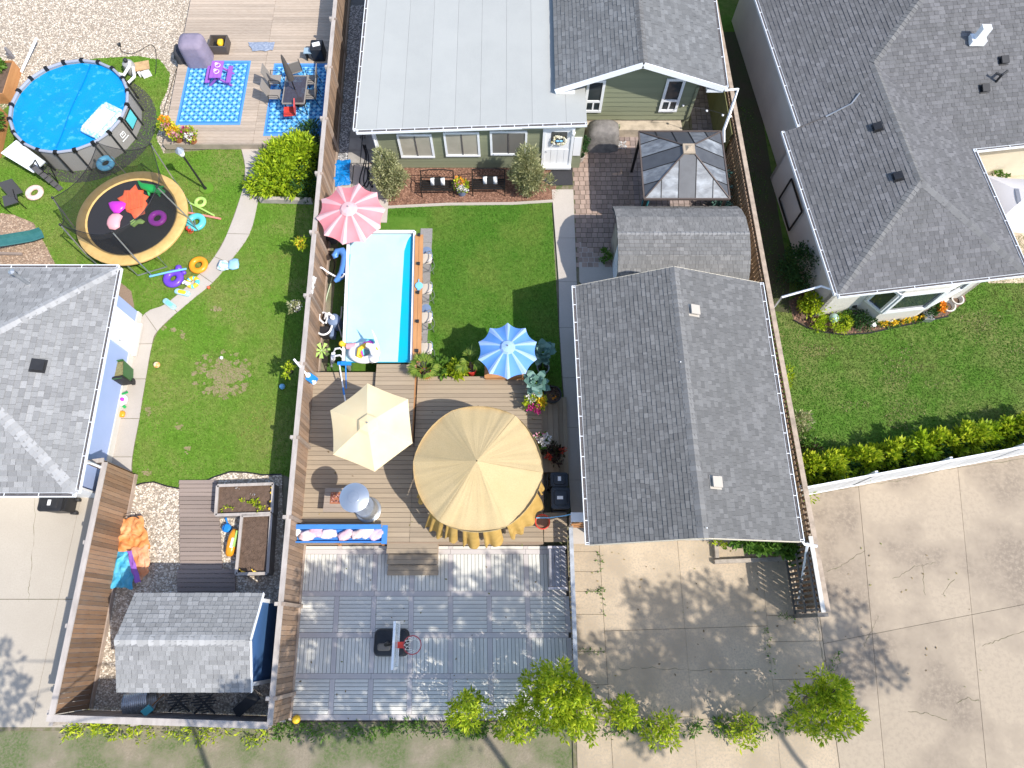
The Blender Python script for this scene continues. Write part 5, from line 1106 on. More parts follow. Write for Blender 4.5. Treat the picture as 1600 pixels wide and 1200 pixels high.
# ledge bar along the pool and lights, stools
lb=thing('pool_bar_ledge','narrow orange cedar bar ledge along right side of the swimming pool','ledge',W(656,465,0))
la,lbb=W(655,367,1.06),W(651,566,1.06); 
for k,s in ((0,-.075),(1,.075)): MB().beam(la+Vector((s,0,0)),lbb+Vector((s,0,0)),.14,.04).build('ledge_board',m_pinew,lb)
for k in np.linspace(.03,.97,5): p=lerp(la,lbb,k); MB().box((p.x,p.y,.52),(.09,.09,1.04)).build('post',m_wood_g,lb)
first=None
for i,py in enumerate((368,413,458,503,549)):
    z=1.08; p=W(655-(py-368)*.018,py,z)
    if first is None:
        first=thing('ledge_light','small black post light on the cedar pool ledge','light',(0,0,0),group='lights along the pool ledge'); MB().box((0,0,.04),(.08,.08,.08)).build('body',m_black,first); MB().box((0,0,.09),(.11,.11,.02),top=.6).build('cap',m_black,first); o=first
    else: o=copy_tree(first)
    place(o,p)
    o['label']='small black post light on the cedar ledge '+['nearest the pink parasol','second from the pink parasol','in the middle of the row','second from the deck','nearest the deck palm'][i]
st0=None
for i,py in enumerate((405,452,497,545)):
    p=Vector((W(666,py,.72).x,W(666,py,.72).y,.01))
    if st0 is None:
        st0=thing('bar_stool','x','bar stool',(0,0,0),group='bar stools at the pool ledge'); MB().rbox((0,0,.73),(.4,.4,.05),.08).build('seat',mat('stool_beige',(.5,.44,.37),.7),st0,smooth=True)
        for sx in (-1,1):
            for sy in (-1,1): MB().tube([(sx*.15,sy*.15,.72),(sx*.2,sy*.2,0)],.014,6).build('leg',m_grey,st0)
        MB().torus((0,0,.25),.24,.01,20,5).build('foot_ring',m_grey,st0)
        MB().tube([(-.05,.2,.74),(.12,.22,.9),(.22,.12,.96),(.24,0,.97),(.22,-.12,.96),(.12,-.22,.9),(-.05,-.2,.74)],.016,7).build('arm_frame',mat('chrome',(.75,.76,.78),.2,metal=.9),st0,smooth=True)
        o=st0
    else: o=copy_tree(st0)
    place(o,p,0); o['label']='beige seated metal bar stool '+['at the ledge end nearest the house','second from the house along the ledge','third from the house along the ledge','at the ledge end nearest the deck'][i]
for i,(px,py) in enumerate(((667,393),(666,483))):
    p=W(px,py,.62); o=thing('round_stool','small round dark stool '+('nearest the pink parasol beyond the pool ledge','midway along the pool ledge on the grey paving')[i],'stool',(p.x,p.y,.01),group='round dark stools'); MB().lathe([(.03,.6),(.17,.61),(.17,.66),(.02,.67)],(p.x,p.y,.01),22).build('seat',m_greyb,o,smooth=True); MB().tube([(p.x,p.y,.02),(p.x,p.y,.61)],.03,8).build('stem',m_blackm,o); MB().lathe([(.18,0),(.16,.03),(.03,.04)],(p.x,p.y,.01),18).build('foot',m_blackm,o)
nt_=MB(); p=W(655,447,1.09); nt_.lathe([(.02,.0),(.13,.01),(.13,.05),(.02,.06)],p,16).box(p+Vector((-.02,.17,.03)),(.03,.16,.03)).box(p+Vector((0,-.14,.03)),(.1,.06,.05)); tag(nt_.build('water_paddle',m_skyb,None,origin=tuple(p),smooth=True),'slate blue round paddle lying on the cedar ledge','paddle')
# unicorn float: the generic shape of a white pool horse with rainbow mane
un=thing('unicorn_float','big white inflatable unicorn float with rainbow mane in the pool corner','pool float',W(570,548,wz+.03)); uz=wz+.22; uc=W(572,551,uz)
MB().torus(uc-Vector((.06,0,0)),.36,.17,34,14,flat=.9,ell=.72).build('ring_body',m_vwhite,un,smooth=True)
nk=MB(); nk.tube([uc+Vector((.24,-.22,.05)),uc+Vector((.34,-.28,.2)),uc+Vector((.38,-.2,.42)),uc+Vector((.3,-.02,.55)),uc+Vector((.12,.04,.56))],[.17,.16,.13,.13,.07],12); nk.build('neck_and_head',m_vwhite,un,smooth=True)
hn=MB(); hn.tube([W(591,544,uz+.55),W(586,528,uz+.7),W(581,515,uz+.85)],[.055,.04,.006],9); hn.build('horn',m_vwhite,un,smooth=True)
for i,(m_,dx) in enumerate(((m_magenta,0),(m_orange,.1),(m_yellow,.2),(m_turq,-.1))):
    MB().tube([uc+Vector((.3-dx*.5,.16-dx*.3,.42)),uc+Vector((.2-dx*.9,.24-dx*.5,.3)),uc+Vector((.0-dx*.9,.22-dx*1.0,.24)),uc+Vector((-.14-dx*.4,.02-dx*1.1,.2)),uc+Vector((-.05-dx*.2,-.2-dx*.4,.18))],[.03,.07,.075,.06,.02],9).build('mane_lock',m_,un,smooth=True)
for s in (0,1): MB().lathe([(.05,0),(.035,.08),(.002,.13)],uc+Vector((.36+.1*s,-.02-.06*s,.5)),8).build('ear',m_yellow,un,smooth=True)
MB().ball(W(534,537,uz+.05),.1,12,8).tube([W(536,538,uz),W(548,541,uz)],[.06,.09],8).build('tail',m_yellow,un,smooth=True)
MB().tube([W(542,541,uz+.04),W(556,541,uz+.06)],[.1,.12],9).build('tail_band',m_pink,un,smooth=True)
# pool ladder, pump, hoses, seahorse float
ld=thing('pool_ladder','white plastic A frame pool ladder at the lower left pool corner','ladder',W(525,560,0))
for px in (521,531):
    a=W(px,552,.1); 
for y_ in (549,560):
    P_1=[W(519,y_+8,.1),W(521,y_+2,1.0),W(524,y_-4,1.25),W(531,y_-5,1.25),W(536,y_-1,1.0)]; MB().tube(P_1,.028,7).build('side_rail',m_vwhite,ld,smooth=True)
for k in range(4): MB().beam(lerp(W(519,557,.15),W(521,551,1.0),k/3.),lerp(W(519,568,.15),W(521,562,1.0),k/3.),.12,.03).build('step',m_vwhite,ld)
for k in range(6): MB().ball(W(518+.4*k,572-k*4,.35+.1*k),.05,7,5).build('hinge_plate',m_grey,ld)
pm_=thing('pool_pump','grey sand filter and pump with white hoses beside the pool','pump',W(515,510,0)); pc_=W(524,504,.3)
MB().lathe([(.05,-.3),(.22,-.25),(.25,0),(.22,.25),(.06,.34)],pc_,18).build('filter_tank',m_greyb,pm_,smooth=True); MB().lathe([(.06,.34),(.08,.36),(.08,.45),(.02,.48)],pc_,10).build('valve',m_vwhite,pm_)
MB().box(pc_+Vector((-.22,.18,.2)),(.2,.12,.16),rz=.4).tube([pc_+Vector((-.05,.1,.4)),pc_+Vector((-.25,.18,.35)),pc_+Vector((-.35,.1,.1))],.04,8).build('pump_head',m_vwhite,pm_)
q=W(507,520,.2); MB().rbox((q.x,q.y,.2),(.5,.36,.36),.06).build('pump_box',m_black,pm_,smooth=True); MB().rbox((q.x+.27,q.y-.02,.17),(.2,.32,.32),.06).build('motor',m_greyb,pm_,smooth=True)
def hose(px,r,m,name,label,z=.05,cat='hose'):
    pts=[W(x,y,zz if (zz:=(p_[2] if len(p_)>2 else z)) is not None else z) for p_ in px for x,y in [p_[:2]]]
    sm=[]
    for i in range(len(pts)-1):
        p0,p1,p2,p3=pts[max(0,i-1)],pts[i],pts[i+1],pts[min(len(pts)-1,i+2)]
        for t in np.linspace(0,1,5)[:-1]: sm.append(.5*((2*p1)+(p2-p0)*t+(2*p0-5*p1+4*p2-p3)*t*t+(3*p1-p0-3*p2+p3)*t**3))
    sm.append(pts[-1]); mb=MB(); mb.tube(sm,r,7)
    return tag(mb.build(name,m,None,origin=tuple(pts[0]),smooth=True),label,cat)
hose([(489,490,.5),(489,505,.4),(495,518,.45),(505,523,.5),(515,518,.5),(520,505,.5)],.035,m_vwhite,'pool_hose','thick white hose looping in front of the pool pump')
hose([(506,505,.5),(499,498,.5),(500,490,.5),(508,489,.5),(512,496,.55),(509,505,.45)],.035,m_vwhite,'pool_hose','white hose coiled in a tight ring above the pump')
hose([(534,479,.6),(533,495,.5),(529,507,.5),(532,518,.5),(534,527,.4)],.025,m_grey,'pool_hose','thin grey hose hanging down the left pool wall')
hose([(495,420,.9),(502,418,.9),(512,425,.7),(525,432,.6),(534,433,.8),(538,428,1.0)],.03,m_vwhite,'pool_hose','white hose curving from the fence to the seahorse float')
hose([(505,369,.8),(506,385,.6),(513,396,.3),(520,403,.2),(523,415,.15),(517,432,.1),(505,425,.1)],.02,m_black,'cable','black cable trailing from beneath the pink parasol along the turf','.05' and .1,'cable')
hose([(520,430,.05),(516,445,.05),(511,462,.05),(507,480,.05),(505,492,.1)],.018,mat('pale_hose',(.5,.6,.42),.5),'garden_hose','thin pale green hose lying straight along the turf strip')
sx=thing('seahorse_float','blue curled inflatable float leaning on the left wall of the pool','pool float',W(535,415,.1))
MB().tube([W(525,403,.7),W(523,399,.75),W(527,393,.8),(W(535,392,.85)),W(541,400,.85),W(540,415,.8),W(536,428,.7),W(528,436,.6),W(523,440,.6)],[.1,.12,.12,.13,.17,.19,.17,.11,.06],12).build('body',mat('float_blue',(.09,.25,.62),.35),sx,smooth=True)
bb=thing('speaker_box','small dark grey box under the pink parasol by the fence','box',W(515,368,0)); MB().rbox(W(515,369,.25),(.4,.35,.5),.04).build('body',mat('dark_box',(.1,.1,.11),.6),bb); MB().box(W(515,369,.52),(.36,.3,.04)).build('lid',m_black,bb)
ss=MB()
for i in range(8):
    p=W(488-i*.5+random.uniform(-3,3),432+i*4,1.55); ss.add([p+Vector((random.uniform(-.12,.12),random.uniform(-.12,.12),random.uniform(-.2,.1))) for _ in range(4)],[(0,1,2,3)]); ss.ball(p,(.09,.12,.14),7,5)
tag(ss.build('white_wisteria',for_fl['w'],None,origin=tuple(W(487,445,1.5))),'cluster of white hanging flowers on the board fence beside the pool','flowers')
pwl=thing('pinwheel_plant','lime green pinwheel flower ornament stuck in the turf by the ladder','ornament',W(503,548,0))
for i in range(7):
    a=i*.9; MB().add([W(503,548,.5),W(503,548,.5)+Vector((.3*cos(a),.3*sin(a),.04)),W(503,548,.55)+Vector((.3*cos(a+.5),.3*sin(a+.5),.0))],[(0,1,2)]).build('petal',m_lime,pwl)
MB().tube([W(503,548,0),W(503,548,.5)],.012,6).build('stake',m_grey,pwl)
for nm,lab,a,b,m_,hd in (('pool_brush','blue pool brush on a long pole lying over the deck edge',W(540,568,UZ+.5),W(541,607,UZ+.03),m_blue,1),('skimmer_pole','thin white and blue telescopic pole lying on the upper deck',W(530,568,UZ+.5),W(541,636,UZ+.03),m_vwhite,0)):
    o=thing(nm,lab,'pole',b); MB().tube([a,b],.022,7).build('pole',m_,o)
    if hd: MB().box(a,(.36,.12,.08)).build('head',m_blue,o)
    else: MB().box(a,(.1,.1,.08)).build('grip',m_blue,o); MB().tube([lerp(a,b,.55),lerp(a,b,.72)],.03,7).build('clamp',m_blue,o)
sk_=thing('pool_skimmer','white and blue skimmer head on a short pole hung over the fence','skimmer',W(485,592,1.2)); MB().tube([W(459,561,1.95),W(479,585,1.6)],.035,8).build('pole',m_vwhite,sk_); MB().box(W(487,592,1.4),(.3,.26,.16),rz=-.6).build('head',m_blue,sk_); MB().ball(W(481,586,1.55),.09,9,6).ball(W(490,597,1.4),.09,9,6).build('float',m_vwhite,sk_)
# hoop
bh=thing('basketball_hoop','portable basketball hoop with black base and clear backboard on the grey court','basketball hoop',W(613,1003,CZ)); c=W(613,1004,CZ)
MB().rbox((c.x-.02,c.y,CZ+.12),(1.06,.78,.24),.16,top=.9).build('base',m_black,bh,smooth=True); MB().rbox((c.x-.2,c.y-.12,CZ+.26),(.42,.22,.06),.08,top=.8).build('sandbag',mat('sandbag',(.2,.17,.14),.9),bh)
hz=2.75; bp_=W(618,1008,hz+.2); MB().tube([(c.x-.1,c.y,CZ+.2),(bp_.x-.35,bp_.y,2.4),(bp_.x-.06,bp_.y,hz)],.05,8).build('pole',m_blackm,bh)
MB().box((bp_.x,bp_.y,hz+.15),(.04,1.1,.7)).build('backboard',mat('clear_board',(.6,.65,.68),.1,alpha=.55,spec=.7),bh)
fm=MB()
for s in (-1,1): fm.box((bp_.x,bp_.y+s*.56,hz+.15),(.06,.05,.76)); fm.box((bp_.x,bp_.y,hz+.15+s*.37),(.06,1.15,.05))
fm.build('board_frame',m_vwhite,bh); MB().box((bp_.x+.1,bp_.y,hz-.02),(.16,.16,.06)).build('bracket',m_red,bh)
rc=Vector((bp_.x+.41,bp_.y,hz)); MB().torus(rc,.23,.014,28,7).build('rim',mat('rim_red',(.4,.06,.07),.5),bh)
nn_=MB()
for k in range(12):
    a=2*pi*k/12
    for s in (1,-1): nn_.tube([rc+Vector((.23*cos(a),.23*sin(a),0)),rc+Vector((.17*cos(a+s*.26),.17*sin(a+s*.26),-.2)),rc+Vector((.13*cos(a),.13*sin(a),-.42))],.007,4)
nn_.build('net',m_vwhite,bh)
yb=MB().ball(W(463,1124,.13),.12,18,12).build('yellow_ball',m_yellow,None,origin=tuple(W(463,1124,.06)),smooth=True); tag(yb,'yellow ball in the lower left corner of the grey court','ball')
# ---------------------------------------------------------------- house front: benches, mat, tarp, cables, grill cover
def make_bench():
    o=thing('garden_bench','x','bench',(0,0,0),group='benches in front of the green house'); w_=1.22
    for j in range(5): MB().box((0,-.22+j*.1,.43),(w_,.075,.022)).build('seat_slat',m_blackm,o)
    for s in (-1,1):
        MB().tube([(s*w_/2,.24,.0),(s*w_/2,.24,.43),(s*w_/2,.32,.86)],.022,6).build('rear_leg',m_blackm,o); MB().tube([(s*w_/2,-.24,0),(s*w_/2,-.24,.62),(s*w_/2,.0,.66),(s*w_/2,.26,.62)],.022,6).build('arm_leg',m_blackm,o)
    MB().tube([(-w_/2,.32,.84),(-w_/4,.33,.9),(0,.33,.92),(w_/4,.33,.9),(w_/2,.32,.84)],.02,6).build('top_rail',m_blackm,o); MB().tube([(-w_/2,.28,.52),(w_/2,.28,.52)],.018,6).build('lower_rail',m_blackm,o)
    sc=MB()
    for k in range(9):
        x=-w_/2+.1+k*(w_-.2)/8; sc.tube([(x-.06,.285,.54),(x+.05,.3,.65),(x-.05,.31,.76),(x+.06,.325,.88)],.009,5)
    sc.build('scrollwork',m_blackm,o); return o
b1=make_bench(); pA,pB=W(685,304,0),W(764,302,0)
place(b1,(pA.x,pA.y+.12,0)); b1['label']='black metal garden bench on the mulch left of the flower pot'
b2=copy_tree(b1,(pB.x,pB.y+.12,0),0,'black metal garden bench on the mulch right of the flower pot')
for i,(p,dx) in enumerate(((pA,.02),(pB,.06))):
    c=Vector((p.x+dx,p.y+.19,.55)); o=thing('lumbar_pillow','white lumbar pillow with black band on the '+('left','right')[i]+' black bench','pillow',c,group='pillows on the benches')
    for s in (-1,1): MB().box(c+Vector((s*.19,0,0)),(.15,.1,.27),rx=-.35).build('end_panel',m_vwhite,o,smooth=2)
    MB().box(c,(.24,.12,.25),rx=-.35).build('band',m_black,o)
mt=MB().prism(poly([(848,282),(866,262),(894,262),(895,289),(862,290)],.02),.012,.03).build('door_mat',mat('door_mat',(.045,.045,.05),.95,n=(40,.4,.7),bump=(80,.5,.01)),None,origin=tuple(W(878,275,.01))); tag(mt,'dark grey rubber mat in front of the white door','mat')
# grill cover
gc=thing('covered_grill','grill under a faded grey brown cover beside the green house','grill',(W(938,232,0).x,W(938,232,0).y,0)); c=Vector(gc.location)+Vector((.02,.2,0))
gm=MB(); vs=[]; K=28
for i,(z,k) in enumerate(((.02,1.12),(.35,1.06),(.75,1.0),(.95,.92),(1.12,.6),(1.22,.2))):
    for j in range(K):
        a=2*pi*j/K; rx_,ry_=.62*k,.38*k; x=copysign(abs(cos(a))**.5,cos(a))*rx_; y=copysign(abs(sin(a))**.5,sin(a))*ry_; d=1+.07*mnoise.noise(Vector((a*2.2,z*2,3)))*(1.5-z); vs.append((c.x+x*d,c.y+y*d+.0,z+.05*mnoise.noise(Vector((a*3,z,9)))*(z<.1)))
gm.add(vs,[(i*K+j,i*K+(j+1)%K,(i+1)*K+(j+1)%K,(i+1)*K+j) for i in range(5) for j in range(K)]+[tuple(5*K+j for j in range(K))]); gm.build('cover',m_dcover,gc,smooth=2); MB().box((c.x-.5,c.y-.25,.06),(.12,.1,.12)).build('wheel',m_black,gc)
def sheetcloth(name,px,z,m,label,cat,amp=.06,parent=None,seed=0,n=16):
    q=[W(x,y,z) for x,y in px]; vs=[]
    for j in range(n+1):
        for i in range(n+1):
            s,t_=i/n,j/n; p=q[0]*(1-s)*(1-t_)+q[1]*s*(1-t_)+q[2]*s*t_+q[3]*(1-s)*t_
            ed=1-max(abs(2*s-1),abs(2*t_-1))**4; w1=mnoise.noise(Vector((p.x*3,p.y*3,seed))); w2=abs(mnoise.noise(Vector((p.x*6,p.y*6,seed+5))))
            p=p+Vector((.08*mnoise.noise(Vector((t_*4,seed,s*3))),.08*mnoise.noise(Vector((s*4,seed+2,t_*3))),0)); vs.append((p.x,p.y,z+amp*(abs(w1)*.8+w2*.7)*(.25+.75*ed)))
    mb=MB(); mb.add(vs,[(j*(n+1)+i,(j+1)*(n+1)+i,(j+1)*(n+1)+i+1,j*(n+1)+i+1) for j in range(n) for i in range(n)])
    c=sum(q,Vector())/4
    if parent is not None: return mb.build(name,m,parent,smooth=2)
    return tag(mb.build(name,m,None,origin=tuple(c),smooth=2),label,cat)
sheetcloth('folded_tarp',[(518,252),(547,249),(547,289),(516,292)],.08,m_tarpb,'glossy blue tarp folded on the paving above the pink parasol','tarp',.22)
for i,d in enumerate(((0,0),(4,1.5),(-3,2))):
    hose([(570+d[0]*.3,207,2.2),(566+d[0],215,.1),(569+d[0]*.5,228,.04),(573+d[0]*.6,242,.04),(572+d[0],255,.04),(568+d[0]*2,280,.04),(572+d[0]*2.5,293,.04),(577+d[0],280,.04),(573,262,.05)],.022,m_black,'black_hose',['thick black hose hanging from house corner and coiled on the paving','black hose strand crossing the paving right of the coil','black hose strand looping left beside the blue tarp'][i])
tp=thing('topiary_pot','two ball clipped topiary in tan pot beside the white door','plant',W(906,250,0)); c=Vector(tp.location); MB().lathe([(.13,0),(.18,.3),(.15,.3),(.14,.25)],c,14,cap=False).build('pot',m_cap_w,tp); MB().tube([c,c+Z*1.3],.02,6).build('stem',m_bark,tp)
plq=tag(MB().box((2.42,yw-.06,1.3),(.28,.03,1.0)).build('wall_plaque',m_vwhite,None,origin=(2.42,yw-.06,1.3)),'tall white panel beside the door under the wall lamp','panel')
# ================================================================ LEFT YARD
# round pool
rp=thing('round_pool','large round grey sided pool with blue solar cover in the left yard','pool',(-17.0,19.1,0)); RZ=1.1
rpc=Vector((-17.0,19.1,0)); RR=2.22; NS=20
for k in range(NS):
    a0,a1=2*pi*k/NS,2*pi*(k+1)/NS; p=rpc+Vector((RR*cos(a0),RR*sin(a0),0)); q=rpc+Vector((RR*cos(a1),RR*sin(a1),0))
    MB().slab([p,q,q+Z*RZ,p+Z*RZ],.04).build('side_panel',m_poolgrey,rp); MB().tube([p+Z*RZ,q+Z*RZ],.055,8).build('rim',mat('rim_grey',(.3,.32,.38),.5) if k==0 else bpy.data.materials['rim_grey'],rp); o_=(p-rpc).normalized()*.05
    L_=MB().tube([p+o_*1.4+Z*.0,p+o_+Z*RZ],.032,7).build('leg',m_black,rp); MB().box(p+Z*RZ,(.14,.14,.13),rz=a0).build('joint',m_blackm,L_)
wc=MB(); n=40; rows=12; vs=[(rpc.x,rpc.y,RZ-.1)]
for i in range(1,rows+1):
    for j in range(n):
        r=(RR-.05)*i/rows; a=2*pi*j/n; x,y=rpc.x+r*cos(a),rpc.y+r*sin(a); w_=.02*mnoise.noise(Vector((x*2,y*2,0)))+.012*mnoise.noise(Vector((x*7,y*3,4))); vs.append((x,y,RZ-.1+w_*(1-(i/rows)**6)))
wc.add(vs,[(0,1+j,1+(j+1)%n) for j in range(n)]+[(1+(i-1)*n+j,1+i*n+j,1+i*n+(j+1)%n,1+(i-1)*n+(j+1)%n) for i in range(1,rows) for j in range(n)]); tag(wc.build('solar_cover',m_cblue,None,origin=(rpc.x,rpc.y,RZ),smooth=2),'wrinkled bright blue solar cover floating on the round pool','pool cover')
a,b=W(142,98,RZ-.07),W(85,235,RZ-.07); MB().tube([lerp(a,b,t)+Vector((.03*sin(t*9),0,0)) for t in np.linspace(.02,.97,14)],.02,5,flat=.7).build('cover_seam',mat('seam_blue',(.0,.17,.42),.4),rp)
pf=thing('lounge_float','white and blue patterned rectangular float on the round pool cover','pool float',W(160,188,RZ-.05)); fc=W(160,190,RZ-.02); ang=radians(62)
R_=Matrix.Rotation(ang,3,'Z'); MB().box(fc,(1.15,.62,.05),rz=ang).build('mesh_seat',mat('float_mesh',(.62,.72,.8),.6),pf)
m_flt=mat('float_pattern',(.72,.76,.76),.4,n=(11,.45,.55),col2=(.3,.6,.68))
for s in (-1,1): MB().tube([fc+R_@Vector((-.6,s*.38,.04)),fc+R_@Vector((.6,s*.38,.04))],.1,10).build('side_tube',m_flt,pf,smooth=True); MB().tube([fc+R_@Vector((s*.66,-.34,.05)),fc+R_@Vector((s*.66,.34,.05))],.11,10).build('end_tube',m_flt,pf,smooth=True)
cen_=lambda px,py,z=0.: tuple(W(px,py,z))
a=radians(-8); p=rpc+Vector((RR*cos(a)+.03,RR*sin(a),.68)); WF=MB().box(p-Vector((.008,0,0)),(.02,.6,.6),rz=a).build('window_patch',m_black,rp); MB().box(p,(.02,.5,.5),rz=a).build('pane',m_turq,WF)
a=radians(-27); p=rpc+Vector((RR*cos(a)+.035,RR*sin(a),.62)); lg_=MB()
Rz=Matrix.Rotation(a,3,'Z')
for (y,z,w_,h_) in ((0,.1,.22,.03),(0,-.08,.22,.03),(-.1,.01,.03,.2),(.1,.01,.03,.2),(0,.03,.1,.03),(0,-.2,.36,.035)): lg_.box(p+Rz@Vector((0,y,z)),(.012,w_,h_),rz=a)
lg_.build('logo_mark',m_vwhite,rp)
pu=thing('pool_filter','grey sand filter with white pipes beside the round pool','pump',W(203,103,0)); c=W(203,105,.3); MB().lathe([(.05,-.3),(.22,-.25),(.25,0),(.2,.22),(.05,.3)],c,16).build('tank',mat('tank_grey',(.32,.32,.31),.5),pu,smooth=True); MB().tube([c+Vector((.1,0,.25)),c+Vector((.18,-.25,.3)),c+Vector((.05,-.7,.3)),c+Vector((-.3,-.75,.5))],.06,9).build('pipe',m_vwhite,pu,smooth=True); MB().tube([c+Vector((.2,-.1,.1)),c+Vector((.35,-.6,.1)),c+Vector((.2,-.95,.15)),c+Vector((-.2,-.9,.3))],.06,9).build('pipe',m_vwhite,pu,smooth=True); MB().lathe([(.08,0),(.09,.1),(.03,.14)],c+Z*.3,10).build('valve',m_black,pu)
wb_=thing('plywood_board','tan plywood board propped over white boxes beside the pool filter','board',W(222,103,0)); MB().box(W(221,103,.32),(.62,.42,.02),rz=.25,rx=.12).build('panel',mat('plywood',(.52,.34,.17),.7,n=(3,.4,.7)),wb_); 
for p in ((222,112),(228,114)): MB().box(W(*p,.12),(.34,.24,.24),rz=.5).build('box',m_vwhite,wb_)
# white folded table against the pool and black steps
wt=MB(); c=[W(1,239,.75),W(25,219,1.05),W(70,253,.95),W(52,270,.55)]; wt.slab([c[3],c[2],c[1],c[0]],.05); tag(wt.build('folded_table',m_vwhite,None,origin=cen_(35,255)),'white rectangular table top leaning on the left side of round pool','panel')
ps=thing('pool_steps','dark grey folding steps lying below the white panel by the pool','steps',W(65,272,0))
for s in (0,.5): MB().tube([W(48,262,.75)+Vector((s,-s*.3,0)),W(55,250,1.5)+Vector((s,-s*.3,0)),W(62,262,.9)+Vector((s,-s*.3,0)),W(80,280,.1)+Vector((s*.6,-s*.3,0))],.025,6).build('rail',m_black,ps)
for k in range(5): MB().box(lerp(W(56,264,.75),W(88,290,.06),k/4.),(.55,.2,.05),rz=-.7).build('step',mat('step_grey',(.1,.095,.095),.6) if k==0 else bpy.data.materials['step_grey'],ps)
ch=thing('black_chair','black sling chair on the grass left of the donut ring','chair',W(28,322,0)); c=Vector(ch.location); m_csl=mat('black_sling',(.06,.06,.065),.8)
MB().box(c+Vector((0,0,.42)),(.5,.48,.03),rz=.4).build('seat',m_csl,ch); MB().box(c+Vector((.14,.3,.72)),(.5,.05,.6),rz=.4,rx=-.3).build('backrest',m_csl,ch)
for sx_ in (-1,1):
    v=Matrix.Rotation(.4,3,'Z'); MB().tube([c+v@Vector((sx_*.28,-.25,0)),c+v@Vector((sx_*.28,-.2,.62)),c+v@Vector((sx_*.28,.2,.66)),c+v@Vector((sx_*.28,.3,0))],.016,6).build('leg',m_blackm,ch)
def ring(name,label,px,py,z,R,r,m,m2=None,flat=.85):
    c=W(px,py,z+r*flat); o=MB()
    o.torus(c,R,r,32,12,flat=flat)
    if m2:
        o.m=[1 if ((i//12)//2)%3==0 else 0 for i in range(32*12)]
    return tag(o.build(name,[m,m2] if m2 else m,None,origin=tuple(W(px,py,z)),smooth=2),label,'swim ring')
ring('swim_ring','pale pink donut swim ring on the grass beside the black chair',54,301,0,.24,.1,mat('donut_pink',(.78,.5,.45),.4,n=(9,.5,.56),col2=(.8,.72,.6)))
ring('swim_ring','orange swim ring on the grass at the edge of the curved path',310,414,0,.24,.11,m_orange)
ringP=ring('swim_ring','purple swim ring under a blue pool noodle near the path',271,435,0,.24,.13,m_purple)
ringR=ring('swim_ring','rainbow pastel swim ring at the path edge beside the purple ring',301,441,0,.17,.08,m_yellow,m_turq)
ring('swim_ring','turquoise swim ring on the grass right of the trampoline',306,347,0,.26,.12,m_turq)
ring('swim_ring','pale lime swim ring on the grass near the lamp post',313,316,0,.17,.07,m_lime)
ring('swim_ring','magenta swim ring lying on the black trampoline mat',246,341,.93,.23,.1,m_magenta)
ring('swim_ring','sky blue swim ring leaning on the front wall of the round pool',165,255,.45,.24,.11,mat('ring_blue',(.12,.42,.62),.35,n=(5,.5,.6),col2=(.2,.5,.65)))
un2=MB().ball(W(293,443,.15),(.12,.07,.08),9,7).tube([W(293,443,.15),W(288,440,.3),W(285,443,.36)],[.06,.05,.03],8).build('animal_head',m_vwhite,ringR,smooth=2)
pr_=MB().ball(W(279,419,.15),(.12,.14,.1),9,7).ball(W(287,426,.12),(.1,.08,.08),9,7).build('crest',m_purple,ringP,smooth=2)
def noodle(name,label,a,b,m,z=.05,z2=None,r=.04):
    return tag(MB().tube([lerp(W(*a,z),W(*b,z2 or z),t)+Z*.02*sin(t*pi) for t in np.linspace(0,1,8)],r,10).build(name,m,None,origin=tuple(W(*a,z)),smooth=True),label,'pool noodle')
noodle('pool_noodle','light blue pool noodle lying across the purple swim ring',(234,432),(291,420),m_skyb,.08,.3)
noodle('pool_noodle','green pool noodle on the grass beside the trampoline',(296,317),(335,337),m_lime)
noodle('pool_noodle','coral red pool noodle on the grass beside turquoise ring',(292,332),(345,342),mat('noodle_red',(.72,.25,.2),.6))
rb_=thing('red_bucket','small red bucket on the grass below the turquoise ring','bucket',W(298,361,0)); MB().lathe([(.06,0),(.1,.2),(.085,.2),(.07,.03)],W(298,361,0),14,cap=False).build('body',m_red,rb_,smooth=True); MB().torus(W(298,361,.2),.095,.01,16,5).build('rim',m_red,rb_)
for (px,py,i) in ((286,458,0),(266,476,1)):
    c=W(px,py,.012); o=thing('foam_board','pale blue foam '+('float board on the path nearest the rainbow ring','float board on the path edge nearest the blue garage')[i],'float board',c,group='foam boards on the path'); b=MB().rbox(c+Z*.05,(.58,.2,.08),.09,rz=-.25 if i==0 else -.65); b.build('deck_pad',mat('foam_blue',(.3,.53,.62),.5,n=(6,.5,.6),col2=(.45,.6,.6)),o,smooth=True)
    MB().rbox(c+Z*.1,(.3,.14,.02),.06,rz=-.25 if i==0 else -.65).build('stripe',m_yellow if i==0 else m_skyb,o)
wd_=thing('water_toy','deflated white and blue water toy on the lawn right of the path','toy',W(357,415,0)); lump(W(348,415,.06),(.2,.22,.07),3,12,8,amp=.5).build('white_half',mat('toy_white',(.7,.76,.8),.5,n=(7,.5,.58),col2=(.3,.62,.75)),wd_,smooth=2); lump(W(365,413,.08),(.2,.22,.08),8,12,8,amp=.4).build('blue_half',mat('toy_blue',(.3,.52,.7),.45),wd_,smooth=2)
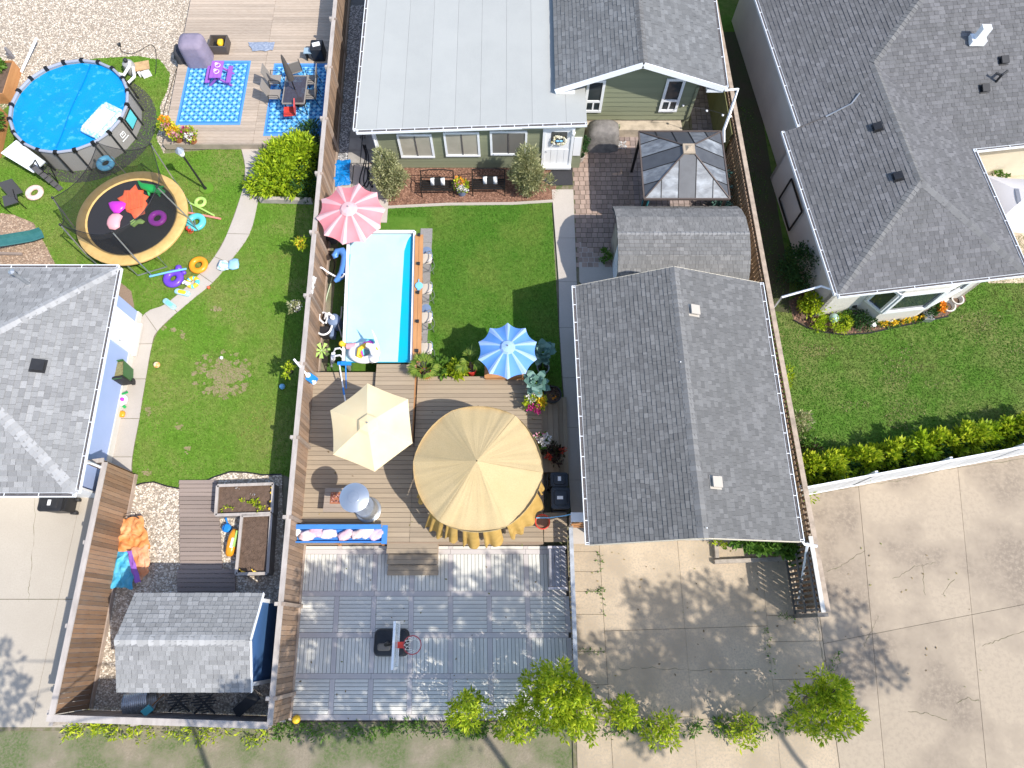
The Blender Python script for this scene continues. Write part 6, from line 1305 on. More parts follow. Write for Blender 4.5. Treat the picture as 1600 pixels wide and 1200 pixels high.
# trampoline
tp_=thing('trampoline','big round trampoline with orange pad and sagging black safety net','trampoline',(-13.76,14.2,0)); tc=Vector((-13.76,14.22,0)); TZ=.88
mb=MB().lathe([(.01,TZ),(.8,TZ-.02),(1.62,TZ)],tc,40,cap=False); mb.build('jumping_mat',m_trmat,tp_,smooth=True)
for k in range(8):
    mb=MB(); a0=2*pi*k/8; vs=[]
    for j in range(7):
        a=a0+2*pi/8*j/6
        for r,z in ((1.58,TZ+.012),(1.64,TZ+.045),(1.92,TZ+.045),(1.99,TZ+.0),(1.99,TZ-.06)): vs.append((tc.x+r*cos(a),tc.y+r*sin(a),z))
    mb.add(vs,[(j*5+i,j*5+i+1,j*5+6+i,j*5+5+i) for j in range(6) for i in range(4)]).build('pad_section',m_trpad,tp_,smooth=True)
MB().torus(tc+Z*(TZ-.06),1.93,.035,40,7).build('frame_ring',m_galv,tp_)
tops=[(235,225),(152,223),(82,309),(94,351),(175,362),(245,292)]
tz=[2.7,2.7,2.55,2.6,2.65,2.7]; tp3=[W(*p,z) for p,z in zip(tops,tz)]; order=[5,0,1,2,3,4]
polb=[(266,272),(163,262),(122,318),(122,384),(241,424),(293,345)]
for p,b in zip(tp3,polb):
    d=(p-tc); d.z=0; d.normalize(); f=tc+d*1.99; MB().tube([Vector((f.x+d.x*.06,f.y+d.y*.06,.02)),Vector((f.x+d.x*.06,f.y+d.y*.06,TZ)),p],.024,8).build('net_pole',m_galv,tp_); MB().ball(p,.05,8,6).build('pole_cap',m_black,tp_)
for k in range(4):
    a=k*pi/2+.35; 
    q=[tc+Vector((1.93*cos(a+s),1.93*sin(a+s),0)) for s in (-.28,.28)]; MB().tube([q[0]+Z*(TZ-.08),q[0]+Z*.03,q[1]+Z*.03,q[1]+Z*(TZ-.08)],.024,7).build('leg',m_galv,tp_)
ring_=sorted(range(6),key=lambda i: atan2(tp3[i].y-tc.y,tp3[i].x-tc.x)); mb=MB(); cols_=10
for n_i in range(6):
    i,j=ring_[n_i],ring_[(n_i+1)%6]; a,b=tp3[i],tp3[j]; vs=[]; low=.0
    for r in range(7):
        f=r/6
        for c_ in range(cols_+1):
            s=c_/cols_; top=lerp(a,b,s)-Z*(.35*4*s*(1-s)); dd=lerp(a,b,s)-tc; dd.z=0; ang=atan2(dd.y,dd.x); bot=tc+Vector((1.64*cos(ang),1.64*sin(ang),TZ+.03)); p=lerp(top,bot,f); q=p-tc; q.z=0; p-=q*(.06*sin(pi*f)*sin(pi*s)); vs.append(p)
    mb=MB(); mb.add(vs,[(r*(cols_+1)+c_,(r+1)*(cols_+1)+c_,(r+1)*(cols_+1)+c_+1,r*(cols_+1)+c_+1) for r in range(6) for c_ in range(cols_)]).build('net_panel',m_net,tp_,smooth=2)
    MB().tube([lerp(a,b,s)-Z*(.35*4*s*(1-s)) for s in np.linspace(0,1,9)],.012,5).build('net_rope',m_black,tp_)
def flatfloat(name,label,px,z,m,h,cat='pool float',ridge=0,seed=1):
    q=[W(x,y,z) for x,y in px]; c=sum(q,Vector())/len(q); mb=MB(); rows=5; N_=len(q); vs=[]
    for i in range(rows+1):
        f=sin(pi/2*(1-i/rows)); zz=h*sin(pi/2*i/rows)
        for p in q: d=p-c; vs.append((c.x+d.x*max(f,.05),c.y+d.y*max(f,.05),z+zz+ridge*.03*sin((p.x*f+p.y)*18)))
    fs=[(i*N_+j,i*N_+(j+1)%N_,(i+1)*N_+(j+1)%N_,(i+1)*N_+j) for i in range(rows) for j in range(N_)]+[tuple(rows*N_+j for j in range(N_))]
    A=sum(px[i][0]*px[(i+1)%N_][1]-px[(i+1)%N_][0]*px[i][1] for i in range(N_))
    if A>0: fs=[f[::-1] for f in fs]
    return tag(mb.add(vs,fs).build(name,m,None,origin=tuple(W(*px[0],z)),smooth=2),label,cat)
def star(px): return px
T=TZ+.02
o=flatfloat('leaf_float','coral orange leaf shaped lounge float lying on the trampoline mat',[(212,288),(216,297),(225,297),(224,303),(233,307),(227,314),(232,320),(226,328),(227,334),(216,338),(210,342),(205,334),(198,331),(194,322),(188,315),(183,310),(192,305),(194,297),(203,297)],T,m_coral,.09)
rg_=MB()
for k in range(5): rg_.tube([W(199+k*5.5,300+k*1.0,T+.09),W(200+k*5.2,329-k*1.5,T+.09)],.03,6)
rg_.build('rib',m_coral,o,smooth=True)
flatfloat('gem_float','bright magenta gem shaped float beside the coral leaf float',[(169,318),(176,315),(192,315),(200,319),(195,326),(187,333),(178,333),(172,326)],T,m_magenta,.14)
flatfloat('peach_float','pale pink rounded float at the lower left of the trampoline mat',[(171,339),(177,334),(187,334),(192,338),(188,346),(187,355),(180,359),(171,358),(167,352),(168,345)],T,m_pink,.15)
flatfloat('bow_float','small lime green bow shaped float on the trampoline mat',[(203,347),(209,343),(214,346),(221,342),(227,346),(223,350),(216,350),(210,355),(204,352)],T,m_lime,.1)
cr=thing('reptile_float','green reptile shaped inflatable on the trampoline mat','pool float',W(238,295,T)); MB().tube([W(217,286,T+.08),W(224,291,T+.12),W(238,295,T+.14),W(250,298,T+.12),W(258,300,T+.08)],[.04,.13,.17,.13,.05],12,flat=.75).build('body',m_green,cr,smooth=True)
for a,b in (((232,298),(233,306)),((245,298),(250,307)),((246,294),(256,291)),((220,288),(216,283))): MB().tube([W(*a,T+.1),W(*b,T+.06)],[.07,.03],8).build('leg',m_green,cr,smooth=True)
# lamp post
lpst=thing('lamp_post','tall black garden lamp post rising from a round grass island','lamp post',W(322,296,0)); c=Vector(lpst.location); hz_=2.15
MB().lathe([(.09,0),(.06,.1),(.04,.2),(.035,hz_-.2)],c,10).build('post',m_black,lpst); MB().lathe([(.05,hz_-.2),(.11,hz_-.1),(.13,hz_+.08)],c,8,cap=False).build('lantern_glass',m_vwhite,lpst); MB().lathe([(.16,hz_+.08),(.06,hz_+.2),(.02,hz_+.25)],c,8).build('lantern_cap',m_grey,lpst)
gi=MB().lathe([(.27,.0),(.25,.06),(.02,.08)],W(323,294,0),24).build('grass_island',m_gL,None,origin=cen_(323,294)); tag(gi,'round bright green grass mound at the foot of the lamp post','planter')
# rugs, furniture on the patio deck
def rugmat(nm,cx,cy):
    m=bpy.data.materials.new(nm); m.use_nodes=True; t=m.node_tree; N=t.nodes; L=t.links; b=N['Principled BSDF']; b.inputs['Roughness'].default_value=.95
    tc_=N.new('ShaderNodeTexCoord'); sep=N.new('ShaderNodeSeparateXYZ'); L.new(tc_.outputs['Object'],sep.inputs[0])
    def mth(op,a,bb=None,c_=None):
        x=N.new('ShaderNodeMath'); x.operation=op
        for i,v in enumerate((a,bb,c_)):
            if v is None: continue
            if isinstance(v,(int,float)): x.inputs[i].default_value=v
            else: L.new(v,x.inputs[i])
        return x.outputs[0]
    k=2*pi/.36; X,Y=mth('MULTIPLY',sep.outputs[0],k),mth('MULTIPLY',sep.outputs[1],k)
    cxx,cyy=mth('COSINE',X),mth('COSINE',Y); s1=mth('ADD',cxx,cyy); s2=mth('COSINE',mth('ADD',X,Y)); s3=mth('COSINE',mth('SUBTRACT',X,Y)); c2=mth('ADD',mth('COSINE',mth('MULTIPLY',X,2)),mth('COSINE',mth('MULTIPLY',Y,2)))
    v=mth('ADD',mth('MULTIPLY',mth('MULTIPLY',cxx,cyy),1.0),mth('MULTIPLY',mth('MULTIPLY',s2,s3),.8)); v=mth('ADD',v,mth('MULTIPLY',c2,.4))
    ru=N.new('ShaderNodeValToRGB'); ru.color_ramp.interpolation='CONSTANT'; e=ru.color_ramp.elements
    e[0].position=0; e[0].color=(.02,.11,.33,1); e[1].position=.34; e[1].color=(.1,.38,.66,1); e.new(.55).color=(.03,.2,.5,1); e.new(.66).color=(.3,.58,.78,1)
    L.new(mth('MULTIPLY_ADD',v,.25,.5),ru.inputs[0])
    mx=N.new('ShaderNodeMix'); mx.data_type='RGBA'; bx=mth('MAXIMUM',mth('DIVIDE',mth('ABSOLUTE',sep.outputs[0]),cx),mth('DIVIDE',mth('ABSOLUTE',sep.outputs[1]),cy)); L.new(mth('GREATER_THAN',bx,.9),mx.inputs[0]); L.new(ru.outputs[0],mx.inputs[6])
    m2=N.new('ShaderNodeMix'); m2.data_type='RGBA'; L.new(mth('GREATER_THAN',bx,.94),m2.inputs[0]); m2.inputs[6].default_value=(.03,.16,.45,1); m2.inputs[7].default_value=(.08,.27,.6,1); L.new(m2.outputs[2],mx.inputs[7]); L.new(mx.outputs[2],b.inputs['Base Color']); return m
for (q,lab) in (([(276,194),(377,192),(391,94),(293,99)],'large blue floral patterned rug under the purple picnic table'),([(411,211),(503,208),(516,98),(428,105)],'blue patterned rug under the grey dining set beside the fence')):
    p=[W(x,y,LZ+.01) for x,y in q]; cx=sum(v.x for v in p)/4; cy=sum(v.y for v in p)/4; hx=(abs(p[1].x-p[0].x)+abs(p[2].x-p[3].x))/4; hy=abs(p[2].y-p[0].y)/2; 
    tag(MB().box((cx,cy,LZ+.006),(2*hx,2*hy,.012)).build('rug',rugmat('rug_print',hx,hy),None,origin=(cx,cy,LZ)),lab,'rug')
kt=thing('picnic_table','small purple children picnic table painted with pale swirls on the rug','picnic table',W(347,125,LZ)); c=Vector(kt.location); a_=0.0
for j in range(3): MB().box(c+Vector((-.16+.16*j,0,.55)),(.15,.85,.03)).build('top_board',m_pictp,kt)
for s in (-1,1):
    MB().box(c+Vector((s*.42,0,.3)),(.18,.85,.03)).build('seat_board',m_pictp,kt)
    MB().beam(c+Vector((-.45,s*.3,.0)),c+Vector((.12,s*.3,.53)),.05,.08).beam(c+Vector((.45,s*.3,.0)),c+Vector((-.12,s*.3,.53)),.05,.08).build('cross_leg',m_pictp,kt)
for y in (.2,-.12):
    MB().torus(c+Vector((.02,y,.57)),.1,.012,16,5).torus(c+Vector((-.05,y+.08,.57)),.05,.012,12,5).build('painted_swirl',mat('swirl_cream',(.75,.68,.55),.7) if y>0 else bpy.data.materials['swirl_cream'],kt)
g2=thing('covered_grill','barbecue under a purple grey cover at the top of the patio deck','grill',W(303,98,LZ)); c=Vector((W(302,96,.8).x,W(302,99,.6).y+.45,LZ)); gm=MB(); vs=[]; K=24
for i,(z,k) in enumerate(((.02,1.05),(.5,1.0),(.9,.98),(1.02,.9),(1.08,.5))):
    for j in range(K):
        a=2*pi*j/K; d=1+.05*mnoise.noise(Vector((a*2,z*2,6))); vs.append((c.x+copysign(abs(cos(a))**.5,cos(a))*.5*k*d,c.y+copysign(abs(sin(a))**.5,sin(a))*.42*k*d,LZ+z))
gm.add(vs,[(i*K+j,i*K+(j+1)%K,(i+1)*K+(j+1)%K,(i+1)*K+j) for i in range(4) for j in range(K)]+[tuple(4*K+j for j in range(K))]); gm.build('cover',m_pcover,g2,smooth=2)
lump(W(286,86,.4),(.3,.42,.4),4,14,9,amp=.3).build('folded_skirt',mat('black_cloth',(.05,.05,.055),.8),g2,smooth=2)
fpt=thing('fire_bowl','dark open square box holding a yellow object by the grill','box',W(346,76,LZ)); c=Vector(fpt.location)
for dx,dy,w_,d_ in ((0,.3,.7,.05),(0,-.3,.7,.05),(.33,0,.05,.55),(-.33,0,.05,.55)): MB().box(c+Vector((dx,dy,.2)),(w_,d_,.4)).build('side',mat('box_dark',(.09,.075,.065),.6) if dy>0 else bpy.data.materials['box_dark'],fpt)
MB().box(c+Z*.1,(.6,.5,.05)).build('bottom',m_black,fpt); lump(c+Vector((.05,.05,.25)),(.12,.18,.12),5,10,7).build('yellow_bottle',m_yellow,fpt,smooth=2)
sheetcloth('grey_throw',[(388,66),(430,66),(426,79),(394,80)],LZ+.03,mat('throw_grey',(.2,.24,.32),.9,n=(12,.45,.6),col2=(.3,.34,.42)),'crumpled blue grey throw lying on the patio deck boards','throw',.08,seed=4)
dt=thing('dining_table','smoked glass outdoor dining table on the smaller blue rug','table',W(461,155,LZ)); c=Vector((W(461,140,LZ+.7).x,W(461,140,LZ+.7).y,LZ)); tw,td=.85,1.35
MB().box(c+Z*.7,(tw-.06,td-.06,.012)).build('glass_top',m_smoke,dt)
for dx,dy,w_,d_ in ((0,td/2,tw,.04),(0,-td/2,tw,.04),(tw/2,0,.04,td-.04),(-tw/2,0,.04,td-.04)): MB().box(c+Vector((dx,dy,.69)),(w_,d_,.05)).build('rim',m_sling,dt)
for sx_ in (-1,1):
    for sy in (-1,1): MB().tube([c+Vector((sx_*.36,sy*.6,0)),c+Vector((sx_*.36,sy*.6,.68))],.022,7).build('leg',m_blackm,dt)
dc=None
for i,(px,py,rz) in enumerate(((430,125,pi/2),(429,148,pi/2),(486,148,-pi/2),(487,125,-pi/2),(461,108,pi+.4))):
    if dc is None:
        dc=thing('dining_chair','x','chair',(0,0,0),group='taupe dining chairs'); MB().box((0,0,.42),(.46,.46,.025)).build('seat',m_sling,dc); MB().box((0,.26,.72),(.46,.025,.62),rx=-.22).build('backrest',m_sling,dc)
        for s in (-1,1): MB().tube([(s*.25,-.24,0),(s*.25,-.22,.62),(s*.25,.15,.64),(s*.25,.28,0)],.015,6).build('leg',m_blackm,dc)
        o=dc
    else: o=copy_tree(dc)
    place(o,W(px,py,LZ+.4)-Z*.4,rz); o['label']='taupe sling dining chair '+['on the left of the glass table farther from the camera','on the left of the glass table nearer the red chair','on the fence side of the glass table nearer the red chair','on the fence side of the glass table farther from the camera','at the far head of the glass table by the folded parasol'][i]
fpz=thing('folded_parasol','closed dark brown parasol standing through the glass dining table','parasol',c); MB().tube([c+Z*.05,c+Z*2.3],.024,8).build('pole',m_blackm,fpz); MB().lathe([(.03,1.2),(.14,1.25),(.12,1.7),(.06,2.25),(.02,2.4)],c,10).build('folded_canopy',mat('brown_canvas',(.075,.065,.06),.9),fpz,smooth=True); MB().lathe([(.25,0),(.24,.06),(.04,.1)],c,16).build('base',m_black,fpz)
rc_=thing('red_chair','black framed chair with a red seat on the smaller blue rug','chair',W(460,186,LZ)); c=W(458,186,LZ); MB().box(c+Z*.42,(.46,.44,.04),rz=.1).build('seat',m_red,rc_); MB().box(c+Vector((.26,-.02,.68)),(.04,.44,.45),rz=.1,ry=.2).build('backrest',mat('red_faded',(.6,.08,.08),.7),rc_)
for s in (-1,1): MB().tube([c+Vector((-.22,s*.25,0)),c+Vector((-.2,s*.25,.6)),c+Vector((.25,s*.25,.62)),c+Vector((.3,s*.25,0))],.014,6).build('leg',m_blackm,rc_)
sb=thing('deck_box','dark storage table with small items against the fence on the patio deck','table',W(500,88,LZ)); c=Vector(sb.location); MB().rbox(c+Vector((0,0,.3)),(.5,.55,.6),.06).build('body',m_black,sb); MB().box(c+Vector((0,0,.615)),(.3,.2,.02),rz=.3).build('white_print',m_vwhite,sb); stl=thing('side_table','small pale blue side table between storage box and dining chairs','table',W(488,90,LZ)); c=Vector(stl.location); MB().box(c+Vector((-.05,-.05,.4)),(.36,.3,.03)).build('top',mat('dusty_blue',(.28,.38,.45),.7),stl); 
for s in (-.12,.12): MB().box(c+Vector((-.05+s,-.05,.2)),(.03,.26,.4)).build('leg',m_blackm,stl)
# planter boxes at the far left, slide, downpipe, odds and ends
for i,(px,lab) in enumerate((([(-40,96),(18,96),(31,107),(28,111),(4,147),(-40,147)],'cedar planter box with brown soil at the far left gravel edge'),([(-40,160),(0,163),(14,176),(10,240),(-40,240)],'second cedar planter box below the first at far left'))):
    if i==0: c=[W(-40,95,.55),W(20,95,.55),W(4,146,.55),W(-40,146,.55)]
    else: c=[W(-40,168,.55),W(0,168,.55),W(-14,232,.55),W(-40,232,.55)]
    o=thing('cedar_planter',lab,'planter',W(5,130,0) if i==0 else W(-5,200,0),group='cedar planters')
    for k in range(4):
        a,b=c[k],c[(k+1)%4]
        for r in range(3): MB().beam(Vector((a.x,a.y,.1+.18*r)),Vector((b.x,b.y,.1+.18*r)),.04,.172).build('side_board',m_pinew,o)
    MB().prism([(p.x,p.y) for p in c],0,.47).build('soil',m_dirt,o)
sl2=thing('play_slide','dark green curved plastic slide end on the wood chips','slide',W(30,385,0)); 
pth=[W(-60,384,.75),W(-20,382,.6),W(10,378,.4),W(35,374,.25),W(52,371,.18),W(67,366,.14)]; mb=MB(); vs=[]
for i,p in enumerate(pth):
    t_=(pth[min(i+1,5)]-pth[max(i-1,0)]); t_.z=0; t_.normalize(); n_=Vector((-t_.y,t_.x,0))
    for s,h in ((-.26,.12),(-.23,.13),(-.18,.0),(0,-.02),(.18,.0),(.23,.13),(.26,.12)): vs.append(p+n_*s+Z*h)
mb.add(vs,[(i*7+j,i*7+7+j,i*7+8+j,i*7+j+1) for i in range(5) for j in range(6)]); mb.build('chute',m_slide,sl2,smooth=True); MB().beam(W(-30,395,.1),W(35,397,.05),.09,.08).build('support_beam',m_walk,sl2)
dsp=MB().tube([W(57,60,.35),W(33,113,.1)],.06,4).build('drain_pipe',m_vwhite,None,origin=cen_(45,90)); tag(dsp,'white drain pipe lying across the gravel at the top left','pipe')
sdn=MB().lathe([(.05,0),(.09,.25),(.05,.5)],W(21,90,0),10).box(W(17,88,.1),(.2,.12,.2)).build('garden_ornament',mat('ornament_grey',(.2,.19,.2),.7),None,origin=cen_(21,90)); tag(sdn,'small grey and white ornament on the gravel above the cedar planter','ornament')
hose([(188,72),(190,80),(205,84),(220,78),(235,70),(243,78),(244,100),(243,115)],.012,m_black,'cable','thin black cable looping over the gravel above the pool filter',.02,'cable')
hose([(287,85),(275,110),(266,140),(258,165),(255,185),(262,205),(263,225)],.012,m_black,'cable','thin black cable following the gravel edge beside the large rug',.02,'cable')
hose([(187,72),(187,68),(184,70)],.05,m_black,'black_plug','black weatherproof plug on the gravel above the round pool',.05,'plug')
# gravel yard things
tent=thing('collapsed_tent','crumpled orange, turquoise and violet nylon play tent on the gravel by the fence','tent',W(205,868,0))
sheetcloth('orange_cloth',[(183,812),(222,806),(236,858),(186,862)],.25,mat('orange_nylon',(.66,.24,.07),.6,n=(1.5,.45,.6),col2=(.68,.33,.14)),None,None,.22,tent,seed=2,n=26)
sheetcloth('turquoise_cloth',[(184,862),(214,856),(208,920),(172,918)],.22,mat('blue_nylon',(.1,.42,.58),.55,n=(3,.45,.6),col2=(.05,.34,.54)),None,None,.2,tent,seed=7,n=24)
sheetcloth('peach_cloth',[(205,856),(233,852),(234,892),(216,912)],.3,mat('peach_nylon',(.7,.36,.2),.6,n=(3,.45,.6),col2=(.68,.25,.1)),None,None,.18,tent,seed=9,n=22)
sheetcloth('violet_band',[(198,862),(206,860),(220,908),(212,912)],.47,mat('violet_nylon',(.26,.1,.42),.6),None,None,.08,tent,seed=5)
MB().tube([W(188,812,.1),W(196,806,.45),W(212,807,.4),W(226,815,.1)],.015,6).build('wire_hoop',m_black,tent)
cul=thing('steel_culvert','short galvanised corrugated steel pipe lying behind the blue shed','pipe',W(205,1100,0)); a,b=W(200,1100,.35),W(232,1094,.35); d=(b-a).normalized(); M3=d.to_track_quat('Z','Y').to_matrix(); prf=[]
for k in range(25): prf.append((.34+.012*(k%2),k*.028))
cmb=MB().lathe(prf,a,28,M=M3,cap=False); cmb.lathe([(r-.02,z) for r,z in prf][::-1],a,28,M=M3,cap=False); cmb.build('pipe_wall',m_galv,cul,smooth=True); MB().torus(a,.345,.014,28,6,M=M3).build('rim',m_galv,cul)
br=thing('blue_shovel','blue headed shovel with wooden handle behind the blue shed','shovel',W(240,1100,.1)); MB().tube([W(238,1102,.75),W(256,1085,.1)],.018,7).build('handle',m_pinew,br); MB().box(W(230,1110,.9),(.26,.2,.05),rz=.7,rx=.5).build('blade',m_turq,br)
tag(MB().tube([W(236,1106,.8),W(254,1090,.3)],.016,6).build('wooden_stick',m_cap_w,None,origin=cen_(245,1098,.5)),'pale wooden stick beside the blue shovel behind the shed','stick')
tl_=thing('lattice_stars','dark slatted star shaped lattice panels leaning behind the shed','lattice',W(300,1100,0)); m_lt=mat('dark_lattice',(.05,.05,.05),.8)
for i,(px,py) in enumerate(((278,1095),(318,1098))):
    c=W(px,py,.5)
    for k in range(9): d=.36*(1-abs(k-4)/5.5); MB().beam(c+Vector((-d,(k-4)*.075,.05*(k-4))),c+Vector((d,(k-4)*.075+.06,.05*(k-4))),.03,.03).build('slat',m_lt,tl_)
    MB().beam(c+Vector((-.3,-.3,-.2)),c+Vector((.35,.3,.2)),.05,.03).beam(c+Vector((.3,-.3,-.2)),c+Vector((-.3,.3,.2)),.05,.03).build('cross_bar',m_lt,tl_)
MB_=MB().beam(W(368,1115,.4),W(402,1085,.9),.3,.03); tag(MB_.build('trellis',m_lt,None,origin=cen_(385,1100)),'dark lattice panel leaning in the corner behind the blue shed','lattice')
wc_=thing('watering_can','bright blue plastic watering can on the gravel beside the raised beds','watering can',W(357,826,0)); c=Vector(wc_.location); MB().lathe([(.13,0),(.14,.18),(.1,.22)],c,16).build('body',m_blue,wc_,smooth=True); MB().tube([c+Vector((0,.1,.06)),c+Vector((-.02,.24,.2)),c+Vector((-.03,.3,.26))],[.03,.022,.04],8).build('spout',m_blue,wc_); MB().tube([c+Vector((0,-.12,.1)),c+Vector((0,-.1,.32)),c+Vector((0,.08,.28))],.014,6).build('handle',m_blue,wc_)
bg=thing('soil_bag','orange and green bag of garden soil leaning on the raised bed','bag',W(364,850,0)); lump(W(363,848,.22),(.16,.42,.14),6,14,9,rz=-.12,amp=.12).build('bag_body',m_orange,bg,smooth=2); MB().box(W(369,842,.3),(.07,.5,.16),rz=-.12).build('green_side',m_lime,bg); MB().box(W(363,848,.36),(.1,.3,.02),rz=-.12).build('print',m_vwhite,bg)
for i,px in enumerate((377,396)):
    a,b=W(px,893,.5),W(px+9,897,.42); tag(MB().beam(a,b,.07,.03).beam(W(px-3,889,.55),a,.02,.02).build('yellow_tag',m_yellow,None,origin=tuple(a)),('left','right')[i]+' yellow plant marker at the lower end of the soil bed','marker','plant markers')
for i,(px,py) in enumerate(((425,762),(424,770),(423,784),(421,795))): tag(MB().box(W(px,py,.5),(.06,.07,.03),rz=.5).build('yellow_clip',m_yellow,None,origin=cen_(px,py,.5)),'yellow clip on the rim of the seedling bed, '+('top one','second from top','third from top','lowest one')[i],'clip','yellow clips on the raised bed')
# toys by the blue garage, balls
ty=thing('toy_figure','white and magenta toy figure beside the orange bucket at garage wall','toy',W(192,626,0)); lump(W(192,625,.14),(.13,.18,.14),2,12,8,amp=.3).build('body',m_vwhite,ty,smooth=2); MB().ball(W(191,624,.3),.07,9,6).build('magenta_spot',m_magenta,ty); MB().tube([W(190,616,.2),W(199,613,.3)],.04,6).tube([W(196,634,.1),W(193,637,.1)],.06,6).build('green_limb',m_green,ty)
ob=thing('orange_bucket','orange plastic bucket tipped beside the toy figure on the path','bucket',W(186,641,0)); MB().lathe([(.12,0),(.17,.25),(.15,.25),(.11,.04)],W(183,642,0),18,cap=False).build('body',m_orange,ob,smooth=True); MB().lathe([(.02,.16),(.15,.16)],W(183,642,0),18,cap=False).build('bottom',m_orange,ob); lump(W(190,647,.07),(.12,.12,.07),3,10,7).build('scoop',m_orange,ob,smooth=2)
tag(MB().ball(W(245,570,.11),.11,16,10).build('ball',mat('ball_cream',(.75,.6,.4),.5,n=(9,.5,.55),col2=(.8,.35,.1)),None,origin=cen_(245,570),smooth=2),'cream and orange ball on the lawn near the green bin','ball')
tag(MB().ball(W(346,559,.06),.06,12,8).build('ball',m_vwhite,None,origin=cen_(346,559),smooth=2),'small white ball on the brown patch of left lawn','ball')
tag(MB().ball(W(441,604,.1),.1,14,9).build('ball',m_skyb,None,origin=cen_(441,604),smooth=2),'blue ball in the fence shadow on the left lawn','ball')
tag(MB().ball(W(326,449,.06),.06,10,7).build('ball',m_coral,None,origin=cen_(326,449),smooth=2),'small orange red ball on the path edge','ball')
tag(MB().lathe([(.1,.012),(.1,.018),(.01,.02)],W(175,694,0),20).build('drain_plate',m_grey,None,origin=cen_(175,694)),'round grey drain lid set in the path by the gate','lid')
# ================================================================ PLANTS
def leafarr(blobs,size,aspect=.45,clump=.35,up=.35,nclump=40):   # blobs: (centre, radii, count)
    out=[]
    for c,r,n in blobs:
        c=np.array(c,float); r=np.array(r if isinstance(r,(tuple,list)) else (r,r,r),float)
        k=max(3,int(nclump)); d=rng.normal(size=(k,3)); d/=np.linalg.norm(d,axis=1)[:,None]; rad=(.35+.65*rng.random(k)**.5)[:,None]
        cc=c+d*rad*r; cs=(.6+.8*rng.random(k))
        idx=rng.integers(0,k,n); g=rng.normal(size=(n,3)); g/=np.linalg.norm(g,axis=1)[:,None]; rr=(rng.random(n)**.4)[:,None]
        p=cc[idx]+g*rr*clump*cs[idx][:,None]*r.mean()
        ax=g*.8+d[idx]*.7+np.array([0,0,up])+.5*rng.normal(size=(n,3)); ax/=np.linalg.norm(ax,axis=1)[:,None]
        sd=np.cross(ax,rng.normal(size=(n,3))); sd/=np.linalg.norm(sd,axis=1)[:,None]
        s=size*(.6+.8*rng.random(n))[:,None]; nrm=np.cross(ax,sd)
        out.append(np.stack([p,p+ax*s*.5+sd*s*aspect*.5+nrm*s*.08,p+ax*s,p+ax*s*.5-sd*s*aspect*.5+nrm*s*.08],1))
    return np.concatenate(out)
def plant(name,label,cat,loc,blobs,size,m,aspect=.45,clump=.35,stem=None,group=None,nclump=40,up=.35,pot=None,flowers=None,part='foliage',nmin=.02):
    o=thing(name,label,cat,loc,0,group); arr=leafarr(blobs,size,aspect,clump,up,nclump)
    arr[...,2]=np.maximum(arr[...,2],loc[2]+nmin); rawmesh(part,arr,4,m,o)
    if stem:
        sb=MB()
        for (c,r,n) in blobs:
            sb.tube([Vector(loc)+Vector((random.uniform(-.05,.05),random.uniform(-.05,.05),0)),Vector(loc).lerp(Vector(c),.5)+Vector((random.uniform(-.08,.08),random.uniform(-.08,.08),.05)),Vector(c)],[stem,stem*.7,stem*.3],6)
        sb.build('stem',m_bark,o)
    if pot: 
        r,h,mp=pot; c=Vector(loc); MB().lathe([(r*.75,0),(r,h),(r*.88,h),(r*.8,h*.8)],c,18,cap=False).build('pot',mp,o,smooth=True); MB().lathe([(.01,h*.8),(r*.84,h*.8)],c,18,cap=False).build('soil',m_dirt,o)
    for key,fb,fs in (flowers or ()): 
        fl=leafarr(fb,fs,.95,.5,.9,14); rawmesh('blossom',fl,4,for_fl[key],o)
    return o
def V3(px,py,z=0.): return tuple(W(px,py,z))
# sage shrubs by the house
for (px,py,lab,sx_) in ((616,305,'tall grey green sage shrub at the left end of the bark bed',0),(822,300,'wide grey green sage shrub by the door at the right end of the bark bed',1)):
    b=W(px,py); B=[((b.x-.03,b.y,.5),(.42,.4,.5),1300),((b.x+.06,b.y-.02,1.05),(.5,.48,.5),1700),((b.x-.06,b.y+.05,1.6),(.42,.4,.5),1400),((b.x+.25*(1 if sx_ else .8),b.y,1.2),(.36,.36,.6),1000),((b.x-.3,b.y+.02,1.15),(.32,.36,.6),900),((b.x-.1,b.y+.05,2.1),(.24,.24,.4),600),((b.x+.22,b.y+.1,1.95),(.18,.18,.4),420)]
    if sx_: B.append(((b.x+.55,b.y-.05,.8),(.4,.4,.4),700))
    plant('sage_shrub',lab,'shrub',tuple(b),B,.13,m_lfs,.24,.26,stem=.02,nclump=46,up=1.2)
# golden juniper by the fence
b=W(445,290); B=[((b.x+dx,b.y+dy,z),r,n) for dx,dy,z,r,n in ((-.7,-.1,.4,.55,1500),(0,-.2,.5,.7,2200),(.55,.2,.6,.65,1900),(.1,.6,.7,.7,2000),(.75,.95,.8,.55,1500),(-.35,.5,.5,.55,1500),(.55,1.3,.8,.45,900))]
jn=plant('golden_juniper','big golden green juniper bush between the patio deck and the board fence','shrub',tuple(b),B,.17,m_lfy,.3,.28,stem=.03,nclump=42,up=.1)
B=[((b.x+.95,b.y+dy,.5),(.5,.5,.5),900) for dy in (-.3,.6,1.4,2.0)]; plant('cedar_shrub','dark green shrub in the fence shade behind the golden juniper','shrub',(b.x+.95,b.y+.6,0),B,.12,m_lfd,.35,.3,nclump=40)
tb=MB(); c=[W(408,306,.2),W(489,306,.2)]; tb.beam(W(406,312,.12),W(488,314,.12),.14,.24); tag(tb.build('timber_edge',m_cap_w,None,origin=V3(446,312)),'grey timber edge below the golden juniper','edging')
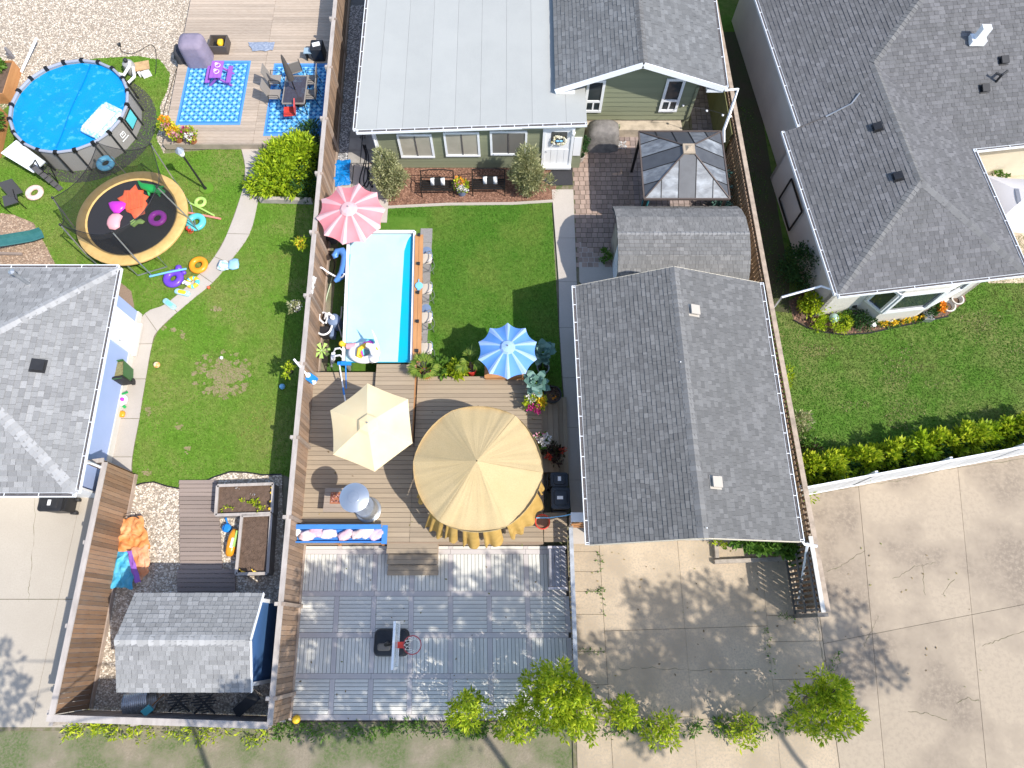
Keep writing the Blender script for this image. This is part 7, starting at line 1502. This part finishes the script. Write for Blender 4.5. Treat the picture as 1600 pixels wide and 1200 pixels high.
# hanging pots on the fence
for (px,py,key,lab) in ((471,382,'y','hanging pot with lime leaves on the left face of the board fence'),(462,482,'w','hanging basket of grey white flowers on the left face of the board fence'),(452,578,'g','hanging pot of small green leaves on the fence near the blue ball')):
    p=W(px,py,1.2); o=plant('hanging_pot',lab,'hanging plant',(p.x,p.y,1.05),[((p.x,p.y,1.3),(.17,.2,.14),160)],.11,m_lfl if key!='w' else m_lfs,.5,.5,nclump=10,group='pots hung on the fence',nmin=-.2,flowers=[(key,[((p.x,p.y,1.36),(.17,.22,.12),70)],.06)] if key!='g' else None); MB().lathe([(.09,1.05),(.13,1.25),(.11,1.25)],(p.x,p.y,0),12,cap=False).build('pot',m_black,o); MB().tube([(p.x,p.y,1.25),(p.x+.1,p.y+.05,1.7),(fx(p.y)-.05,p.y,1.72)],.01,5).build('hook',m_blackm,o)
# palms and planters at the deck edge
def palm(label,px,py,z,pot,h,n,ln):
    b=W(px,py,z); o=thing('potted_palm',label,'palm',tuple(b)); c=Vector(b)+Z*h; F_=[]
    for i in range(n):
        a=2*pi*i/n*1.618*3; el=random.uniform(.15,1.2); l=ln*random.uniform(.7,1.1); stem_end=c+Vector((cos(a)*cos(el),sin(a)*cos(el),sin(el)))*l*.55
        for k in range(9):
            t=(k-4)/4; aa=a+t*1.0; d=Vector((cos(aa)*cos(el*.6),sin(aa)*cos(el*.6),sin(el*.5)-.25*abs(t))).normalized(); e_=stem_end+d*l*.55*(1-.25*abs(t)); s=d.cross(Z).normalized()*.022; m_=(stem_end+e_)/2+Z*.03
            F_.append([stem_end,m_+s,e_-Z*.06,m_-s])
        MB().tube([c-Z*.1,stem_end],.009,5).build('frond_stalk',m_lfp,o)
    rawmesh('fronds',np.array([[tuple(v) for v in f] for f in F_]),4,m_lfp,o); MB().tube([Vector(b)+Z*.2,c],.04,7).build('trunk',m_bark,o)
    r,hh,mp=pot; MB().lathe([(r*.75,0),(r,hh),(r*.88,hh),(r*.8,hh*.8)],Vector(b),18,cap=False).build('pot',mp,o,smooth=True); MB().lathe([(.01,hh*.8),(r*.84,hh*.8)],Vector(b),18,cap=False).build('soil',m_dirt,o); return o
palm('potted fan palm in a red pot at the corner of pool and deck',667,589,.3,(.2,.4,m_red),.75,16,.62)
palm('darker fan palm in a red pot half shaded by the blue parasol',737,581,.3,(.2,.38,m_red),.85,15,.62)
b=W(692,583,.35); plant('potted_plant','leafy green plant between the two palms nearer the left palm','plant',tuple(b),[((b.x,b.y+.05,.75),(.3,.28,.25),420)],.17,m_lfm,.5,.4,stem=.012,pot=(.16,.3,m_black),nclump=14)
b=W(712,584,.35); plant('potted_plant','pale yellow green plant between the two palms nearer the right palm','plant',tuple(b),[((b.x,b.y+.05,.7),(.28,.26,.24),380)],.18,m_lfl,.5,.4,stem=.012,pot=(.16,.3,m_black),nclump=14)
pbx=thing('cedar_box','long cedar planter bench below the blue parasol at the deck edge','planter',W(800,588,.4)); q=[W(757,589,.75),W(824,586,.75)]; 
for k in range(3): MB().beam(Vector((q[0].x,q[0].y+.02+.15*k,.76)),Vector((q[1].x,q[1].y+.02+.15*k,.76)),.14,.035).build('top_board',m_pinew,pbx)
MB().box(((q[0].x+q[1].x)/2,q[0].y+.18,.37),(q[1].x-q[0].x-.06,.4,.74)).build('front_panel',m_pinew,pbx)
for i,(px,py,lab,zz) in enumerate(((849,560,'large blue green leafy kale plant in grey pot at the lawn edge',.0),(838,607,'blue green leafy kale plant above the flower pot on the deck',.5))):
    b=W(px,py,zz) if i else W(848,580,0); c=W((848,838)[i],(552,598)[i],zz+.8); F_=[]
    o=thing('kale_plant',lab,'plant',tuple(b)); 
    for k in range(34 if i==0 else 26):
        a=k*2.4; el=random.uniform(-.1,1.25); l=random.uniform(.28,.5); d=Vector((cos(a)*cos(el),sin(a)*cos(el),sin(el))); s=d.cross(Z).normalized(); up_=s.cross(d); p0=c+d*.08; w_=l*.27
        for t0,t1,w0,w1 in ((0,.35,.04,1),(.35,.75,1,.9),(.75,1,.9,.1)):
            A_=p0+d*l*t0-Z*(t0**2*l*.35)+up_*.0; B_=p0+d*l*t1-Z*(t1**2*l*.35); F_.append([A_-s*w_*w0,A_+s*w_*w0,B_+s*w_*w1+up_*.03,B_-s*w_*w1-up_*.02])
    rawmesh('leaves',np.array([[tuple(v) for v in f] for f in F_]),4,m_lfb,o); MB().tube([Vector(b)+Z*.2,c],.03,7).build('stem',m_lfm,o); MB().lathe([(.17,0),(.22,.36),(.19,.36),(.17,.3)],Vector(b),18,cap=False).build('pot',m_grey if i==0 else m_black,o,smooth=True)
b=W(836,634,DZ); plant('flower_pot','pot of mixed yellow, white and magenta flowers on the deck edge','flowers',tuple(b),[((b.x,b.y,DZ+.5),(.3,.32,.2),520)],.09,m_lfl,.6,.45,pot=(.2,.36,m_black),nclump=18,flowers=[('y',[((b.x+.2,b.y-.02,DZ+.62),(.14,.2,.1),130)],.08),('w',[((b.x-.15,b.y+.12,DZ+.62),(.16,.15,.1),100)],.07),('m',[((b.x-.0,b.y-.28,DZ+.55),(.2,.1,.12),110)],.08)])
b=W(863,621,.37); plant('black_pot','black pot of soil with sparse orange seedlings on the steps','plant',tuple(b),[((b.x,b.y,.75),(.2,.2,.08),70)],.09,m_lfr,.5,.5,pot=(.3,.34,m_black),nclump=8,flowers=[('o',[((b.x,b.y-.1,.76),(.1,.06,.05),16)],.05)])
b=W(846,693,DZ); plant('flower_pot','pot of white and pale flowers half hidden beside the tan pavilion','flowers',tuple(b),[((b.x,b.y,DZ+.4),(.22,.24,.18),260)],.09,m_lfm,.6,.45,pot=(.16,.3,m_terra),nclump=12,flowers=[('w',[((b.x+.03,b.y,DZ+.5),(.2,.22,.12),150)],.07),('p',[((b.x-.05,b.y+.1,DZ+.5),(.15,.12,.1),40)],.06)])
b=W(866,713,.37); plant('flower_pot','dark red leaved plant with red blooms on the deck steps','flowers',tuple(b),[((b.x,b.y,.75),(.3,.28,.22),420)],.1,m_lfr,.6,.45,pot=(.2,.32,m_black),nclump=16,flowers=[('r',[((b.x-.2,b.y-.12,.8),(.08,.08,.06),34),((b.x+.25,b.y+.08,.8),(.08,.08,.06),34)],.08)])
b=W(722,302,0); plant('flower_pot','pot of pink and white flowers between the two black benches','flowers',tuple(b),[((b.x,b.y,.5),(.25,.22,.24),340)],.09,m_lfl,.6,.45,pot=(.2,.3,m_greyb),nclump=14,flowers=[('w',[((b.x,b.y-.16,.48),(.22,.1,.08),90)],.06),('o',[((b.x,b.y+.08,.66),(.2,.16,.1),60)],.06),('p',[((b.x-.1,b.y,.62),(.12,.12,.1),50)],.06)])
c=W(906,252,0); rawmesh('clipped_ball',leafarr([((c.x,c.y,.62),.2,420),((c.x,c.y,1.15),.25,620)],.07,.5,.25,.2,60),4,m_lfd,tp)
# flower pots at the corner of the patio deck
for (px,py,k1,k2,lab) in ((268,201,'o','p','pot of orange and pink flowers at the patio deck corner'),(280,213,'y','p','middle pot of yellow and pink flowers on the patio deck edge'),(302,215,'m','w','pot of magenta and white flowers right of the other deck pots')):
    b=W(px,py+6,LZ); plant('flower_pot',lab,'flowers',tuple(b),[((b.x,b.y,LZ+.4),(.27,.25,.18),300)],.09,m_lfl,.6,.45,pot=(.2,.26,m_terra),nclump=14,group='flower pots on the patio deck',flowers=[(k1,[((b.x-.02,b.y+.05,LZ+.52),(.24,.2,.12),130)],.08),(k2,[((b.x+.08,b.y-.15,LZ+.48),(.2,.12,.1),90)],.07)])
# seedlings, plants in planters
rawmesh('seedlings',leafarr([((p[0],p[1],.46),(.05,.05,.05),14) for p in sample([tuple(W(x,y,.42)) for x,y in ((343,782),(412,780),(412,801),(340,803))],26)],.07,.6,.6,.8,3),4,m_lfl,rb1)
rawmesh('petals',leafarr([((p[0],p[1],.43),(.06,.06,.01),5) for p in sample([tuple(W(x,y,.42)) for x,y in ((352,764),(412,762),(412,778),(352,780))],9)],.06,.9,.6,.8,3),4,for_fl['w'],rb1)
for px,py,i in ((-6,110,0),(-6,192,1)):
    b=W(px,py,.5); plant('leafy_vegetable','bushy green plant growing in the '+('upper','lower')[i]+' cedar planter at far left','plant',tuple(b),[((b.x,b.y,.75),(.3,.5,.3),420)],.16,m_lfm,.5,.4,nclump=16)
# blue green bushes by the gazebo
b=W(1133,262,0); B=[((7.72,y,z),(.28,.4,.4),420) for y,z in ((16.1,.9),(15.5,.7),(14.9,.55),(14.3,.7))]; plant('blue_shrub','pale blue green shrub between the gazebo and the right fence','shrub',(7.7,15.3,0),B,.13,m_lfb,.5,.35,stem=.015,nclump=18)
b=W(1000,297,0); plant('teal_plant','dark teal leafy plant at the lower left gazebo post','plant',(4.32,14.35,0),[((4.3,14.3,.5),(.28,.35,.4),420)],.14,mat('teal_leaf',(.02,.12,.13),.5,ramp=[(0,(.015,.08,.1)),(1,(.04,.2,.22))]),.4,.4,nclump=14)
b=W(966,352,0); plant('small_shrub','small green shrub at the upper left corner of the garden shed','shrub',(3.5,13.0,0),[((3.45,12.95,.3),(.2,.25,.25),260)],.1,m_lfm,.5,.4,nclump=12)
# right neighbour
b=W(1250,432,0); plant('round_shrub','large rounded dark green shrub at the corner of the stucco house','shrub',tuple(b),[((b.x,b.y,.7),(.95,.85,.75),5200)],.085,m_lfd,.5,.22,stem=.04,nclump=220,up=.3)
for px,py,r,h,m_,lab,n,s in ((1262,484,.42,.45,m_lfl,'loose lime green shrub below the white downspout',900,.12),(1284,476,.38,.5,m_lfl,'lime green shrub against the stucco wall beside the downspout',800,.12),(1278,507,.3,.18,m_lfy,'low yellow green mound at the left tip of the flower bed',500,.08),(1345,505,.4,.3,m_lfd,'compact dark green shrub beside the bay window',1300,.07),(1310,512,.4,.22,m_lfl,'low lime green ground cover in the flower bed',700,.08),(1316,498,.3,.2,m_lfm,'low mid green plant at stucco wall in the flower bed',420,.09)):
    b=W(px,py,0); plant('garden_shrub',lab,'shrub',tuple(b),[((b.x,b.y,h),(r,r*.85,h),n)],s,m_,.55,.35,nclump=int(40 if n<1000 else 90))
tag(MB().ball(W(1303,497,.25),.17,14,10).lathe([(.1,0),(.08,.1)],W(1303,497,0),12).build('glass_ball',mat('ball_glass',(.35,.5,.45),.15,spec=.8),None,origin=V3(1303,497),smooth=2),'pale green gazing ball in the flower bed by the stucco wall','ornament')
yl=thing('marigold_row','row of yellow marigolds edging the bed below the bay window','flowers',W(1400,505,0)); B=[]
pts=[W(x,y,0) for x,y in ((1372,509),(1380,509),(1388,508),(1396,507),(1404,506),(1412,505),(1420,503),(1428,501),(1436,500))]
rawmesh('foliage',leafarr([((p.x,p.y,.1),(.12,.12,.1),60) for p in pts],.07,.6,.5,.6,6),4,m_lfm,yl); rawmesh('blossom',leafarr([((p.x,p.y,.2),(.1,.1,.05),26) for p in pts],.07,.95,.5,.9,5),4,for_fl['y'],yl)
for px,py,lab in ((1364,507,'white stone at the left end of the marigold row'),(1390,500,'pale stone behind the marigold row')): tag(lump(W(px,py,.1),(.12,.1,.09),px,8,6).build('garden_stone',m_vwhite,None,origin=V3(px,py)),lab,'stone')
b=W(1460,488,0); plant('flower_pot','black pot of bright orange flowers right of the bay window','flowers',tuple(b),[((b.x,b.y,.4),(.16,.16,.1),120)],.08,m_lfm,.6,.45,pot=(.15,.28,m_black),nclump=8,flowers=[('o',[((b.x,b.y,.46),(.17,.17,.1),150)],.08)])
b=W(1445,497,0); plant('grey_pot','dark plant in a square grey pot at the right end of the marigolds','plant',tuple(b),[((b.x,b.y+.05,.4),(.16,.16,.12),130)],.08,m_lfd,.6,.45,nclump=8); MB().box((b.x,b.y-.02,.13),(.32,.3,.26),top=1.1).build('pot',m_grey,bpy.data.objects['grey_pot'])
for px,py,r,h,lab in ((1477,481,.26,.22,'wide grey stone bowl beside the orange flowers'),(1489,473,.22,.3,'round grey stone bowl with dark hollow at the right end of the pots')):
    c=W(px,py,0); o=thing('stone_bowl',lab,'bowl',c); MB().lathe([(r*.6,0),(r,h),(r*.8,h),(r*.55,h*.4),(.02,h*.35)],c,22,cap=False).build('bowl',m_stucco,o,smooth=True); MB().lathe([(.01,h*.55),(r*.6,h*.55)],c,20,cap=False).build('soil',m_dirt,o)
bgr=MB(); edge_=[(1240,500),(1262,512),(1290,519),(1320,523),(1360,520),(1400,511),(1450,501),(1482,494)]; bgr.tube([W(x,y,.02) for x,y in edge_],.025,6); tag(bgr.build('bed_edging',m_black,None,origin=V3(1360,520)),None,None,kind='structure')
# cream umbrella and plants behind the right house
pu2=W(1590,330,2.0)
parasol('square_umbrella','large pale grey canvas umbrella behind the hip roofed house at right edge',W(1602,308,2.4),1.7,2.0,4,mat('pale_canvas',(.66,.62,.6),.9,trans=.1),bpy.data.materials['pale_canvas'],.5,a0=radians(40),stripe=False,cat='umbrella')
b=W(1552,290,0); plant('patio_plant','small green plant beside the pale umbrella behind the right house','plant',tuple(b),[((b.x,b.y,.4),(.25,.25,.25),240)],.1,m_lfm,.5,.4,nclump=10)
sheet('patio_right',[(16.5,17.6),(30,19.2),(30,12),(17.3,12)],.0,mat('patio_cream',(.62,.5,.36),.9,n=(2,.4,.7)))
# hedge along the white fence: one thing per shrub
ORD='first second third fourth fifth sixth seventh eighth ninth tenth eleventh twelfth thirteenth fourteenth'.split(); hx0,hy0=9.45,4.9
for i in range(14):
    t_=i*.62; x,y=hx0+t_*.98,hy0+t_*.185; h=.75+.12*sin(i*2.3); mm=m_lfl if i%4!=2 else m_lfy
    plant('hedge_shrub',ORD[i]+' yellow green hedge shrub along the white fence, counted from the garage end','hedge',(x,y,0),[((x,y,h*.55),(.42,.4,h*.6),520),((x+random.uniform(-.1,.1),y+.1,h),(.4,.36,.35),520)],.17,mm,.4,.32,stem=.02,group='shrubs in the hedge along the white fence',nclump=16,up=.5)
    plant('laurel_shrub',ORD[i]+' low dark shrub at the foot of the hedge, counted from the garage end','hedge',(x+.1,y-.12,0),[((x+.1,y-.1,.45),(.34,.16,.42),330)],.14,m_lfd,.5,.35,group='dark shrubs along the white fence',nclump=14)
for px,py,r,h,m_,lab in ((1242,668,.3,.5,m_lfs,'pale feathery shrub beside the right fence above the hedge'),(1252,700,.36,.45,m_lfm,'bushy green shrub beside the right fence at the hedge corner'),(1262,716,.34,.4,m_lfr,'dark reddish shrub in the corner of hedge and fence'),(1228,592,.1,.25,m_lfl,'thin lime weeds growing along the right fence'),(1262,770,.16,.2,m_lfl,'light green weed at the foot of the white fence end')):
    b=W(px,py,0); plant('corner_shrub' if r>.2 else 'weed_clump',lab,'shrub' if r>.2 else 'weeds',tuple(b),[((b.x,b.y,h),(r,r*1.2 if r>.2 else .5,h),560 if r>.2 else 130)],.12,m_,.4,.35,nclump=20)
# vine below the garage
c=W(1190,853,.6); plant('climbing_vine','bright green vine spilling over the slatted gate below the garage eave','vine',tuple(W(1200,860,0)),[((c.x+dx,c.y+dy,z),(.4,.22,.3),430) for dx,dy,z in ((-.55,.08,.9),(-.1,.05,.85),(.35,0,.8),(.75,-.05,.9),(1.0,-.3,.6))],.13,m_lfm,.8,.4,stem=.012,nclump=18)
c=W(1137,850,1.0); plant('climbing_vine','small lime tuft of vine at the foot of the garage gable','vine',tuple(W(1127,850,0)),[((c.x-.15,c.y+.05,.5),(.25,.12,.15),90)],.1,m_lfl,.7,.4,nclump=6)
# saplings and weeds along the alley
def sapling(label,px,py,h,r,n,m_,group=None,s=.12):
    b=W(px,py,h); base=Vector((b.x+.1,b.y-.45,0)); B=[((b.x,b.y,h-.2),(r*.25,r*.25,.3),int(n*.08))]
    for k in range(13):
        a=k*2.4; q=sqrt((k+1)/13); hh=h-.3-1.1*q*random.uniform(.6,1.1); rr=r*random.uniform(.26,.46); B.append(((b.x+cos(a)*r*q*random.uniform(.7,1.15),b.y-.4*r-.15+sin(a)*r*.8*q,hh),(rr,rr*.9,rr*random.uniform(.8,1.5)),int(n*.07)))
    o=thing('sapling',label,'sapling',tuple(base),group=group); rawmesh('crown',leafarr(B,s*1.15,.34,.34,.3,13),4,m_,o)
    sb=MB(); sb.tube([base,base.lerp(b,.5)+Vector((.05,.05,0)),b],[.04,.03,.01],7)
    for k in range(13): sb.tube([base.lerp(b,.3+.045*k),Vector(B[k+1][0])],[.014,.005],5)
    sb.build('trunk',m_bark,o); return o
sapling('tall lime green sapling rising in front of the court fence corner',862,1056,3.0,.8,3400,m_lfl)
sapling('lime green sapling bushy beside the tall one at the bottom edge',905,1090,2.6,.7,2400,m_lfl)
sapling('slim green sapling with two tips below the grey court',727,1094,2.4,.5,1300,m_lfl)
sapling('low lime sapling between the slim and the tall saplings',805,1116,2.2,.5,1000,m_lfl)
sapling('green sapling by the alley left of the driveway cracks',982,1100,2.2,.42,1000,m_lfl)
sapling('low green sapling at the bottom edge of the driveway',1045,1126,1.8,.5,800,m_lfl)
sapling('broad lime green sapling growing at the corner of the two driveways',1315,1076,2.8,.85,3600,m_lfl)
sapling('small lime sapling left of the broad one at the driveway corner',1178,1128,1.5,.5,500,m_lfl)
gw=sample([tuple(W(x,y)) for x,y in ((430,1131),(1300,1126),(1300,1145),(430,1150))],60)
rawmesh('alley_weeds',leafarr([((p[0],p[1],.08),(.12,.12,.08),10) for p in gw],.12,.35,.6,.6,3),4,m_lfm,None,kind='stuff')
gw=sample([tuple(W(x,y)) for x,y in ((100,1130),(420,1136),(420,1160),(100,1150))],40)
rawmesh('fence_weeds',leafarr([((p[0],p[1],.08),(.14,.14,.08),9) for p in gw],.12,.35,.6,.6,3),4,m_lfl,None,kind='stuff')
cw=[]
for (x0,y0,x1,y1,n) in ((936,858,942,960,14),(905,924,938,924,8),(905,1018,945,1019,8),(1196,978,1206,1050,12),(1245,962,1215,963,8),(1260,1120,1310,1060,40),(1290,1060,1310,1020,16),(1215,1119,1250,1112,10)):
    for k in range(n): t_=random.random(); p=W(lerp(x0,x1,t_)+random.uniform(-2,2),lerp(y0,y1,t_)+random.uniform(-2,2)); cw.append(((p.x,p.y,.03),(.07,.07,.03),7))
rawmesh('crack_weeds',leafarr(cw,.07,.4,.6,.5,3),4,m_lfm,None,kind='stuff')
# tall trees across the alley, whose dappled shade lies on court and driveway
SAPS=[]
for o in list(COL.objects):
    if o.name.startswith('sapling'):
        cr0=[c for c in o.children if c.name.startswith('crown')][0]; n_=len(cr0.data.vertices)*3; a_=np.empty(n_,dtype=np.float32); cr0.data.vertices.foreach_get('co',a_); a_=a_.reshape(-1,3)+np.array(o.location); c_=a_.mean(0); SAPS.append((c_,float(np.percentile(np.linalg.norm(a_-c_,axis=1),48))))
def tall_tree(label,base,blobs,m_=m_lfm,s=.2):
    o=thing('shade_tree',label,'tree',base,group='tall trees beyond the alley'); arr=leafarr([(c,r,n) for c,r,n in blobs],s,.5,.3,.2,44); pass; sb=MB(); b=Vector(base)+Vector((1.5,-4,0)); o.location=b; top=b+Z*6
    sb.tube([b,b+Z*2+Vector((.1,.05,0)),b+Z*4.5,top],[.28,.22,.17,.1],10)
    pc0=arr[:,0,:]; sd_=np.array(SUN)
    for q,rr in SAPS:  # crown gaps shaped for light: leaves between sun and saplings are removed
        w_=pc0-np.array(q); cr_=np.linalg.norm(np.cross(w_,sd_),axis=1); keep=cr_>rr; arr=arr[keep]; pc0=pc0[keep]
    rawmesh('crown',arr,4,m_,o)
    cm=sum((Vector(c) for c,r,n in blobs),Vector())/len(blobs); sb.tube([top,top.lerp(cm,.5)+Z*.8,cm],[.1,.08,.05],8)
    for c,r,n in blobs: sb.tube([cm,cm.lerp(Vector(c),.5)+Vector((0,0,.25)),Vector(c)],[.04,.03,.012],5)
    sb.build('trunk',m_bark,o); return o
def shade(px,py,h): p=W(px,py); return (p.x+.73*h,p.y-.46*h,h)
TA=[(560,935,1.3,10.2),(640,930,1.2,10.6),(500,960,1.1,9.8),(560,1010,1.3,10.4),(700,960,1.25,10.8),(480,1040,1.2,9.6),(640,1060,1.35,10.2),(560,1085,1.2,9.8),(750,1010,1.0,10.6),(720,1080,1.2,10),(500,1105,1.1,9.6),(800,925,.7,11),(770,965,.8,10.8),(830,1000,.85,10.5),(850,950,.5,11),(790,900,.45,11),(600,895,.6,10.6),(480,915,.6,10)]
TB=[(1010,960,.6,10.8),(1060,970,.95,10.6),(1130,960,.8,10.6),(1190,950,.6,10.8),(1100,1010,1.15,10.4),(1180,1020,1.15,10.4),(1030,1040,1.1,10.2),(970,1050,.8,10),(1110,1075,1.25,10),(1010,1100,1.2,9.8),(1200,1085,1.1,10),(1255,1000,.7,10.4),(1265,1050,.8,10.2),(1310,960,.45,10.8),(1330,1020,.6,10.4),(1370,1060,.4,10.2),(940,1090,.6,9.8),(1285,1090,.9,10),(870,1060,.9,10.2),(880,1010,.45,10.6)]
ca=[(shade(x,y,h),(r,r,.8),int(760*r*r)) for x,y,r,h in TA]; cb_=[(shade(x,y,h),(r,r,.8),int(760*r*r)) for x,y,r,h in TB]
ctr=lambda B: (sum(b[0][0] for b in B)/len(B),sum(b[0][1] for b in B)/len(B)-.3,0)
tall_tree('tall leafy shade tree across the alley south of the court',ctr(ca),ca); tall_tree('tall leafy shade tree across the alley south of the driveway',ctr(cb_),cb_)
cc_=[(shade(x,y,h),(r,r,.7),int(850*r*r)) for x,y,r,h in ((330,1050,.6,10),(365,1035,.5,10.2),(400,1075,.8,9.8),(300,1085,.5,9.8),(-5,1040,.5,9),(5,1100,.6,9),(420,1010,.5,10))]
tall_tree('tall leafy shade tree across the alley south of the blue shed',ctr(cc_),cc_)

lit=[]
for q in sample([(-6.3,-2.3),(1.7,-2.3),(1.7,2),(-6.3,2)],1.0): lit.append((q,.075))
for q in sample([(2,-2.4),(14,-2.4),(14,3),(2,2.4)],1.4): lit.append((q,.02))
for q in sample([(-6.2,2.6),(.8,2.6),(.8,8),(-6.2,8)],.8): lit.append((q,.56))
arr=[]
for q,z in lit:
    a=random.random()*6.3; l=random.uniform(.02,.05); u=np.array((cos(a)*l,sin(a)*l,0)); v=np.array((-sin(a)*l*.5,cos(a)*l*.5,.008)); p=np.array((q[0],q[1],z)); arr.append([p-u,p-v,p+u,p+v])
rawmesh('fallen_leaves',np.array(arr),4,mat('fallen_leaf',(.2,.15,.06),.8,ramp=[(0,(.12,.08,.04)),(.6,(.28,.2,.07)),(1,(.16,.2,.05))]),None,kind='stuff')
